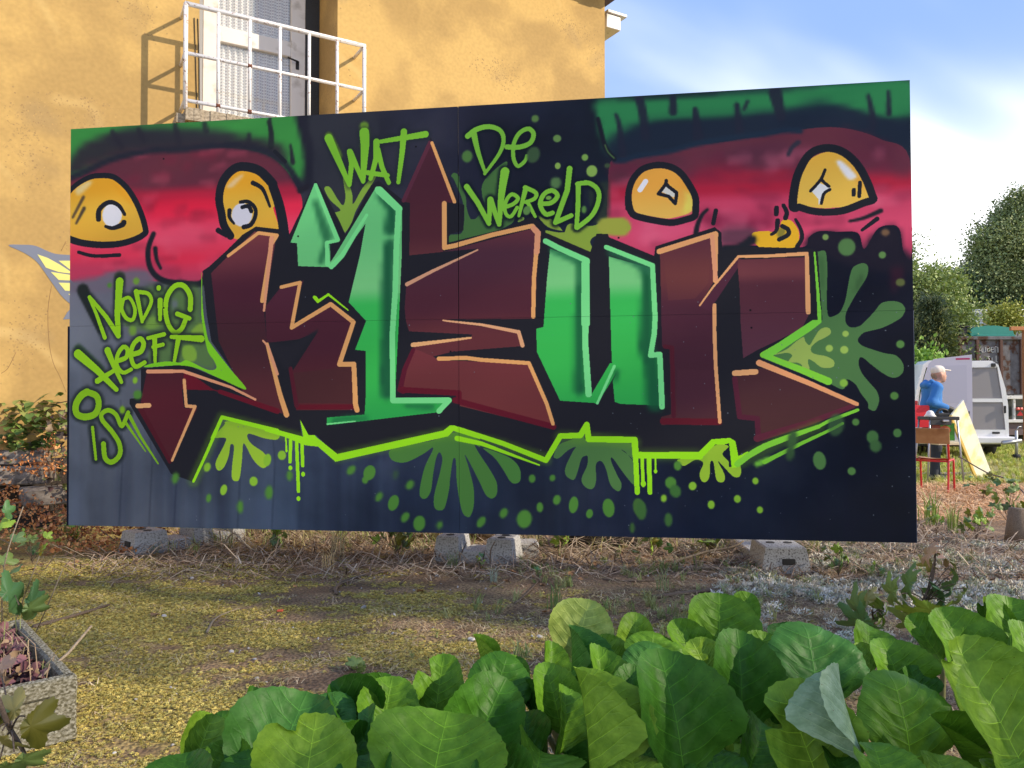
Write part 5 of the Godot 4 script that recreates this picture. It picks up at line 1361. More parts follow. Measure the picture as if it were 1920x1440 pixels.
func build_bergenias() -> void:
	var tx := leaf_textures()
	for q in [lin(0.2, 0.4, 0.035), lin(0.085, 0.24, 0.026), lin(0.34, 0.54, 0.06), lin(0.62, 0.7, 0.2), lin(0.1, 0.28, 0.06), lin(0.66, 0.8, 0.6)]:
		var m := mat(q, 0.46)
		m.albedo_texture = tx[0]
		m.vertex_color_use_as_albedo = true
		m.heightmap_enabled = true
		m.heightmap_texture = tx[1]
		m.heightmap_scale = 0.2
		m.backlight_enabled = true
		m.backlight = Color(0.2, 0.3, 0.05)
		m.metallic_specular = 0.26
		leaf_mats.append(m)
	M.stalk = mat(lin(0.16, 0.16, 0.06), 0.6)
	leaf_meshes = [leaf_mesh(1, 0.012, 0.5, 0.05, 0.0, 0.0), leaf_mesh(2, 0.014, 0.8, 0.12, 0.0, 0.4), leaf_mesh(3, 0.012, 0.3, 0.0, 0.0, 1.0), leaf_mesh(4, 0.014, 0.5, 0.1, 0.5, 0.2), leaf_mesh(5, 0.012, 0.9, 0.75, 0.0, 0.0), leaf_mesh(6, 0.012, -0.3, 0.0, 0.0, -0.6), leaf_mesh(7, 0.015, 0.5, 0.05, 0.3, -0.5)]
	var grp := "large leaved plants along the front edge"
	var a := thing("bergenia_plant", "broad leaved green plant in the left foreground beside bare moss", "plant", on_ground(Vector3(-0.494, 0, -1.648)), 0.0, grp)
	leaf(a, Vector3(-0.641, 0.256, -1.515), 0.134, 0.124, 10, 40, 10, 0, 1)
	leaf(a, Vector3(-0.65, 0.273, -1.635), 0.112, 0.134, 25, 25, -28, 0, 2)
	leaf(a, Vector3(-0.661, 0.246, -1.765), 0.084, 0.097, 0, 45, 10, 5, 1)
	leaf(a, Vector3(-0.599, 0.293, -1.734), 0.078, 0.13, 30, 10, -28, 4, 1)
	leaf(a, Vector3(-0.477, 0.268, -1.615), 0.237, 0.259, -5, 32, -10, 0, 4)
	leaf(a, Vector3(-0.418, 0.276, -1.755), 0.126, 0.132, -15, 35, -18, 2, 4)
	leaf(a, Vector3(-0.385, 0.304, -1.474), 0.191, 0.191, 4, 24, -3, 6, 2)
	leaf(a, Vector3(-0.342, 0.272, -1.565), 0.118, 0.16, -20, 30, -40, 1, 1)
	leaf(a, Vector3(-0.497, 0.264, -1.515), 0.134, 0.134, 25, 40, 20, 1, 1)
	leaf(a, Vector3(-0.57, 0.257, -1.575), 0.097, 0.118, 20, 30, 12, 0, 0)
	var b := thing("bergenia_plant", "broad leaved green plant with a large pale leaf, left of the tall dark leaf", "plant", on_ground(Vector3(-0.118, 0, -1.724)), 0.0, grp)
	leaf(b, Vector3(-0.296, 0.299, -1.594), 0.096, 0.136, -30, 15, 22, 3, 4)
	leaf(b, Vector3(-0.29, 0.284, -1.795), 0.145, 0.147, 8, 25, -12, 3, 0)
	leaf(b, Vector3(-0.177, 0.296, -1.874), 0.126, 0.164, 0, 15, -6, 3, 0)
	leaf(b, Vector3(-0.141, 0.322, -1.454), 0.26, 0.199, -5, 34, -6, 0, 0)
	leaf(b, Vector3(-0.058, 0.315, -1.634), 0.168, 0.201, -12, 22, -20, 1, 1)
	leaf(b, Vector3(-0.035, 0.328, -1.814), 0.154, 0.161, -4, 26, -18, 2, 1)
	leaf(b, Vector3(-0.003, 0.317, -1.894), 0.086, 0.117, -10, 22, -20, 0, 0)
	leaf(b, Vector3(-0.082, 0.35, -1.993), 0.036, 0.096, 60, 5, 4, 4, 2)
	leaf(b, Vector3(-0.232, 0.255, -1.695), 0.139, 0.127, 12, 40, 14, 2, 1)
	leaf(b, Vector3(0.054, 0.301, -1.514), 0.145, 0.093, 0, 60, -30, 1, 0)
	leaf(b, Vector3(-0.01, 0.314, -1.414), 0.116, 0.116, 0, 40, 20, 0, 1)
	leaf(b, Vector3(-0.264, 0.302, -1.434), 0.118, 0.108, 0, 45, 20, 0, 4)
	leaf(b, Vector3(0.034, 0.295, -1.634), 0.101, 0.112, 0, 40, 10, 0, 1)
	var c := thing("bergenia_plant", "broad leaved plant with a sunlit pale leaf and a tall dark leaf in the middle", "plant", on_ground(Vector3(0.306, 0, -1.951)), 0.0, grp)
	leaf(c, Vector3(0.188, 0.364, -2.113), 0.18, 0.177, -14, 8, -10, 0, 3)
	leaf(c, Vector3(0.336, 0.347, -2.113), 0.104, 0.133, -10, 10, 0, 1, 2)
	leaf(c, Vector3(0.096, 0.332, -1.734), 0.109, 0.149, 14, 12, 10, 1, 0)
	leaf(c, Vector3(0.148, 0.374, -1.893), 0.091, 0.143, 38, 5, -14, 4, 4)
	leaf(c, Vector3(0.202, 0.346, -1.733), 0.114, 0.196, 24, 10, -8, 1, 0)
	leaf(c, Vector3(0.111, 0.343, -1.593), 0.096, 0.131, 28, 14, -20, 1, 0)
	leaf(c, Vector3(0.144, 0.383, -1.463), 0.084, 0.21, 58, 6, -14, 4, 2)
	leaf(c, Vector3(0.351, 0.364, -1.953), 0.147, 0.112, -6, 30, -8, 2, 0)
	leaf(c, Vector3(0.328, 0.36, -1.873), 0.133, 0.115, -8, 28, -6, 2, 4)
	leaf(c, Vector3(0.316, 0.389, -1.492), 0.196, 0.241, 10, 14, 4, 1, 1)
	leaf(c, Vector3(0.252, 0.335, -1.674), 0.092, 0.172, -20, 15, 0, 1, 1)
	leaf(c, Vector3(0.232, 0.34, -1.994), 0.123, 0.109, 10, 25, 20, 0, 0)
	leaf(c, Vector3(0.093, 0.323, -1.934), 0.093, 0.146, 30, 10, -20, 0, 0)
	leaf(c, Vector3(0.222, 0.321, -1.414), 0.106, 0.087, 0, 45, 0, 2, 2)
	leaf(c, Vector3(0.05, 0.279, -1.815), 0.074, 0.137, 30, 20, 24, 4, 1)
	leaf(c, Vector3(0.344, 0.336, -1.794), 0.11, 0.123, 0, 20, 6, 0, 1)
	leaf(c, Vector3(0.215, 0.3, -1.574), 0.097, 0.129, -20, 20, 10, 1, 1)
	var d := thing("bergenia_plant", "broad leaved plant with ragged bitten leaves right of the tall dark leaf", "plant", on_ground(Vector3(0.639, 0, -1.951)), 0.0, grp)
	leaf(d, Vector3(0.559, 0.385, -2.093), 0.192, 0.181, -5, 14, -4, 0, 0)
	leaf(d, Vector3(0.458, 0.357, -2.013), 0.105, 0.152, 24, 20, 18, 0, 0)
	leaf(d, Vector3(0.658, 0.391, -2.213), 0.088, 0.121, -20, 12, -16, 0, 0)
	leaf(d, Vector3(0.459, 0.364, -1.853), 0.117, 0.122, 20, 15, 16, 3, 2)
	leaf(d, Vector3(0.512, 0.363, -1.733), 0.164, 0.225, -4, 12, -2, 1, 1)
	leaf(d, Vector3(0.595, 0.37, -1.873), 0.103, 0.141, -20, 18, -12, 0, 0)
	leaf(d, Vector3(0.674, 0.399, -1.732), 0.232, 0.199, 4, 22, -4, 2, 4)
	leaf(d, Vector3(0.552, 0.353, -1.463), 0.192, 0.208, 12, 12, 14, 3, 2)
	leaf(d, Vector3(0.624, 0.415, -1.452), 0.083, 0.177, -54, 12, 34, 4, 5)
	leaf(d, Vector3(0.73, 0.359, -2.073), 0.099, 0.099, 0, 30, 10, 0, 1)
	leaf(d, Vector3(0.476, 0.327, -1.514), 0.114, 0.124, -10, 40, -30, 1, 1)
	leaf(d, Vector3(0.383, 0.304, -1.474), 0.121, 0.091, 0, 45, 0, 2, 1)
	var e := thing("bergenia_plant", "broad leaved plant in the right corner with veined yellow green leaves", "plant", on_ground(Vector3(1.065, 0, -1.951)), 0.0, grp)
	leaf(e, Vector3(0.766, 0.362, -1.513), 0.199, 0.197, 4, 20, -2, 2, 0)
	leaf(e, Vector3(0.903, 0.374, -1.973), 0.122, 0.122, -8, 26, -20, 1, 0)
	leaf(e, Vector3(0.884, 0.375, -1.793), 0.145, 0.137, 6, 14, 8, 1, 0)
	leaf(e, Vector3(0.867, 0.359, -1.913), 0.058, 0.086, 0, 20, 8, 0, 2)
	leaf(e, Vector3(1.066, 0.407, -1.852), 0.17, 0.19, 16, 16, 10, 0, 0)
	leaf(e, Vector3(1.232, 0.422, -1.992), 0.085, 0.142, -14, 12, 4, 6, 2)
	leaf(e, Vector3(1.252, 0.426, -1.952), 0.166, 0.161, -8, 18, -10, 0, 0)
	leaf(e, Vector3(0.969, 0.392, -1.612), 0.216, 0.221, 10, 12, 10, 6, 2)
	leaf(e, Vector3(0.876, 0.408, -1.372), 0.201, 0.246, 18, 10, 20, 0, 2)
	leaf(e, Vector3(0.642, 0.356, -1.353), 0.126, 0.102, 0, 40, -10, 3, 0)
	leaf(e, Vector3(0.762, 0.337, -1.373), 0.103, 0.084, 0, 40, -10, 0, 2)
	leaf(e, Vector3(0.836, 0.351, -1.473), 0.077, 0.131, 48, 10, 30, 4, 0)
	leaf(e, Vector3(1.076, 0.378, -2.013), 0.11, 0.138, 20, 20, 24, 0, 0)
	leaf(e, Vector3(0.834, 0.37, -1.313), 0.108, 0.054, 0, 40, 0, 0, 2)
	leaf(e, Vector3(1.204, 0.403, -1.812), 0.137, 0.161, 0, 20, -10, 0, 0)
	leaf(e, Vector3(0.599, 0.323, -1.414), 0.097, 0.097, 0, 45, -10, 1, 1)
	leaf(e, Vector3(0.914, 0.351, -1.753), 0.084, 0.096, 10, 20, 0, 0, 1)
	fill_gaps([b, c, d, e])

# (fillers) shorter leaves low in the gaps between the big ones
func fill_gaps(plants: Array) -> void:
	var rng := RandomNumberGenerator.new()
	rng.seed = 314
	for p in plants:
		for i in 9:
			var at := Vector3(p.position.x + rng.randf_range(-0.28, 0.28), rng.randf_range(0.2, 0.27), rng.randf_range(-1.95, -1.45))
			at.x *= -at.z / 1.6
			var s := rng.randf_range(0.075, 0.13)
			leaf(p, at, s, s * rng.randf_range(1.0, 1.35), rng.randf_range(-40, 40), rng.randf_range(5, 40), rng.randf_range(-30, 30), [0, 1, 2, 4, 6][rng.randi() % 5], [0, 1, 0, 4, 2, 1][rng.randi() % 6])

# lobed leaves of the sapling, the left branch and the weeds
func lobed(n: int, sd: int, sharp: float) -> ArrayMesh:
	var st := tool(true)
	var pts := []
	var c := Vector2(0, 0.32)
	var na := 60
	for i in na:
		var a := TAU * i / na + PI / 2
		var lobe := 0.0
		for k in n:
			var la := PI / 2 + (k - (n - 1) / 2.0) * 1.05
			var dd := absf(wrapf(a - la, -PI, PI))
			var big := 1.0 - 0.2 * absf(k - (n - 1) / 2.0)
			lobe = maxf(lobe, big * exp(-pow(dd / (0.34 if sharp > 0.5 else 0.5), 2.0)))
		var r := 0.24 + 0.42 * lobe + 0.02 * (1 if i % 2 else -1)
		if sin(a) < -0.55: r *= 0.75
		pts.append(c + Vector2(cos(a), sin(a)) * r)
	for ring in 4:
		for i in na:
			var q: Vector2 = c.lerp(pts[i], ring / 3.0)
			var z := -0.75 * pow(q.y - 0.25, 2.0) - 0.8 * q.x * q.x + 0.05 * sin(q.x * 13.0 + q.y * 5.0 + sd) * ring / 3.0 + 0.06 * absf(sin(3.0 * atan2(q.y - 0.32, q.x))) * ring / 3.0
			st.set_color(Color(1, 1, 1))
			st.set_uv(Vector2(q.x + 0.5, 1.0 - q.y))
			st.add_vertex(Vector3(q.x, q.y, z))
	for ring in 3:
		for i in na:
			var a := ring * na + i
			var b := ring * na + (i + 1) % na
			for k in [a, a + na, b, b, a + na, b + na]: st.add_index(k)
	st.generate_normals()
	return st.commit()

func twigleaf(t: Node3D, mesh: Mesh, at: Vector3, size: float, yaw: float, pitch: float, roll: float, m: Material, stem := Vector3.INF, r := 0.0022) -> void:
	var o := MeshInstance3D.new()
	o.mesh = mesh
	o.material_override = m
	put(o, "leaf", t)
	var b := Basis(Vector3.UP, deg_to_rad(yaw)) * Basis(Vector3.BACK, deg_to_rad(roll)) * Basis(Vector3.RIGHT, deg_to_rad(-pitch))
	o.transform = Transform3D(b.scaled_local(Vector3.ONE * size), at - b.y * size * 0.4 - t.position)
	if stem != Vector3.INF:
		obj("stalk", tb(smoothed3([stem - t.position, (stem + o.position + t.position) / 2 + Vector3(0, 0.012, 0) - t.position, o.position]), r, r * 0.7, 4), M.twig, t)

func build_small_plants() -> void:
	var maple := lobed(5, 3, 1.0)
	var vine := lobed(3, 5, 0.0)
	var lv := []
	for c in [lin(0.14, 0.2, 0.045), lin(0.28, 0.23, 0.06), lin(0.09, 0.15, 0.045), lin(0.38, 0.21, 0.12), lin(0.06, 0.15, 0.05), lin(0.13, 0.115, 0.012), lin(0.22, 0.34, 0.03)]:
		var m := mat(c, 0.55)
		m.backlight_enabled = true
		m.backlight = Color(0.2, 0.26, 0.05)
		lv.append(m)
	# maple sapling
	var z := 2.55
	var t := thing("maple_sapling", "young maple sapling with bronze top leaves behind the right plants", "sapling", on_ground(Vector3(1.464, 0, -2.7)))
	var top := Vector3(1.424, 0.496, -2.611)
	var mid := Vector3(1.402, 0.402, -2.592)
	var low := Vector3(1.324, 0.268, -2.535)
	obj("stem", tb(smoothed3([Vector3.ZERO, low - t.position, mid - t.position, top - t.position]), 0.007, 0.003, 6), M.twig, t)
	for q in [[Vector3(1.377, 0.493, -2.571), 52, -20, 60, 60, 3], [Vector3(1.434, 0.477, -2.571), 58, 20, 55, -40, 3], [Vector3(1.477, 0.443, -2.592), 44, 30, 40, -70, 1], [Vector3(1.395, 0.446, -2.612), 40, -10, 30, 120, 1], [Vector3(1.276, 0.412, -2.512), 74, -10, 70, 75, 2], [Vector3(1.221, 0.381, -2.513), 66, -15, 55, 95, 0], [Vector3(1.397, 0.359, -2.533), 78, 10, 65, -70, 4], [Vector3(1.428, 0.395, -2.513), 70, 20, 40, -120, 2], [Vector3(1.345, 0.309, -2.514), 96, 0, 30, 170, 6], [Vector3(1.317, 0.271, -2.555), 84, -10, 30, 150, 0], [Vector3(1.459, 0.364, -2.513), 54, 30, 20, -150, 0]]:
		twigleaf(t, maple, q[0], q[1] * z / 1450.0, q[2], q[3], q[4], lv[q[5]], mid.lerp(low, 0.5))
	var s2 := thing("maple_sapling", "low maple seedling with drooping dark leaves left of the taller sapling", "sapling", on_ground(Vector3(1.349, 0, -2.847)))
	var c2 := Vector3(1.128, 0.327, -2.434)
	obj("stem", tb(smoothed3([Vector3.ZERO, (c2 - s2.position) * 0.5 + Vector3(0.006, 0, 0), c2 - s2.position]), 0.005, 0.003, 6), M.twig, s2)
	for q in [[Vector3(1.105, 0.377, -2.433), 62, -10, 60, 50, 1], [Vector3(1.066, 0.353, -2.413), 86, -10, 60, 95, 2], [Vector3(1.061, 0.318, -2.374), 84, 10, 40, 130, 4], [Vector3(1.152, 0.351, -2.433), 70, 20, 60, -80, 2], [Vector3(1.152, 0.32, -2.414), 58, 10, 40, -130, 0]]:
		twigleaf(s2, maple, q[0], q[1] * 2.42 / 1450.0, q[2], q[3], q[4], lv[q[5]], c2)
	# branch hanging into the picture at the lower left
	var br := thing("vine_branch", "drooping branch with yellowing lobed leaves in the lower left corner", "branch", on_ground(Vector3(-1.438, 0, -1.951)))
	var b0 := Vector3(-1.034, 0.44, -1.511)
	var b1 := Vector3(-0.972, 0.358, -1.513)
	obj("stem", tb(smoothed3([Vector3.ZERO, b0 - br.position, b1 - br.position, Vector3(-0.941, 0.306, -1.514) - br.position]), 0.008, 0.003, 6), M.twig, br)
	for q in [[Vector3(-0.912, 0.374, -1.493), 120, 10, 15, -105, 5], [Vector3(-0.97, 0.399, -1.512), 90, 30, 30, 60, 1], [Vector3(-0.918, 0.316, -1.474), 92, 0, 25, -150, 0], [Vector3(-0.974, 0.344, -1.493), 110, 0, 30, 160, 1], [Vector3(-0.999, 0.389, -1.512), 100, 0, 40, 40, 2], [Vector3(-0.981, 0.285, -1.515), 80, 0, 30, 190, 0], [Vector3(-1.068, 0.44, -1.631), 60, 0, 30, 20, 3]]:
		twigleaf(br, vine, q[0], q[1] * 1.2 / 1450.0, q[2], q[3], q[4], lv[q[5]], b1)
	var h := thing("hollyhock_plant", "plant with broad dark green leaves at the left edge behind the trough", "plant", on_ground(Vector3(-2.598, 0, -3.826)))
	obj("stem", tb(smoothed3([Vector3.ZERO, Vector3(0.02, 0.25, 0), Vector3(0.05, 0.55, 0.02)]), 0.01, 0.004, 6), M.twig_pale, h)
	var hz := 3.1
	for q in [[Vector3(-1.941, 0.249, -3.016), 130, 0, 72, -70, 4], [Vector3(-1.885, 0.203, -3.066), 110, 10, 60, -95, 4], [Vector3(-2.014, 0.301, -3.115), 70, -10, 40, 40, 2], [Vector3(-1.831, 0.2, -2.966), 90, 0, 40, -130, 2], [Vector3(-2.097, 0.336, -3.214), 66, 20, 40, -20, 0], [Vector3(-2.218, 0.514, -3.41), 62, 0, 60, -80, 4], [Vector3(-2.246, 0.446, -3.412), 70, 0, 30, 10, 6], [Vector3(-2.117, 0.406, -3.312), 50, 0, 30, -20, 2]]:
		twigleaf(h, vine, q[0], q[1] * 0.66 * hz / 1450.0, q[2], q[3], q[4], lv[q[5]], h.position + Vector3(0.03, 0.3, 0))
	for q in [[[Vector3(-2.218, 0, -3.384), Vector3(-2.035, 0.335, -3.114), Vector3(-2.022, 0.556, -3.209)], 0.0035], [[Vector3(-2.022, 0, -3.293), Vector3(-1.796, 0.212, -3.016), Vector3(-1.742, 0.344, -3.014)], 0.003], [[Vector3(-2.131, 0, -3.308), Vector3(-1.941, 0.249, -3.116), Vector3(-1.894, 0.373, -3.113)], 0.0025]]:
		var pts: Array = q[0].map(func(v): return v - h.position)
		obj("dry_stalk", tb(smoothed3(pts), q[1], q[1] * 0.6, 5), M.twig_pale, h)
	# weeds along the strip under the board and to its right
	var rng := RandomNumberGenerator.new()
	rng.seed = 31
	var names := [
		["low weed with small green leaves left of the left fence foot", Vector3(-2.9, -0.003, -5.087), 12, 0.2, 0.06], ["leafy weed below the board between left and middle fence feet", Vector3(-1.55, -0.005, -5.13), 12, 0.2, 0.07], ["bushy green weed just left of the middle fence foot", Vector3(-0.719, 0, -4.869), 26, 0.26, 0.075], ["small yellow green weed in front of the middle fence foot", Vector3(-0.173, 0, -4.594), 7, 0.09, 0.03],
		["green weed behind the small concrete block", Vector3(0.314, -0.003, -5.087), 16, 0.22, 0.08], ["drooping weed in the dark gap below the board", Vector3(0.863, 0, -4.743), 12, 0.22, 0.075], ["leafy weed left of the right fence foot", Vector3(1.254, 0, -4.935), 18, 0.22, 0.075], ["bright green weed growing against the right fence foot", Vector3(1.848, 0, -4.4), 16, 0.17, 0.05],
		["leafy weed beyond the bottom right corner of the board", Vector3(3.26, -0.016, -5.455), 18, 0.26, 0.07], ["dark leafy weed by the stump at the right edge", Vector3(4.143, -0.052, -6.482), 22, 0.42, 0.08], ["low green weed amid silver plants right of the board", Vector3(2.029, 0, -4.297), 9, 0.1, 0.04], ["yellow leaved weed beside the bottom right corner of the board", Vector3(3.289, -0.035, -5.998), 10, 0.22, 0.06],
		["weed with long leaves before the mulch, right of the red chair", Vector3(5.011, -0.114, -8.262), 12, 0.34, 0.08], ["tiny green weed on bare soil below the board, right of the block", Vector3(0.148, 0, -4.322), 6, 0.06, 0.03], ["dark green weed left of the concrete trough's far corner", Vector3(-2.893, 0, -4.682), 14, 0.2, 0.06], ["small weed on the moss above the left plants", Vector3(-0.569, 0, -2.847), 6, 0.06, 0.05]]
	for w in names:
		var p := thing("weed", w[0], "weed", on_ground(w[1]), 0.0, "weeds in the border")
		for i in w[2]:
			var a := rng.randf() * TAU
			var hh: float = w[3] * rng.randf_range(0.3, 1.0)
			var at: Vector3 = p.position + Vector3(cos(a) * w[3] * 0.5 * rng.randf(), hh, sin(a) * w[3] * 0.4 * rng.randf())
			twigleaf(p, vine, at, w[4] * rng.randf_range(0.7, 1.3), rng.randf_range(-60, 60), rng.randf_range(20, 80), rng.randf_range(-120, 120), lv[[0, 4, 6, 2, 0, 6, 5][rng.randi() % 7]], p.position + Vector3(0, hh * 0.2, 0), 0.0015)
	# grass tufts one can tell apart
	var gb := blades(26, 0.3, 0.008, 0.55, 41, 0.35)
	for q in [["tall green grass tuft beside the bottom right corner of the board", Vector3(3.484, -0.052, -6.482), 1.3, Color(0.2, 0.3, 0.06)], ["grass tuft between the red chair and the stump", Vector3(3.421, -0.035, -5.998), 1.0, Color(0.24, 0.3, 0.07)], ["green grass tuft at the left of the middle fence foot's face", Vector3(-0.349, 0, -4.623), 0.5, Color(0.16, 0.22, 0.09)], ["thin grass tuft above the sunlit leaf", Vector3(0.775, 0, -4.036), 0.55, Color(0.2, 0.24, 0.1)], ["broad grass tuft on soil left above the sunlit leaf", Vector3(0.205, 0, -3.728), 0.6, Color(0.14, 0.2, 0.06)], ["dry straw coloured grass tuft below the board, left of the middle", Vector3(-1.072, 0, -4.565), 0.6, Color(0.5, 0.36, 0.18)], ["thin pale grass tuft standing before the board's lower edge", Vector3(-1.104, 0, -4.902), 0.9, Color(0.4, 0.32, 0.2)], ["silvery grass tuft in front of the middle fence foot's right end", Vector3(-0.102, 0, -4.247), 0.4, Color(0.3, 0.36, 0.3)]]:
		var g := obj("grass_tuft", gb, null)
		var m := mat(Color(q[3].r, q[3].g, q[3].b).linear_to_srgb(), 0.7)
		m.backlight_enabled = true
		m.backlight = Color(0.25, 0.3, 0.08)
		g.material_override = m
		g.transform = Transform3D(Basis(Vector3.UP, rng.randf() * TAU).scaled(Vector3.ONE * q[2]), on_ground(q[1]))
		tag(g, q[0], "grass tuft", "grass tufts")
	# sticks lying about
	for q in [["dark straight stick on the moss by the trough", [Vector3(-2.074, 0, -3.369), Vector3(-2, 0, -3.514), Vector3(-1.941, 0, -3.747)], 0.010, 0.006, 0], ["short pale bent twig on the moss, left of the middle", [Vector3(-1.303, 0, -3.323), Vector3(-1.351, 0, -3.531), Vector3(-1.343, 0, -3.654), Vector3(-1.306, 0, -3.747)], 0.006, 0.003, 1], ["long curved brown root on dark soil below the board", [Vector3(-0.894, 0, -3.949), Vector3(-0.929, 0, -4.127), Vector3(-0.89, 0, -4.322), Vector3(-0.76, 0, -4.427), Vector3(-0.685, 0, -4.537), Vector3(-0.656, 0, -4.594)], 0.010, 0.006, 0], ["thin curved stick right of the brown root", [Vector3(-0.602, 0, -4.175), Vector3(-0.57, 0, -4.374), Vector3(-0.523, 0, -4.481), Vector3(-0.402, 0, -4.509)], 0.005, 0.003, 0], ["long reddish stick with a pale broken end, right of the middle", [Vector3(0.69, 0, -3.866), Vector3(0.986, 0, -3.992), Vector3(1.239, 0, -4.104), Vector3(1.487, 0, -4.247), Vector3(1.8, 0, -4.537)], 0.011, 0.006, 0], ["grey straight branch left of the right fence foot", [Vector3(0.929, 0, -4.509), Vector3(1.195, 0, -4.579), Vector3(1.451, 0, -4.594), Vector3(1.63, 0, -4.565)], 0.011, 0.008, 1],
		["dark forked stick leaning by the small concrete block", [Vector3(0.307, 0, -4.652), Vector3(0.229, 0.04, -4.77), Vector3(0.126, 0.103, -4.819)], 0.007, 0.004, 0], ["bent twig standing on its ends beneath the left fence foot", [Vector3(-1.851, 0, -4.918), Vector3(-1.717, 0.177, -4.767), Vector3(-1.588, 0.095, -4.719), Vector3(-1.549, 0, -4.968)], 0.006, 0.004, 1], ["upright thin forked twig before the middle fence foot", [Vector3(-0.13, 0, -4.623), Vector3(-0.127, 0.098, -4.639), Vector3(-0.102, 0.149, -4.638)], 0.005, 0.003, 0], ["curved branch arching among twigs left of the right fence foot", [Vector3(0.932, 0, -4.682), Vector3(1.179, 0.06, -4.77), Vector3(1.35, 0.092, -4.769), Vector3(1.431, 0.126, -4.798)], 0.009, 0.005, 1],
		["dark stick among twigs below the board, right of the middle", [Vector3(0.498, 0, -4.272), Vector3(0.634, 0, -4.198), Vector3(0.816, 0, -4.247)], 0.006, 0.004, 0], ["thin stick on soil left above the grass", [Vector3(0.013, 0, -3.806), Vector3(0.083, 0, -4.036), Vector3(0.152, 0, -4.272)], 0.006, 0.003, 0], ["pale stem lying beside the left fence foot", [Vector3(-2.079, 0, -4.805), Vector3(-1.794, 0, -4.837), Vector3(-1.649, -0.008, -5.219)], 0.005, 0.004, 1], ["long thin stalk leaning over the mulch at the right", [Vector3(5.548, 0.291, -9.616), Vector3(5.279, 0.187, -8.618), Vector3(4.927, 0.182, -7.618), Vector3(4.709, -0.065, -6.851)], 0.008, 0.006, 0], ["stick lying across weeds right of the board", [Vector3(2.846, -0.011, -5.311), Vector3(3.055, -0.013, -5.358), Vector3(3.163, -0.006, -5.174), Vector3(3.207, 0, -4.968)], 0.010, 0.006, 0], ["pale branch crossing the soil by the bottom right corner of the board", [Vector3(4.174, -0.105, -7.988), Vector3(4.453, -0.108, -8.095), Vector3(4.805, -0.116, -8.319)], 0.014, 0.01, 1]]:
		var pts: Array = q[1].duplicate()
		for i in pts.size():
			if pts[i].y < 0.02 and pts[i].y > -0.2 and absf(pts[i].y - gh(pts[i].x, pts[i].z)) < 0.06: pts[i] = on_ground(pts[i], q[2] * 0.9)
		var o := obj("stick", tb(smoothed3(pts), q[2], q[3], 6), M.twig_pale if q[4] else M.twig)
		tag(o, q[0], "stick", "sticks on the ground")
	# the orange scrap
	var sc := obj("plastic_scrap", bx(on_ground(Vector3(-1.101, 0, -3.691), 0.006), Vector3(0.028, 0.01, 0.02), 0.003), mat(lin(0.62, 0.1, 0.04), 0.6))
	tag(sc, "small orange scrap lying on the moss", "scrap")
	for q in [["grey stone on soil at the tip of the dark leaf in the middle", Vector3(-0.168, 0, -3.235), 0.03], ["pale flat stone on moss left of the bent twig", Vector3(-1.602, 0, -3.583), 0.025], ["grey stone on moss above the left plants", Vector3(-1.098, 0, -3.047), 0.022], ["white stone chip lying near the left fence foot", Vector3(-1.791, 0, -4.348), 0.024], ["pale stone beside the plants' sunlit leaf", Vector3(0.118, 0, -3.308), 0.024]]:
		var s := obj("stone", bx(Vector3.ZERO, Vector3(q[2], q[2] * 0.5, q[2] * 0.8), q[2] * 0.16), mat(lin(0.42, 0.4, 0.38), 0.9))
		s.position = on_ground(q[1], q[2] * 0.18)
		s.rotation = Vector3(0.1, q[2] * 90.0, 0.12)
		tag(s, q[0], "stone", "stones")
	var stp := thing("tree_stump", "short brown tree stump at the right edge among weeds", "stump", on_ground(Vector3(3.634, -0.019, -5.556), -0.02))
	obj("trunk", tb([Vector3.ZERO, Vector3(0.0, 0.1, 0), Vector3(0.01, 0.26, 0)], 0.1, 0.075, 10), grainy(mat(lin(0.26, 0.19, 0.13), 0.95), M.speck, 5.0, M.rough, 0.2), stp)

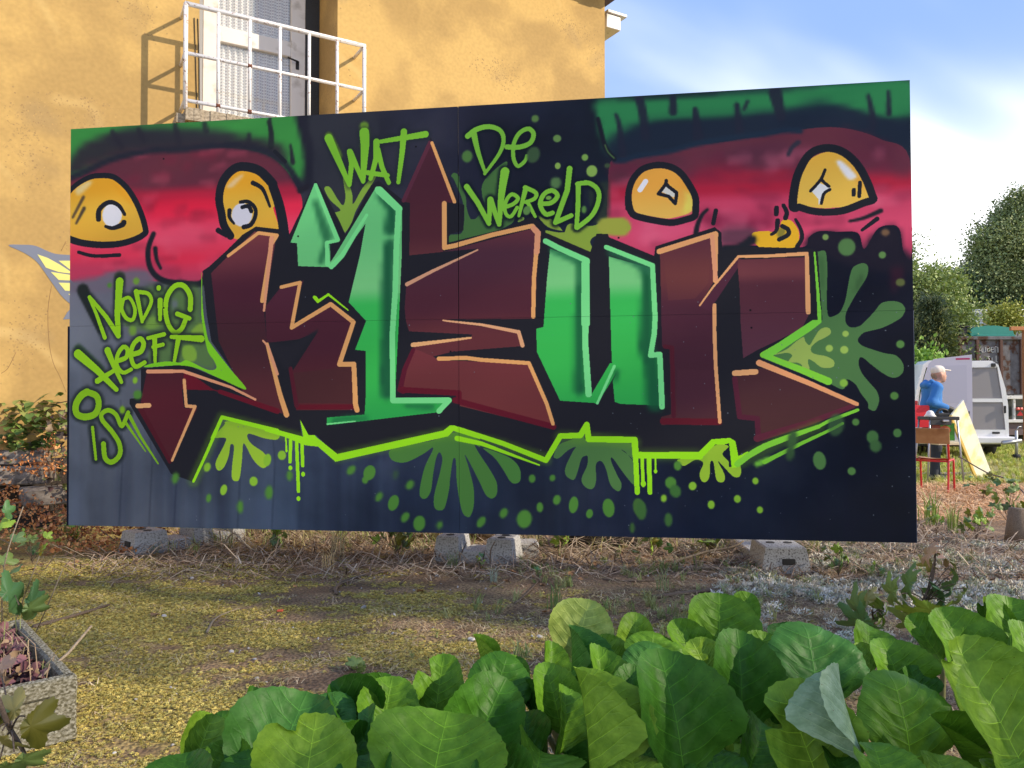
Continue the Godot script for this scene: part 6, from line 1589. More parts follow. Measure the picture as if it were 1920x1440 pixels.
func build_trough() -> void:
	var a := Vector3(-1.281, 0, -2.293)
	a.y = 0.0
	var top := 0.19
	var far := Vector3(-1.741, 0.18, -2.807)
	var dx := Vector3(far.x - a.x, 0, far.z - a.z)
	var long := dx.length() + 0.1
	dx = dx.normalized()
	var dy := Vector3(dx.z, 0, -dx.x)
	if dy.x > 0: dy = -dy
	var t := thing("stone_trough", "lichen spotted concrete planting trough in the lower left corner", "planter")
	t.transform = Transform3D(Basis(dx, Vector3.UP, dx.cross(Vector3.UP)), a)
	var sg := signf(dy.dot(t.basis.z))
	var wide := 0.36
	var h := top
	var th := 0.035
	obj("long_wall", bx(Vector3(long / 2, h / 2, sg * th / 2), Vector3(long, h, th), 0.008), M.old_concrete, t)
	obj("long_wall", bx(Vector3(long / 2, h / 2, sg * (wide - th / 2)), Vector3(long, h, th), 0.008), M.old_concrete, t)
	# the short end, with its sunk panel
	var st := tool()
	box(st, Vector3(th / 2 + 0.006, h / 2, sg * wide / 2), Vector3(th * 0.7, h - 0.004, wide - 0.004), 0.004)
	for q in [[h - 0.026, 0.052, wide / 2, wide], [0.02, 0.04, wide / 2, wide]]:
		box(st, Vector3(th / 2 - 0.002, q[0], sg * q[2]), Vector3(th + 0.002, q[1], q[3] + 0.004), 0.006)
	for q in [0.03, wide - 0.03]:
		box(st, Vector3(th / 2 - 0.001, h / 2, sg * q), Vector3(th, h - 0.006, 0.062), 0.006)
	obj("end_wall", st, M.old_concrete, t)
	obj("end_wall", bx(Vector3(long - th / 2, h / 2, sg * wide / 2), Vector3(th, h - 0.002, wide - 0.004), 0.006), M.old_concrete, t)
	obj("soil", bx(Vector3(long / 2, h * 0.36, sg * wide / 2), Vector3(long - th * 1.6, h * 0.7, wide - th * 1.6)), grainy(mat(lin(0.07, 0.045, 0.04), 0.95), M.speck, 4.0, M.rough, 0.3), t)
	var rng := RandomNumberGenerator.new()
	rng.seed = 17
	var dead := []
	for i in 420:
		var s := rng.randf_range(0.018, 0.05)
		var c: Color = [Color(0.13, 0.05, 0.06), Color(0.19, 0.08, 0.09), Color(0.3, 0.2, 0.12), Color(0.09, 0.04, 0.05)][rng.randi() % 4]
		dead.append([Transform3D(Basis(Vector3(rng.randf(), rng.randf(), rng.randf() + 0.01).normalized(), rng.randf() * TAU).scaled(Vector3.ONE * s), Vector3(rng.randf_range(0.05, long - 0.06), h * 0.72 + rng.randf() * rng.randf() * 0.07, sg * rng.randf_range(0.05, wide - 0.05))), c])
	cloud("dead_leaves", "", crumple(4), M.straw, dead, t)
	var stalks := []
	for i in 40:
		stalks.append([Transform3D(Basis(Vector3.UP, rng.randf() * TAU).scaled(Vector3.ONE * rng.randf_range(0.5, 1.1)), Vector3(rng.randf_range(0.08, long), h * 0.7, sg * rng.randf_range(0.06, wide - 0.06))), [Color(0.4, 0.3, 0.18), Color(0.28, 0.2, 0.13), Color(0.2, 0.22, 0.08)][rng.randi() % 3]])
	cloud("dry_stalks", "", blades(4, 0.24, 0.004, 0.8, 5, 0.5), M.straw, stalks, t)
	obj("broken_stick", tb([Vector3(0.1, h * 0.75, sg * 0.12), Vector3(0.2, h * 1.05, sg * -0.02), Vector3(0.26, h * 1.35, sg * -0.1)], 0.006, 0.004, 5), M.twig_pale, t)

# ---------------------------------------------------------------- left: sleepers, bramble, dry fern
func build_left() -> void:
	# weathered beams stacked as steps against the wall
	var k := 0
	for q in [["uppermost weathered beam of the stack beneath the brambles", Vector3(-4.608, 0.742, -6.556), Vector3(-4.059, 0.706, -6.757), 0.1, 0.13], ["second weathered beam of the stack, its end hidden by dry fern", Vector3(-4.467, 0.653, -6.358), Vector3(-3.93, 0.624, -6.559), 0.075, 0.16], ["third weathered beam from the top, split along its face", Vector3(-4.326, 0.588, -6.159), Vector3(-3.801, 0.557, -6.36), 0.11, 0.16], ["fourth weathered beam from the top behind the yellow leaves", Vector3(-4.186, 0.47, -5.962), Vector3(-3.648, 0.452, -6.162), 0.13, 0.16], ["lowest grey beam of the stack reaching behind the board", Vector3(-3.712, 0.326, -5.865), Vector3(-3.292, 0.26, -6.216), 0.13, 0.16]]:
		var a: Vector3 = q[1]
		var b: Vector3 = q[2]
		b.y = a.y
		var d := b - a
		var o := obj("wooden_beam", bx(Vector3.ZERO, Vector3(d.length(), q[3], q[4] + 0.1), 0.012), M.weathered)
		o.transform = Transform3D(Basis(Vector3.UP, atan2(-d.z, d.x)), (a + b) / 2 - Vector3(0, q[3] / 2, 0))
		tag(o, q[0], "beam", "weathered beams stacked by the wall")
		k += 1
	var bk := obj("earth_bank", bx(Vector3(-4.6, 0.18, -6.25), Vector3(2.5, 0.66, 0.5), 0.05, Basis(Vector3.UP, 0.5)), grainy(mat(lin(0.06, 0.045, 0.035), 0.95), M.speck, 3.0, M.rough, 0.3))
	tag(bk, "", "", "", "structure")
	var rng := RandomNumberGenerator.new()
	rng.seed = 51
	# bramble
	var br := thing("bramble_bush", "green bramble bush growing over the beams against the yellow wall", "bush", Vector3(-4.35, 0.55, -6.6))
	var pts := []
	for i in 26:
		var e := Vector3(rng.randf_range(-0.7, 0.85), rng.randf_range(0.1, 0.62), rng.randf_range(-0.1, 0.45))
		e.y *= 1.0 - 0.35 * maxf(e.x, 0.0)
		var bend := [Vector3(e.x * 0.3, -0.05, e.z * 0.3), Vector3(e.x * 0.6, e.y * 0.85, e.z * 0.6), e]
		obj("cane", tb(smoothed3(bend), 0.006, 0.003, 4), M.twig, br)
		for j in 12: pts.append(bend[1].lerp(e, rng.randf()) + Vector3(rng.randf_range(-1, 1), rng.randf_range(-1.6, 0.8), rng.randf_range(-1, 1)) * 0.12)
	var oval := crumple_leaf()
	var lf := []
	for p in pts:
		var c: Color = [Color(0.1, 0.17, 0.035), Color(0.17, 0.25, 0.05), Color(0.07, 0.12, 0.03), Color(0.26, 0.28, 0.07)][rng.randi() % 4]
		for j in 3:
			lf.append([Transform3D((Basis(Vector3.UP, rng.randf() * TAU) * Basis(Vector3.RIGHT, rng.randf_range(-1.0, 0.7))).scaled(Vector3.ONE * rng.randf_range(0.05, 0.11)), p + Vector3(rng.randf_range(-1, 1), rng.randf_range(-1, 1), rng.randf_range(-1, 1)) * 0.05), c])
	cloud("leaves", "", oval, M.leafy, lf, br)
	# rust coloured dry fern over the steps
	var fe := thing("dry_fern", "rust brown dried fern spilling over the beams and soil at the left", "fern", Vector3(-4.0, 0.0, -5.7))
	var bits := []
	for i in 9500:
		var u := rng.randf()
		var x := rng.randf_range(-1.4, 1.6)
		var z := lerpf(-0.55, 0.75, u)
		var hgt := lerpf(0.62, 0.04, u) + rng.randf() * rng.randf() * 0.16
		if x > 0.6: hgt *= 1.0 - (x - 0.6) * 0.7
		if u < 0.62 and (gn2.get_noise_2d(x * 2.0 + 3.0, z * 3.0) < 0.06 or x < 0.2 and rng.randf() < 0.55): continue
		bits.append([Transform3D(Basis(Vector3(rng.randf(), rng.randf(), rng.randf() + 0.01).normalized(), rng.randf() * TAU).scaled(Vector3.ONE * rng.randf_range(0.012, 0.032)), Vector3(x, hgt, z)), [Color(0.6, 0.25, 0.08), Color(0.42, 0.17, 0.06), Color(0.72, 0.36, 0.14), Color(0.28, 0.11, 0.05)][rng.randi() % 4]])
	cloud("fronds", "", crumple(9), M.straw, bits, fe)
	for i in 16:
		var p := Vector3(rng.randf_range(-1.2, 1.5), 0.02, rng.randf_range(0.0, 0.6))
		var e := p + Vector3(rng.randf_range(-0.5, 0.5), rng.randf_range(0.1, 0.5), rng.randf_range(-0.5, 0.1))
		obj("stalk", tb(smoothed3([p, p.lerp(e, 0.5) + Vector3(0, 0.07, 0), e]), 0.005, 0.002, 4), M.twig if i % 2 else M.twig_pale, fe)
	var yw := thing("yellow_weed", "yellow green weed climbing in front of the beams at the left edge", "weed", on_ground(Vector3(-3.95, 0, -5.35)))
	var yl := []
	for i in 170:
		yl.append([Transform3D((Basis(Vector3.UP, rng.randf() * TAU) * Basis(Vector3.RIGHT, rng.randf_range(-1.0, 0.7))).scaled(Vector3.ONE * rng.randf_range(0.025, 0.055)), Vector3(rng.randf_range(-0.22, 0.2), rng.randf_range(0.05, 0.62), rng.randf_range(-0.12, 0.12))), [Color(0.5, 0.42, 0.04), Color(0.28, 0.34, 0.05), Color(0.6, 0.48, 0.05)][rng.randi() % 3]])
	cloud("leaves", "", oval, M.leafy, yl, yw)
	for i in 5: obj("stem", tb([Vector3(0.04 * (i - 2), 0, 0), Vector3(0.06 * (i - 2), 0.3, 0.02), Vector3(0.08 * (i - 2), 0.58, 0)], 0.004, 0.002, 4), M.twig, yw)
	var dw := thing("withered_plant", "withered dark flower stalks between the brambles and the board", "plant", on_ground(Vector3(-3.42, 0, -6.0)))
	var dl := []
	for i in 150:
		dl.append([Transform3D(Basis(Vector3(rng.randf(), rng.randf(), rng.randf() + 0.01).normalized(), rng.randf() * TAU).scaled(Vector3.ONE * rng.randf_range(0.03, 0.07)), Vector3(rng.randf_range(-0.18, 0.24), rng.randf_range(0.05, 0.95), rng.randf_range(-0.15, 0.15))), [Color(0.1, 0.05, 0.05), Color(0.18, 0.2, 0.06), Color(0.28, 0.2, 0.12), Color(0.07, 0.05, 0.04)][rng.randi() % 4]])
	cloud("leaves", "", crumple(6), M.straw, dl, dw)
	for i in 8: obj("stem", tb([Vector3(0.03 * (i - 4), 0, 0), Vector3(0.05 * (i - 4), 0.5, 0.02), Vector3(0.04 * (i - 4) + 0.05, rng.randf_range(0.6, 1.0), 0)], 0.004, 0.002, 4), M.twig, dw)

func crumple_leaf() -> ArrayMesh:
	var st := grid(2, 4, func(u, v):
		var w := sin(PI * pow(clampf(v, 0.02, 0.99), 0.8)) * 0.36
		var x: float = (u - 0.5) * 2.0 * w
		return Vector3(x, absf(x) * 0.25 - 0.3 * v * v, v))
	st.generate_normals()
	return st.commit()

# ---------------------------------------------------------------- trees
func leaf_clump(n: int, size: float, leaf_l: float, leaf_w: float, sd: int) -> ArrayMesh:
	var rng := RandomNumberGenerator.new()
	rng.seed = sd
	var st := tool()
	for i in n:
		var o := Vector3(rng.randfn(), rng.randfn(), rng.randfn()) * size * 0.4
		var d := (o.normalized() + Vector3(rng.randf_range(-1, 1), rng.randf_range(-1.2, 0.6), rng.randf_range(-1, 1))).normalized()
		var s := d.cross(Vector3(rng.randf_range(-1, 1), rng.randf_range(-1, 1), rng.randf_range(-1, 1))).normalized() * leaf_w
		for v in [o, o + d * leaf_l * 0.45 + s, o + d * leaf_l, o, o + d * leaf_l, o + d * leaf_l * 0.45 - s]: st.add_vertex(v)
	st.generate_normals()
	return st.commit()

func tree(called: String, label: String, at: Vector3, h: float, lobes: Array, clump: Mesh, n: int, cols: Array, sd: int, trunk := 0.14, s0 := 0.7, s1 := 1.3, k := 1.0) -> void:
	h *= k
	for l in lobes:
		l[0] *= k
		l[1] *= k
	# lobes: [centre (relative), radii]
	var rng := RandomNumberGenerator.new()
	rng.seed = sd
	var t := thing(called, label, "tree", at, 0.0, "trees beyond the yard")
	obj("trunk", tb(smoothed3([Vector3(0, -0.1, 0), Vector3(0.06, h * 0.3, 0.02), Vector3(-0.05, h * 0.55, 0), Vector3(0.04, h * 0.82, 0.05)]), trunk, trunk * 0.25, 8), M.bark, t)
	for l in lobes:
		var c: Vector3 = l[0]
		var st := Vector3(0, minf(h * 0.45, c.y * 0.6), 0)
		obj("limb", tb(smoothed3([st, st.lerp(c, 0.55) + Vector3(0, -0.1, 0), c]), trunk * 0.5, trunk * 0.12, 6), M.bark, t)
	var list := []
	var vol := 0.0
	for l in lobes: vol += pow(l[1].x * l[1].y * l[1].z, 0.6667)
	for l in lobes:
		var m := int(n * pow(l[1].x * l[1].y * l[1].z, 0.6667) / vol)
		for i in m:
			var d := Vector3(rng.randfn(), rng.randfn(), rng.randfn()).normalized() * pow(rng.randf_range(0.12, 1.0), 0.45)
			var p: Vector3 = l[0] + d * l[1] * (1.0 + 0.22 * gn3.get_noise_3dv(d * 2.0 + l[0]))
			if gn3.get_noise_3dv(p * 0.42 + Vector3(sd, 0, 0)) < -0.1: continue
			var c: Color = cols[rng.randi() % cols.size()].lerp(cols[rng.randi() % cols.size()], rng.randf())
			list.append([Transform3D(Basis(Vector3(rng.randfn(), rng.randfn(), rng.randfn()).normalized(), rng.randf() * TAU).scaled(Vector3.ONE * rng.randf_range(s0, s1)), p), c * rng.randf_range(0.9, 1.2) * (1.0 + 0.45 * gn3.get_noise_3dv(p * 0.7))])
	cloud("crown", "", clump, M.leafy, list, t)

func build_trees() -> void:
	var fine := leaf_clump(100, 0.55, 0.1, 0.03, 1)
	var mid := leaf_clump(150, 0.75, 0.11, 0.036, 2)
	var light := [Color(0.25, 0.31, 0.09), Color(0.33, 0.38, 0.13), Color(0.17, 0.23, 0.08)]
	var dark := [Color(0.07, 0.12, 0.045), Color(0.11, 0.165, 0.055), Color(0.045, 0.085, 0.035)]
	var olive := [Color(0.2, 0.25, 0.09), Color(0.28, 0.31, 0.12), Color(0.13, 0.18, 0.07)]
	var p := Vector3(12.455, -0.28, -23.485)
	var z := 24.0
	p = Vector3(12.712, 0.816, -24.008); p.y = -0.3
	tree("birch_tree", "tall pale green birch beside the right edge of the board", p, 6.2, [[Vector3(-0.4, 5.0, 0), Vector3(1.0, 1.5, 1.0)], [Vector3(0.5, 4.3, 0.2), Vector3(1.0, 1.2, 0.9)], [Vector3(-0.6, 3.4, 0), Vector3(1.2, 1.3, 1.0)], [Vector3(0.6, 2.8, 0), Vector3(0.9, 1.1, 0.9)], [Vector3(-0.3, 1.8, 0), Vector3(1.2, 1.0, 0.9)]], fine, 1300, light, 71, 0.14, 0.7, 1.3, 0.93)
	p = Vector3(20.276, 0.731, -35.012); p.y = -0.3
	tree("dark_tree", "dark green tree behind the birch and left of the tallest tree", p, 6.0, [[Vector3(0.0, 5.0, 0), Vector3(1.1, 1.0, 1.0)], [Vector3(-0.8, 4.0, 0), Vector3(1.2, 1.1, 1.0)], [Vector3(0.9, 4.0, 0.3), Vector3(1.2, 1.1, 1.0)], [Vector3(0.2, 2.9, 0), Vector3(1.7, 1.1, 1.2)], [Vector3(-0.5, 1.6, 0.2), Vector3(1.2, 0.8, 1.0)]], mid, 1100, dark, 72, 0.14, 0.7, 1.3, 1.17)
	p = Vector3(22.979, 0.731, -35.012); p.y = -0.3
	tree("tall_tree", "tallest sunlit tree at the right edge above the rusty container", p, 8.6, [[Vector3(0.2, 7.9, 0), Vector3(0.8, 0.7, 0.8)], [Vector3(-0.5, 6.7, 0.2), Vector3(1.3, 0.9, 1.1)], [Vector3(0.9, 6.5, 0), Vector3(1.2, 1.1, 1.1)], [Vector3(-1.1, 5.4, 0.3), Vector3(1.1, 0.8, 1.0)], [Vector3(0.4, 5.3, 0.3), Vector3(1.4, 1.0, 1.2)], [Vector3(1.6, 4.6, 0), Vector3(1.2, 1.2, 1.0)], [Vector3(0.6, 3.6, 0), Vector3(1.4, 0.9, 1.0)]], mid, 1900, olive, 73, 0.2, 0.7, 1.3, 1.23)
	p = Vector3(24.11, 0.708, -38.013); p.y = -0.3
	tree("hedge_tree", "low dark tree filling the gap below the tallest tree", p, 5.2, [[Vector3(-1.6, 3.2, 0), Vector3(1.5, 1.3, 1.0)], [Vector3(0.4, 3.6, 0), Vector3(1.6, 1.3, 1.0)], [Vector3(2.0, 3.9, 0), Vector3(1.6, 1.6, 1.0)], [Vector3(-0.6, 2.0, 0), Vector3(2.4, 1.2, 1.0)], [Vector3(1.6, 2.0, 0), Vector3(2.0, 1.2, 1.0)]], mid, 1300, dark, 74, 0.14, 0.7, 1.3, 1.12)
	p = Vector3(19.903, 0.7, -39.014); p.y = -0.3
	tree("hedge_tree", "dark spreading tree mostly hidden by the board's right side", p, 5.6, [[Vector3(-2.0, 3.2, 0), Vector3(2.0, 1.6, 1.0)], [Vector3(0.6, 3.8, 0), Vector3(1.8, 1.6, 1.0)], [Vector3(2.4, 3.0, 0), Vector3(1.6, 1.5, 1.0)], [Vector3(0.0, 1.6, 0), Vector3(3.0, 1.3, 1.0)]], mid, 1300, olive, 75, 0.14, 0.7, 1.3, 1.15)
	p = Vector3(15.352, 0.677, -42.015); p.y = -0.3
	tree("hedge_tree", "spreading tree far behind the right half of the board", p, 5.4, [[Vector3(-2.2, 3.0, 0), Vector3(2.0, 1.5, 1.0)], [Vector3(0.4, 3.6, 0), Vector3(2.0, 1.6, 1.0)], [Vector3(2.4, 3.0, 0), Vector3(1.8, 1.5, 1.0)], [Vector3(0.0, 1.6, 0), Vector3(3.4, 1.3, 1.0)]], mid, 900, dark, 77, 0.14, 0.7, 1.3, 1.2)
	# conifer: whorls of drooping boughs
	p = Vector3(11.383, 0.839, -21.007); p.y = -0.28
	var t := thing("conifer", "dark conifer with yellowish tips just right of the board", "tree", p, 0.0, "trees beyond the yard")
	obj("trunk", tb([Vector3(0, -0.1, 0), Vector3(0.02, 2.0, 0), Vector3(0, 4.0, 0)], 0.1, 0.02, 8), M.bark, t)
	var rng := RandomNumberGenerator.new()
	rng.seed = 76
	var needles := []
	for i in 1300:
		var u := pow(rng.randf(), 0.75)
		var y := lerpf(4.1, 0.5, u)
		var a := rng.randf() * TAU
		var r := (0.08 + 1.25 * u) * sqrt(rng.randf_range(0.1, 1.0)) * (0.8 + 0.3 * sin(a * 5.0 + floorf(y * 4.0)))
		var tip: float = r / (0.08 + 1.25 * u)
		var c := Color(0.04, 0.07, 0.028).lerp(Color(0.26, 0.26, 0.05), clampf(tip * tip - 0.2 + (0.25 if rng.randf() < 0.2 else 0.0), 0, 1) * rng.randf())
		needles.append([Transform3D(Basis(Vector3.UP, -a) * Basis(Vector3.BACK, -0.4).scaled(Vector3.ONE * rng.randf_range(0.5, 0.9)), Vector3(cos(a) * r, y - tip * 0.25, sin(a) * r)), c])
	cloud("crown", "", leaf_clump(54, 0.42, 0.15, 0.02, 5), M.leafy, needles, t)
	# shrubs
	var shr := leaf_clump(40, 0.34, 0.13, 0.04, 6)
	for q in [["bright green shrub low behind the board's right edge", Vector3(9.484, 1.333, -17.997), Vector3(0.75, 0.75, 0.5), [Color(0.16, 0.3, 0.03), Color(0.26, 0.42, 0.05)], 260, 81], ["yellow flowering shrub before the greenhouse roof", Vector3(18.265, 3.975, -28.546), Vector3(0.8, 0.5, 0.3), [Color(0.42, 0.4, 0.06), Color(0.26, 0.3, 0.06)], 150, 82]]:
		rng.seed = q[5]
		var c: Vector3 = q[1]
		var s := thing("shrub", q[0], "shrub", Vector3(c.x, -0.28, c.z), 0.0, "shrubs")
		var list := []
		for i in q[4]:
			var d: Vector3 = Vector3(rng.randfn(), rng.randfn(), rng.randfn()).normalized() * pow(rng.randf(), 0.5) * q[2]
			list.append([Transform3D(Basis(Vector3.UP, rng.randf() * TAU).scaled(Vector3.ONE * rng.randf_range(0.5, 1.0)), Vector3(0, c.y + 0.28, 0) + d), q[3][0].lerp(q[3][1], rng.randf())])
		cloud("foliage", "", shr, M.leafy, list, s)
		for i in 4: obj("stem", tb([Vector3(0.1 * (i - 1.5), 0, 0), Vector3(0.2 * (i - 1.5), (c.y + 0.28) * 0.6, 0), Vector3(0.35 * (i - 1.5), c.y + 0.4, 0)], 0.03, 0.01, 5), M.bark, s)
	# the trees to the right whose crowns shade the yard
	var big := leaf_clump(28, 0.5, 0.26, 0.1, 9)
	var g := [Color(0.07, 0.12, 0.03), Color(0.12, 0.18, 0.045), Color(0.05, 0.09, 0.03)]
	tree("poplar_tree", "tall slender poplar far to the right, its crown shading the board", Vector3(20.0, -0.28, 1.68), 16.8, [[Vector3(0, 11.1, 0.0), Vector3(1.5, 1.3, 1.05)], [Vector3(0, 12.8, -0.1), Vector3(1.5, 1.3, 1.0)], [Vector3(0, 14.4, 0.0), Vector3(1.4, 1.3, 0.95)], [Vector3(0, 15.8, 0.15), Vector3(1.2, 1.1, 0.85)], [Vector3(0, 9.9, -0.3), Vector3(1.2, 0.9, 0.9)]], big, 84, g, 91, 0.26)
	tree("poplar_tree", "second poplar far to the right, nearer to the viewer", Vector3(20.4, -0.28, 4.6), 15.0, [[Vector3(0, 11.4, -0.2), Vector3(1.4, 1.2, 1.2)], [Vector3(0, 12.9, 0.2), Vector3(1.3, 1.2, 1.1)], [Vector3(0, 10.0, 0.3), Vector3(1.2, 1.0, 1.2)]], big, 84, g, 92, 0.24)

# ---------------------------------------------------------------- person
func build_person() -> void:
	var zc := 12.1
	var org := Vector3(6.592, -0.303, -12.128)
	org.y = gh(org.x, org.z)
	var t := thing("person", "person in blue hooded sweater, pale cap and black gloves working at a bench", "person", org)
	# local: x to the right (the way the person looks), y up, z towards the viewer
	var skin := mat(lin(0.5, 0.27, 0.19), 0.6)
	var sh := 1.47
	var head := Vector3(0.1, 1.64, 0.0)
	var body := [
		[head + Vector3(-0.02, 0.03, 0), 0.088, head + Vector3(0.02, -0.02, 0), 0.082], [head + Vector3(0.04, -0.07, 0), 0.055, head + Vector3(0.06, -0.085, 0), 0.045], [head + Vector3(0.092, 0.0, 0), 0.018, head + Vector3(0.112, -0.03, 0), 0.016],
		[head + Vector3(0.085, -0.062, 0), 0.014, head + Vector3(0.09, -0.066, 0.015), 0.012], [head + Vector3(-0.005, -0.01, 0.088), 0.02, head + Vector3(-0.01, -0.04, 0.086), 0.014], [head + Vector3(0.075, 0.028, 0.03), 0.02, head + Vector3(0.075, 0.028, -0.03), 0.02],
		[Vector3(0.03, 1.48, 0), 0.062, head + Vector3(0.0, -0.06, 0), 0.058], [Vector3(0.0, 1.42, 0), 0.1, Vector3(-0.02, 1.0, 0), 0.11], [Vector3(-0.02, 0.95, 0.09), 0.08, Vector3(-0.02, 0.08, 0.1), 0.04], [Vector3(-0.02, 0.95, -0.09), 0.08, Vector3(0.1, 0.08, -0.1), 0.04],
		[Vector3(-0.02, 1.42, 0.17), 0.05, Vector3(-0.13, 1.2, 0.22), 0.04], [Vector3(-0.13, 1.2, 0.22), 0.04, Vector3(0.13, 1.12, 0.2), 0.03], [Vector3(-0.0, 1.42, -0.17), 0.05, Vector3(0.02, 1.2, -0.22), 0.04], [Vector3(0.02, 1.2, -0.22), 0.04, Vector3(0.22, 1.1, -0.12), 0.03]]
	obj("body", blob(body, 0.014, 0.03), skin, t)
	var eye := mat(lin(0.02, 0.02, 0.02), 0.3)
	obj("eye", bx(head + Vector3(0.088, 0.012, 0.034), Vector3(0.012, 0.012, 0.018), 0.004), eye, t)
	obj("eye", bx(head + Vector3(0.088, 0.012, -0.034), Vector3(0.012, 0.012, 0.018), 0.004), eye, t)
	var blue := mat(lin(0.03, 0.17, 0.46), 0.85)
	blue.rim_enabled = true
	blue.rim = 0.3
	var top := [
		[Vector3(0.0, 1.4, 0.0), 0.14, Vector3(-0.02, 1.15, 0.0), 0.15], [Vector3(-0.02, 1.15, 0), 0.15, Vector3(-0.02, 0.93, 0), 0.155], [Vector3(0.0, 1.43, 0.1), 0.1, Vector3(0.0, 1.43, -0.1), 0.1],
		[Vector3(-0.01, 1.42, 0.17), 0.078, Vector3(-0.13, 1.2, 0.22), 0.064], [Vector3(-0.13, 1.2, 0.22), 0.066, Vector3(0.1, 1.125, 0.2), 0.05], [Vector3(-0.0, 1.42, -0.17), 0.078, Vector3(0.02, 1.2, -0.22), 0.064], [Vector3(0.02, 1.2, -0.22), 0.064, Vector3(0.18, 1.11, -0.13), 0.05]]
	obj("sweater", blob(top, 0.016, 0.04), blue, t)
	obj("hood", blob([[Vector3(-0.1, 1.47, 0.06), 0.06, Vector3(-0.1, 1.47, -0.06), 0.06], [Vector3(-0.06, 1.53, 0.09), 0.035, Vector3(0.06, 1.47, 0.08), 0.03], [Vector3(-0.06, 1.53, -0.09), 0.035, Vector3(0.06, 1.47, -0.08), 0.03]], 0.014, 0.03), blue, t)
	var jeans := mat(lin(0.03, 0.035, 0.05), 0.85)
	obj("trousers", blob([[Vector3(-0.02, 0.95, 0.0), 0.145, Vector3(-0.02, 0.86, 0), 0.14], [Vector3(-0.02, 0.88, 0.09), 0.098, Vector3(0.0, 0.5, 0.1), 0.075], [Vector3(0.0, 0.5, 0.1), 0.075, Vector3(-0.05, 0.09, 0.11), 0.06], [Vector3(-0.02, 0.88, -0.09), 0.098, Vector3(0.08, 0.5, -0.1), 0.075], [Vector3(0.08, 0.5, -0.1), 0.075, Vector3(0.1, 0.09, -0.1), 0.06]], 0.018, 0.03), jeans, t)
	var shoe := mat(lin(0.08, 0.07, 0.065), 0.7)
	for q in [Vector3(-0.04, 0, 0.11), Vector3(0.11, 0, -0.1)]:
		obj("shoe", blob([[q + Vector3(-0.05, 0.045, 0), 0.045, q + Vector3(0.14, 0.035, 0), 0.036]], 0.014, 0.02), shoe, t)
	var cap := mat(lin(0.72, 0.64, 0.54), 0.85)
	obj("cap", blob([[head + Vector3(-0.025, 0.055, 0), 0.09, head + Vector3(0.01, 0.06, 0), 0.084]], 0.012, 0.02), cap, t)
	obj("cap_peak", blob([[head + Vector3(0.07, 0.07, 0.04), 0.012, head + Vector3(0.17, 0.062, 0.02), 0.01], [head + Vector3(0.07, 0.07, -0.04), 0.012, head + Vector3(0.17, 0.062, -0.02), 0.01], [head + Vector3(0.07, 0.075, 0), 0.014, head + Vector3(0.185, 0.064, 0), 0.011]], 0.008, 0.015), cap, t)
	obj("hair", blob([[head + Vector3(-0.075, -0.01, 0.03), 0.03, head + Vector3(-0.06, -0.05, 0.03), 0.026], [head + Vector3(-0.075, -0.01, -0.03), 0.03, head + Vector3(-0.06, -0.05, -0.03), 0.026]], 0.01, 0.03), mat(lin(0.3, 0.2, 0.12), 0.8), t)
	var gl := mat(lin(0.012, 0.012, 0.013), 0.6)
	for q in [[Vector3(0.12, 1.12, 0.2), 1.0], [Vector3(0.21, 1.1, -0.12), -1.0]]:
		var w: Vector3 = q[0]
		var s: float = q[1]
		var b := [[w, 0.04, w + Vector3(0.07, -0.03, -0.01 * s), 0.044]]
		for k in 4:
			var f := w + Vector3(0.1, -0.02 - 0.016 * k, -0.01 * s + 0.012 * s)
			var l := [0.04, 0.048, 0.045, 0.036][k] as float
			b.append([f, 0.013, f + Vector3(l, -0.02, 0.005 * s), 0.012])
			b.append([f + Vector3(l, -0.02, 0.005 * s), 0.012, f + Vector3(l * 0.9, -0.05, -0.025 * s), 0.01])
		b.append([w + Vector3(0.04, 0.0, -0.03 * s), 0.014, w + Vector3(0.1, 0.005, -0.05 * s), 0.012])
		obj("glove", blob(b, 0.0075, 0.008), gl, t)

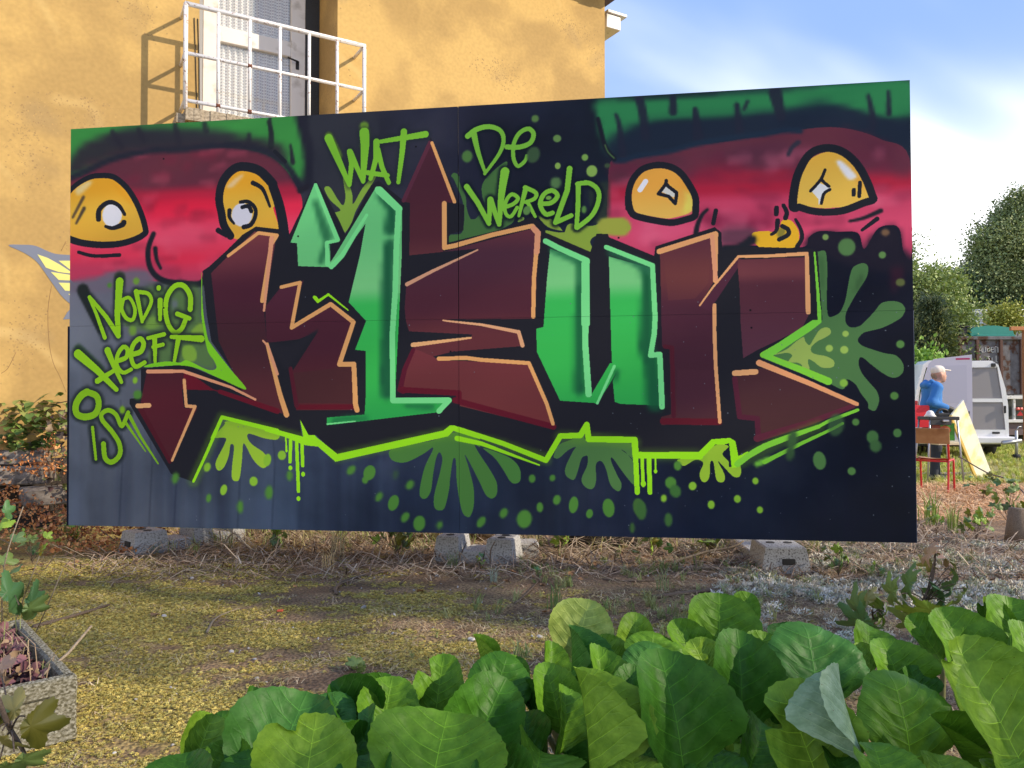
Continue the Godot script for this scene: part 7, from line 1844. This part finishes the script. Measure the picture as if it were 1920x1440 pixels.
# ---------------------------------------------------------------- yard at the right
func build_yard() -> void:
	# red school chair
	var p := Vector3(5.39, -0.171, -9.893)
	var ch := thing("school_chair", "red tubular school chair with plywood back beside the board", "chair", on_ground(p), deg_to_rad(-38.0))
	# local: the back stands at +z (to the viewer), the seat runs to -z
	var r := 0.0125
	var wd := 0.19
	for s in [-1, 1]:
		obj("back_leg", tb(smoothed3([Vector3(s * wd, 0.0, 0.24), Vector3(s * wd, 0.2, 0.21), Vector3(s * wd, 0.38, 0.19), Vector3(s * wd, 0.43, 0.13), Vector3(s * wd, 0.46, 0.16), Vector3(s * wd, 0.62, 0.2), Vector3(s * wd, 0.8, 0.24)]), r, -1.0, 8), M.red, ch)
		obj("front_leg", tb(smoothed3([Vector3(s * wd, 0.0, -0.23), Vector3(s * wd, 0.2, -0.21), Vector3(s * wd, 0.4, -0.19)]), r, -1.0, 8), M.red, ch)
		obj("side_rail", tb([Vector3(s * wd, 0.41, -0.2), Vector3(s * wd, 0.41, 0.16)], r, -1.0, 8), M.red, ch)
	for z in [-0.19, 0.15]: obj("cross_rail", tb([Vector3(-wd, 0.4, z), Vector3(wd, 0.4, z)], r * 0.9, -1.0, 8), M.red, ch)
	obj("seat", grid(8, 8, func(u, v): return Vector3(lerpf(-0.2, 0.2, u), 0.432 - 0.018 * sin(PI * u) + 0.02 * pow(v, 3.0), lerpf(-0.22, 0.17, v))), M.plywood, ch)
	var bk := tool()
	box(bk, Vector3(0, 0.72, 0.245), Vector3(0.43, 0.2, 0.012), 0.005, Basis(Vector3.RIGHT, 0.2))
	obj("backrest", bk, M.plywood, ch)
	# bench with its clutter
	var tp := Vector3(6.227, 0.726, -11.308)
	var be := thing("work_bench", "folding work bench with a black top and a painted panel below", "work bench", Vector3(tp.x, gh(tp.x, tp.z), tp.z))
	var bh := tp.y - be.position.y
	obj("top", bx(Vector3(0, bh, 0), Vector3(0.44, 0.05, 0.34), 0.008), M.black, be)
	obj("apron", bx(Vector3(-0.05, bh - 0.06, 0.16), Vector3(0.3, 0.07, 0.02), 0.004), M.dark_paint, be)
	for q in [[-0.2, 0.15], [0.19, 0.15], [-0.2, -0.15], [0.19, -0.15]]:
		obj("leg", tb([Vector3(q[0], bh - 0.02, q[1]), Vector3(q[0] * 1.35, -0.01, q[1] * 1.3)], 0.014, 0.014, 6), M.steel, be)
	obj("clamp", bx(Vector3(0.0, bh - 0.035, 0.19), Vector3(0.09, 0.03, 0.04), 0.006), M.steel, be)
	obj("step_board", bx(Vector3(0.04, bh - 0.36, 0.1), Vector3(0.3, 0.045, 0.2), 0.006), mat(lin(0.62, 0.52, 0.34), 0.6), be)
	var im := Image.create(64, 64, false, Image.FORMAT_RGBA8)
	im.fill(Color(0.24, 0.5, 0.12))
	for q in [[Vector2(36, 26), 17.0, Color(0.62, 0.3, 0.1)], [Vector2(30, 40), 9.0, Color(0.5, 0.6, 0.2)], [Vector2(10, 12), 14.0, Color(0.5, 0.2, 0.1)], [Vector2(54, 52), 10.0, Color(0.3, 0.6, 0.15)]]: dab(im, q[0], q[1], q[2])
	im.resize(24, 24, Image.INTERPOLATE_CUBIC)
	im.resize(96, 96, Image.INTERPOLATE_CUBIC)
	var pm := mat(Color.WHITE, 0.6)
	pm.albedo_texture = ImageTexture.create_from_image(im)
	var q2 := tool()
	for v in [[0, 0], [0, 1], [1, 1], [0, 0], [1, 1], [1, 0]]:
		q2.set_uv(Vector2(v[0], 1 - v[1]))
		q2.add_vertex(Vector3(-0.17 + v[0] * 0.33, bh - 0.32 + v[1] * 0.25, 0.14))
	obj("painted_panel", q2, pm, be)
	var co := thing("dust_mask", "white cone shaped dust mask lying on the work bench", "dust mask", Vector3(tp.x - 0.15, tp.y + 0.025, tp.z + 0.06))
	var st := tool(true)
	tube(st, [Vector3(0, 0, 0), Vector3(0, 0.03, 0), Vector3(0, 0.07, 0), Vector3(0, 0.088, 0)], 0.08, 0.02, 14, [0.085, 0.062, 0.045, 0.02])
	obj("cup", st, M.white_paint, co)
	var tl := thing("sander", "dark power tool held on the bench by the person in blue", "power tool", Vector3(tp.x + 0.06, tp.y + 0.026, tp.z))
	obj("base", bx(Vector3(0, 0.025, 0), Vector3(0.18, 0.05, 0.1), 0.01), M.black, tl)
	obj("grip", tb(smoothed3([Vector3(-0.08, 0.05, 0), Vector3(-0.03, 0.1, 0), Vector3(0.06, 0.09, 0), Vector3(0.08, 0.05, 0)]), 0.022, 0.018, 8), M.black, tl)
	# plank leaning on the bench
	var a := Vector3(6.471, 0.883, -11.255)
	var b := Vector3(7.594, -0.261, -12.456)
	b = on_ground(b, 0.01)
	var pk := thing("pale_plank", "long pale yellow paint streaked plank leaning from the bench to the mulch", "plank", b)
	var d := a - b
	var y := d.normalized()
	var x := y.cross(Vector3(0.15, 0, 1)).normalized()
	var bs := Basis(x, y, x.cross(y))
	var pt := grainy(mat(lin(0.88, 0.87, 0.76), 0.6), ntex(95, 0.02, [[0.0, Color(1.0, 0.92, 0.5)], [0.3, Color(1.0, 0.96, 0.72)], [0.44, Color(1, 1, 1)], [1.0, Color(1, 1, 1)]], 256, 3), 0.7)
	obj("board", bx(y * d.length() / 2, Vector3(0.3, d.length(), 0.022), 0.003, bs), pt, pk)
	obj("strip", bx(y * d.length() / 2 - x * 0.16, Vector3(0.045, d.length(), 0.03), 0.003, bs), mat(lin(0.72, 0.5, 0.14), 0.6), pk)
	# red panel
	var rp := Vector3(6.311, 0.744, -11.907)
	var rd := thing("red_board", "bright red board standing behind the bench next to the graffiti board", "board", Vector3(rp.x, gh(rp.x, rp.z), rp.z))
	obj("sheet", bx(Vector3(-0.02, 0.98, 0), Vector3(0.26, 0.34, 0.02), 0.003), mat(lin(0.7, 0.015, 0.03), 0.5), rd)
	obj("stand", tb([Vector3(-0.02, 0.9, -0.02), Vector3(-0.02, 0.0, -0.4)], 0.015, 0.015, 6), M.steel, rd)
	# timber lying on the grass edge
	var tm := obj("wood_baulk", bx(Vector3.ZERO, Vector3(1.0, 0.06, 0.1), 0.008), M.weathered)
	tm.position = on_ground(Vector3(7.272, -0.275, -12.855), 0.03)
	tag(tm, "dark wooden baulk lying on the mulch behind the red chair", "baulk")
	van()
	truck()

func van() -> void:
	var w := 1.98
	var c := Vector3(9.872, 0.869, -17.006)
	var t := thing("white_van", "white van seen from behind with one rear door ajar", "van", Vector3(c.x, -0.28, c.z), deg_to_rad(-6.0))
	# local: the rear faces +z; sides lean in towards the roof
	var prof := [Vector2(-0.99, 0.42), Vector2(-0.98, 1.15), Vector2(-0.93, 1.5), Vector2(-0.78, 2.06), Vector2(-0.66, 2.14), Vector2(0.66, 2.14), Vector2(0.78, 2.06), Vector2(0.93, 1.5), Vector2(0.98, 1.15), Vector2(0.99, 0.42)]
	var st := tool()
	# shell with a cargo opening on the left half
	prism(st, prof, -4.6, -0.9)
	obj("body", st, M.van, t)
	st = tool()
	prism(st, [Vector2(0.0, 0.46), Vector2(0.0, 2.13), Vector2(0.66, 2.13), Vector2(0.78, 2.05), Vector2(0.925, 1.5), Vector2(0.975, 1.15), Vector2(0.985, 0.46)], -0.9, -0.04)
	obj("cargo_side", st, M.van, t)
	st = tool()
	prism(st, [Vector2(-0.99, 0.42), Vector2(-0.98, 1.15), Vector2(-0.93, 1.5), Vector2(-0.78, 2.06), Vector2(-0.66, 2.14), Vector2(-0.002, 2.138), Vector2(-0.002, 2.04), Vector2(-0.62, 2.04), Vector2(-0.72, 1.98), Vector2(-0.86, 1.48), Vector2(-0.9, 1.15), Vector2(-0.91, 0.52), Vector2(-0.002, 0.52), Vector2(-0.002, 0.42)], -0.9, 0.0)
	obj("door_frame", st, M.van, t)
	# right rear door with its two sunk panels
	var door := Node3D.new()
	put(door, "right_rear_door", t)
	st = tool()
	var z0 := 0.002
	for q in [[Vector2(0.02, 1.98), Vector2(0.02, 2.12), Vector2(0.64, 2.12), Vector2(0.74, 1.98)], [Vector2(0.02, 1.22), Vector2(0.02, 1.3), Vector2(0.84, 1.3), Vector2(0.85, 1.22)], [Vector2(0.02, 0.46), Vector2(0.02, 0.62), Vector2(0.9, 0.62), Vector2(0.9, 0.46)], [Vector2(0.75, 1.98), Vector2(0.65, 2.12), Vector2(0.77, 2.03), Vector2(0.915, 1.5), Vector2(0.96, 1.15), Vector2(0.97, 0.46), Vector2(0.905, 0.46), Vector2(0.9, 0.62), Vector2(0.85, 1.25)], [Vector2(-0.03, 0.46), Vector2(-0.03, 2.12), Vector2(0.018, 2.12), Vector2(0.018, 0.46)]]:
		prism(st, q, z0 - 0.04, z0 + 0.03)
	obj("door_shell", st, M.van, door)
	obj("sunk_panel", pr([Vector2(0.02, 1.31), Vector2(0.02, 1.97), Vector2(0.73, 1.97), Vector2(0.838, 1.31)], -0.036, 0.006), M.van_grey, door)
	obj("sunk_panel", pr([Vector2(0.02, 0.63), Vector2(0.02, 1.21), Vector2(0.85, 1.21), Vector2(0.893, 0.63)], -0.036, 0.006), M.van_grey, door)
	obj("handle", bx(Vector3(0.885, 1.06, 0.05), Vector3(0.04, 0.16, 0.03), 0.008), M.black, door)
	obj("latch", bx(Vector3(0.7, 0.55, 0.04), Vector3(0.15, 0.045, 0.03), 0.008), M.black, door)
	obj("hinge", bx(Vector3(0.66, 2.03, 0.045), Vector3(0.09, 0.08, 0.04), 0.01), M.black, door)
	# left rear door, ajar towards the viewer
	var ld := Node3D.new()
	put(ld, "left_rear_door", t)
	ld.position = Vector3(-0.9, 0.0, 0.03)
	ld.rotation.y = deg_to_rad(-24.0)
	obj("door_shell", pr([Vector2(0.0, 0.44), Vector2(0.01, 1.2), Vector2(0.07, 1.6), Vector2(0.2, 2.06), Vector2(0.3, 2.16), Vector2(1.02, 2.24), Vector2(1.02, 0.4)], 0.0, 0.05), mat(lin(0.66, 0.6, 0.7), 0.35), ld)
	obj("pressed_panel", pr([Vector2(0.14, 1.2), Vector2(0.28, 2.0), Vector2(0.92, 2.02), Vector2(0.92, 1.2)], 0.05, 0.056), mat(lin(0.6, 0.55, 0.65), 0.35), ld)
	obj("magenta_strip", bx(Vector3(0.85, 2.15, 0.053), Vector3(0.26, 0.035, 0.006)), mat(lin(0.5, 0.01, 0.12), 0.4), ld)
	for i in 6:
		for j in 3: obj("grille_slot", bx(Vector3(0.78 + i * 0.035, 0.86 + j * 0.07, 0.053), Vector3(0.02, 0.055, 0.008)), M.black, ld)
	# bumper, lamps, wheels
	obj("bumper", bx(Vector3(0.05, 0.39, 0.06), Vector3(2.0, 0.16, 0.22), 0.03), M.van, t)
	obj("underside", bx(Vector3(0, 0.3, -2.2), Vector3(1.7, 0.12, 4.3), 0.02), M.black, t)
	obj("tail_lamp", bx(Vector3(-0.95, 1.0, 0.02), Vector3(0.06, 0.5, 0.05), 0.01), M.red, t)
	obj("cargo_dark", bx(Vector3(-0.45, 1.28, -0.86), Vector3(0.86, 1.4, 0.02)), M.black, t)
	for q in [[-0.86, -0.75], [0.86, -0.75], [-0.86, -3.7], [0.86, -3.7]]:
		var wh := obj("wheel", tb([Vector3(q[0] - 0.1, 0.31, q[1]), Vector3(q[0] + 0.1, 0.31, q[1])], 0.31, 0.31, 22), M.rubber, t)
		obj("rim", tb([Vector3(q[0] - 0.104, 0.31, q[1]), Vector3(q[0] + 0.104, 0.31, q[1])], 0.19, 0.19, 16), M.steel, wh)
	# small tow stand behind
	var ts := thing("tow_stand", "small galvanised jockey wheel stand right of the van's bumper", "stand", Vector3(10.7, -0.121, -16.426) * Vector3(1, 0, 1) + Vector3(0, -0.28, 0))
	obj("tube", tb([Vector3(0, 0.05, 0), Vector3(0, 0.62, 0)], 0.03, 0.03, 8), M.steel, ts)
	obj("arm", tb([Vector3(-0.3, 0.36, 0), Vector3(0.1, 0.4, 0)], 0.045, 0.045, 6), M.steel, ts)
	obj("crank", tb([Vector3(0, 0.62, 0), Vector3(0.05, 0.7, 0), Vector3(0.11, 0.7, 0)], 0.014, 0.014, 6), M.steel, ts)
	obj("foot", tb([Vector3(0.06, 0.06, 0), Vector3(-0.06, 0.06, 0)], 0.06, 0.06, 12), M.rubber, ts)

func truck() -> void:
	var z := 23.0
	var c := Vector3(14.403, 1.14, -23.002)
	var g := -0.28
	var t := thing("container_truck", "truck chassis with red tail lamps carrying the rusty container", "truck", Vector3(c.x, g, c.z))
	var lv := c.y - g
	obj("deck_beam", bx(Vector3(0.1, lv - 0.08, 0.1), Vector3(2.5, 0.1, 0.12), 0.01), M.white_paint, t)
	obj("lamp_bar", bx(Vector3(0.3, lv - 0.78, 0.1), Vector3(2.3, 0.09, 0.12), 0.01), M.white_paint, t)
	for x in [-0.85, 0.45, 0.9]: obj("upright", bx(Vector3(x, lv - 0.4, 0.1), Vector3(0.07, 0.7, 0.08), 0.008), M.white_paint, t)
	obj("chassis", bx(Vector3(0, lv - 0.45, -1.8), Vector3(1.9, 0.66, 3.4), 0.02), mat(lin(0.04, 0.045, 0.035), 0.7), t)
	obj("skirt", bx(Vector3(0.3, lv - 1.02, 0.02), Vector3(1.9, 0.36, 0.1), 0.01), mat(lin(0.16, 0.11, 0.11), 0.7), t)
	for i in 3: obj("tail_lamp", tb([Vector3(0.52 + i * 0.1, lv - 0.42, 0.14), Vector3(0.52 + i * 0.1, lv - 0.42, 0.2)], 0.045, 0.045, 12), mat(lin(0.7, 0.12, 0.1), 0.3), t)
	obj("reflector", pr([Vector2(0.5, lv - 0.62), Vector2(0.6, lv - 0.48 - 0.0), Vector2(0.7, lv - 0.62)], 0.15, 0.17), M.red, t)
	for q in [[-0.85, 0.0], [0.85, 0.0], [-0.85, -2.6], [0.85, -2.6]]:
		obj("wheel", tb([Vector3(q[0] - 0.15, 0.42, q[1] - 0.5), Vector3(q[0] + 0.15, 0.42, q[1] - 0.5)], 0.42, 0.42, 18), M.rubber, t)
	# container
	var a := Vector3(13.245, 2.853, -22.968)
	var b := Vector3(15.196, 2.853, -22.968)
	var hh := a.y - c.y
	var cx := (a.x + b.x) / 2
	var wd := b.x - a.x
	var k := thing("rusty_container", "rusted grey steel skip container with chalk writing on its end", "container", Vector3(cx, c.y, c.z))
	obj("shell", bx(Vector3(0, hh / 2, -2.0), Vector3(wd, hh, 4.0), 0.02), M.rusty, k)
	for u in [-0.46, -0.2, 0.16, 0.475]: obj("rib", bx(Vector3(wd * u, hh / 2, 0.035), Vector3(0.09, hh - 0.04, 0.08), 0.01), grainy(mat(lin(0.16, 0.08, 0.06), 0.85), M.speck, 2.0), k)
	obj("top_rim", bx(Vector3(0, hh - 0.03, 0.03), Vector3(wd + 0.06, 0.1, 0.1), 0.012), M.rusty, k)
	var chalk := mat(lin(0.72, 0.7, 0.68), 0.9)
	# two lines of chalk letters: strokes on a unit grid
	var words := [[0.0, [[[0, 0.1, 0.25, 0.9, 0.5, 0.1], [0.1, 0.4, 0.42, 0.4]], [[0, 0.8, 0.05, 0.1, 0.4, 0.2, 0.4, 0.8]], [[0.4, 0.6, 0.1, 0.6, 0.05, 0.3, 0.4, 0.25, 0.4, 0.8]], [[0, 0.5, 0.4, 0.5, 0.35, 0.85, 0.1, 0.8, 0.0, 0.4, 0.2, 0.1, 0.4, 0.2]], [[0, 0.1, 0.0, 0.85, 0.1, 0.9, 0.4, 0.8, 0.42, 0.1]]]], [1.0, [[[0.2, 0.9, 0.2, 0.1], [0, 0.5, 0.45, 0.5]], [], [[0.4, 0.85, 0.1, 0.8, 0.35, 0.45, 0.1, 0.1]], [[0.15, 0.7, 0.15, 0.1]], [[0.15, 0.95, 0.15, 0.1, 0.3, 0.12]], [[0.15, 1.0, 0.2, 0.1], [0, 0.6, 0.4, 0.62]]]]]
	var wr := tool()
	for l in words:
		var x0 := -wd * 0.17
		for letter in l[1]:
			for s in letter:
				var pts := []
				for i in range(0, s.size(), 2): pts.append(Vector3(x0 + s[i] * 0.22, hh - 0.48 - l[0] * 0.28 + s[i + 1] * 0.22, 0.006))
				tube(wr, pts, 0.011, 0.011, 4)
			x0 += 0.122
	tube(wr, [Vector3(-wd * 0.15, hh - 0.83, 0.006), Vector3(wd * 0.13, hh - 0.8, 0.006)], 0.011, 0.011, 4)
	obj("chalk_writing", wr, chalk, k)
	# load on top
	var tl := Vector3(13.705, 2.932, -22.966)
	var tr := Vector3(15.037, 2.932, -22.966)
	var tp := Vector3(14.371, 3.266, -22.959)
	var sheet := thing("teal_tarpaulin", "teal tarpaulin arched over the load on top of the rusty container", "tarpaulin", Vector3((tl.x + tr.x) / 2, c.y + hh + 0.02, c.z))
	var hw := (tr.x - tl.x) / 2
	var rise := tp.y - tl.y
	var prof := [Vector2(-hw, 0.0), Vector2(-hw * 0.97, rise * 0.6), Vector2(-hw * 0.8, rise * 0.86), Vector2(-hw * 0.3, rise), Vector2(hw * 0.2, rise), Vector2(hw * 0.75, rise * 0.84), Vector2(hw * 0.92, rise * 0.6), Vector2(hw, 0.0)]
	obj("cover", pr(prof, -2.6, -0.1), M.teal, sheet)
	obj("hem", bx(Vector3(0, 0.03, -0.08), Vector3(hw * 2.0, 0.05, 0.05), 0.01), M.teal, sheet)
	var bb := Vector3(13.546, 3.091, -22.963)
	var bag := thing("black_bin", "small black bin at the left end of the container's top", "bin", Vector3(bb.x, c.y + hh + 0.02, c.z))
	obj("tub", bx(Vector3(0, 0.15, -0.3), Vector3(0.26, 0.3, 0.3), 0.03), M.black, bag)
	obj("lid", bx(Vector3(0.01, 0.31, -0.3), Vector3(0.3, 0.05, 0.34), 0.015), M.black, bag)
	# orange timber frame at the right edge
	var of := Vector3(14.383, 2.651, -21.971)
	var fr := thing("wooden_frame", "orange brown wooden frame at the right edge beside the container", "wooden frame", Vector3(of.x + 0.2, g, of.z))
	var oh := of.y - g + 0.38
	for x in [0.0, 1.1]: obj("post", bx(Vector3(x, oh / 2, 0), Vector3(0.1, oh, 0.1), 0.008), mat(lin(0.42, 0.17, 0.07), 0.8), fr)
	obj("beam", bx(Vector3(0.4, oh - 0.02, 0.06), Vector3(1.7, 0.11, 0.09), 0.008), mat(lin(0.5, 0.2, 0.08), 0.8), fr)
	# greenhouse behind
	var g0 := Vector3(18.166, 3.934, -29.948)
	var g1 := Vector3(19.641, 4.704, -31.933)
	var gr := thing("greenhouse", "greenhouse with a grey glazed roof behind the rusty container", "greenhouse", Vector3(g0.x, g, g0.z))
	var eh := g0.y - g
	var rh := g1.y - g
	var ln := 5.0
	for s in [0.0, 1.0, 2.0, 3.0, 4.0, 5.0]:
		obj("glazing_bar", tb([Vector3(s, eh, 0), Vector3(s + 0.3, rh, -2.2)], 0.03, 0.03, 5), M.white_paint, gr)
	for s in 5:
		var q := tool()
		face(q, [Vector3(s + 0.03, eh, 0), Vector3(s + 0.97, eh, 0), Vector3(s + 1.27, rh, -2.2), Vector3(s + 0.33, rh, -2.2)], Vector3(s, 0, -1))
		obj("roof_pane", q, mat(lin(0.3, 0.3, 0.31), 0.25), gr)
	for q in [[eh, 0.0, 0.0], [rh, -2.2, 0.3]]:
		obj("purlin", tb([Vector3(q[2], q[0], q[1]), Vector3(ln + q[2], q[0], q[1])], 0.05, 0.05, 6), M.white_paint, gr)
	obj("wall", bx(Vector3(ln / 2, eh / 2, -1.1), Vector3(ln - 0.1, eh - 0.04, 2.1)), mat(lin(0.2, 0.21, 0.2), 0.5), gr)

# ---------------------------------------------------------------- sky
func sky_picture() -> ImageTexture:
	var w := 1024
	var h := 512
	var im := Image.create(w, h, false, Image.FORMAT_RGBF)
	var n1 := noise(301, 1.0, 6)
	var n2 := noise(307, 1.0, 4)
	var top := Color(0.16, 0.26, 0.56)
	var mid := Color(0.2, 0.31, 0.56)
	var low := Color(0.78, 0.86, 0.98)
	for y in h:
		var el := PI * (0.5 - (y + 0.5) / h)
		for x in w:
			var az := TAU * (x + 0.5) / w
			var d := Vector3(cos(el) * sin(az), sin(el), cos(el) * cos(az))
			if el < 0.0:
				im.set_pixel(x, y, Color(0.34, 0.31, 0.26))
				continue
			var s := sin(el)
			var c := low.lerp(mid, smoothstep(0.0, 0.42, s)).lerp(top, smoothstep(0.3, 1.0, s))
			# cirrus drawn out along one direction over a flat layer
			var k := 1.0 / (s + 0.12)
			var px := d.x * k
			var pz := d.z * k
			var u := px * 0.8 + pz * 0.6
			var v := -px * 0.6 + pz * 0.8
			var cl := n1.get_noise_2d(u * 0.32, v * 1.35) * 0.55 + n2.get_noise_2d(u * 0.25 + 8.0, v * 0.7) * 0.8
			var cover := smoothstep(0.0, 1.15, cl + 1.0 * (1.0 - smoothstep(0.12, 0.4, s)) - 0.02)
			c = c.lerp(Color(1.12, 1.11, 1.1), cover * (0.92 - 0.35 * s))
			im.set_pixel(x, y, c)
	return ImageTexture.create_from_image(im)

func _ready() -> void:
	var cam := Camera3D.new()
	cam.name = "camera"
	cam.fov = 52.814
	cam.near = 0.05
	cam.far = 600.0
	cam.position = Vector3(0, 1.0, 0)
	cam.rotation_degrees = Vector3(1.14, 0, 0)
	add_child(cam)
	cam.current = true
	var env := Environment.new()
	env.background_mode = Environment.BG_SKY
	var sky := Sky.new()
	var pan := PanoramaSkyMaterial.new()
	pan.panorama = sky_picture()
	pan.energy_multiplier = 1.0
	sky.sky_material = pan
	env.sky = sky
	env.tonemap_mode = Environment.TONE_MAPPER_LINEAR
	env.tonemap_exposure = 1.85
	env.sdfgi_enabled = true
	env.ssao_enabled = true
	env.ssil_enabled = true
	var we := WorldEnvironment.new()
	we.name = "world_environment"
	we.environment = env
	add_child(we)
	var sun := DirectionalLight3D.new()
	sun.name = "sun"
	sun.light_energy = 0.95
	sun.light_color = Color(1.0, 0.94, 0.84)
	sun.light_angular_distance = 0.5
	sun.shadow_enabled = true
	add_child(sun)
	sun.look_at_from_position(Vector3(0.967 * 0.87, 0.494, 0.255 * 0.87) * 20.0, Vector3.ZERO)
	make_materials()
	build_ground()
	build_house()
	build_board()
	build_trees()
	build_yard()
	build_person()
	build_left()
	build_feet()
	build_trough()
	build_small_plants()
	build_bergenias()
	build_cover()
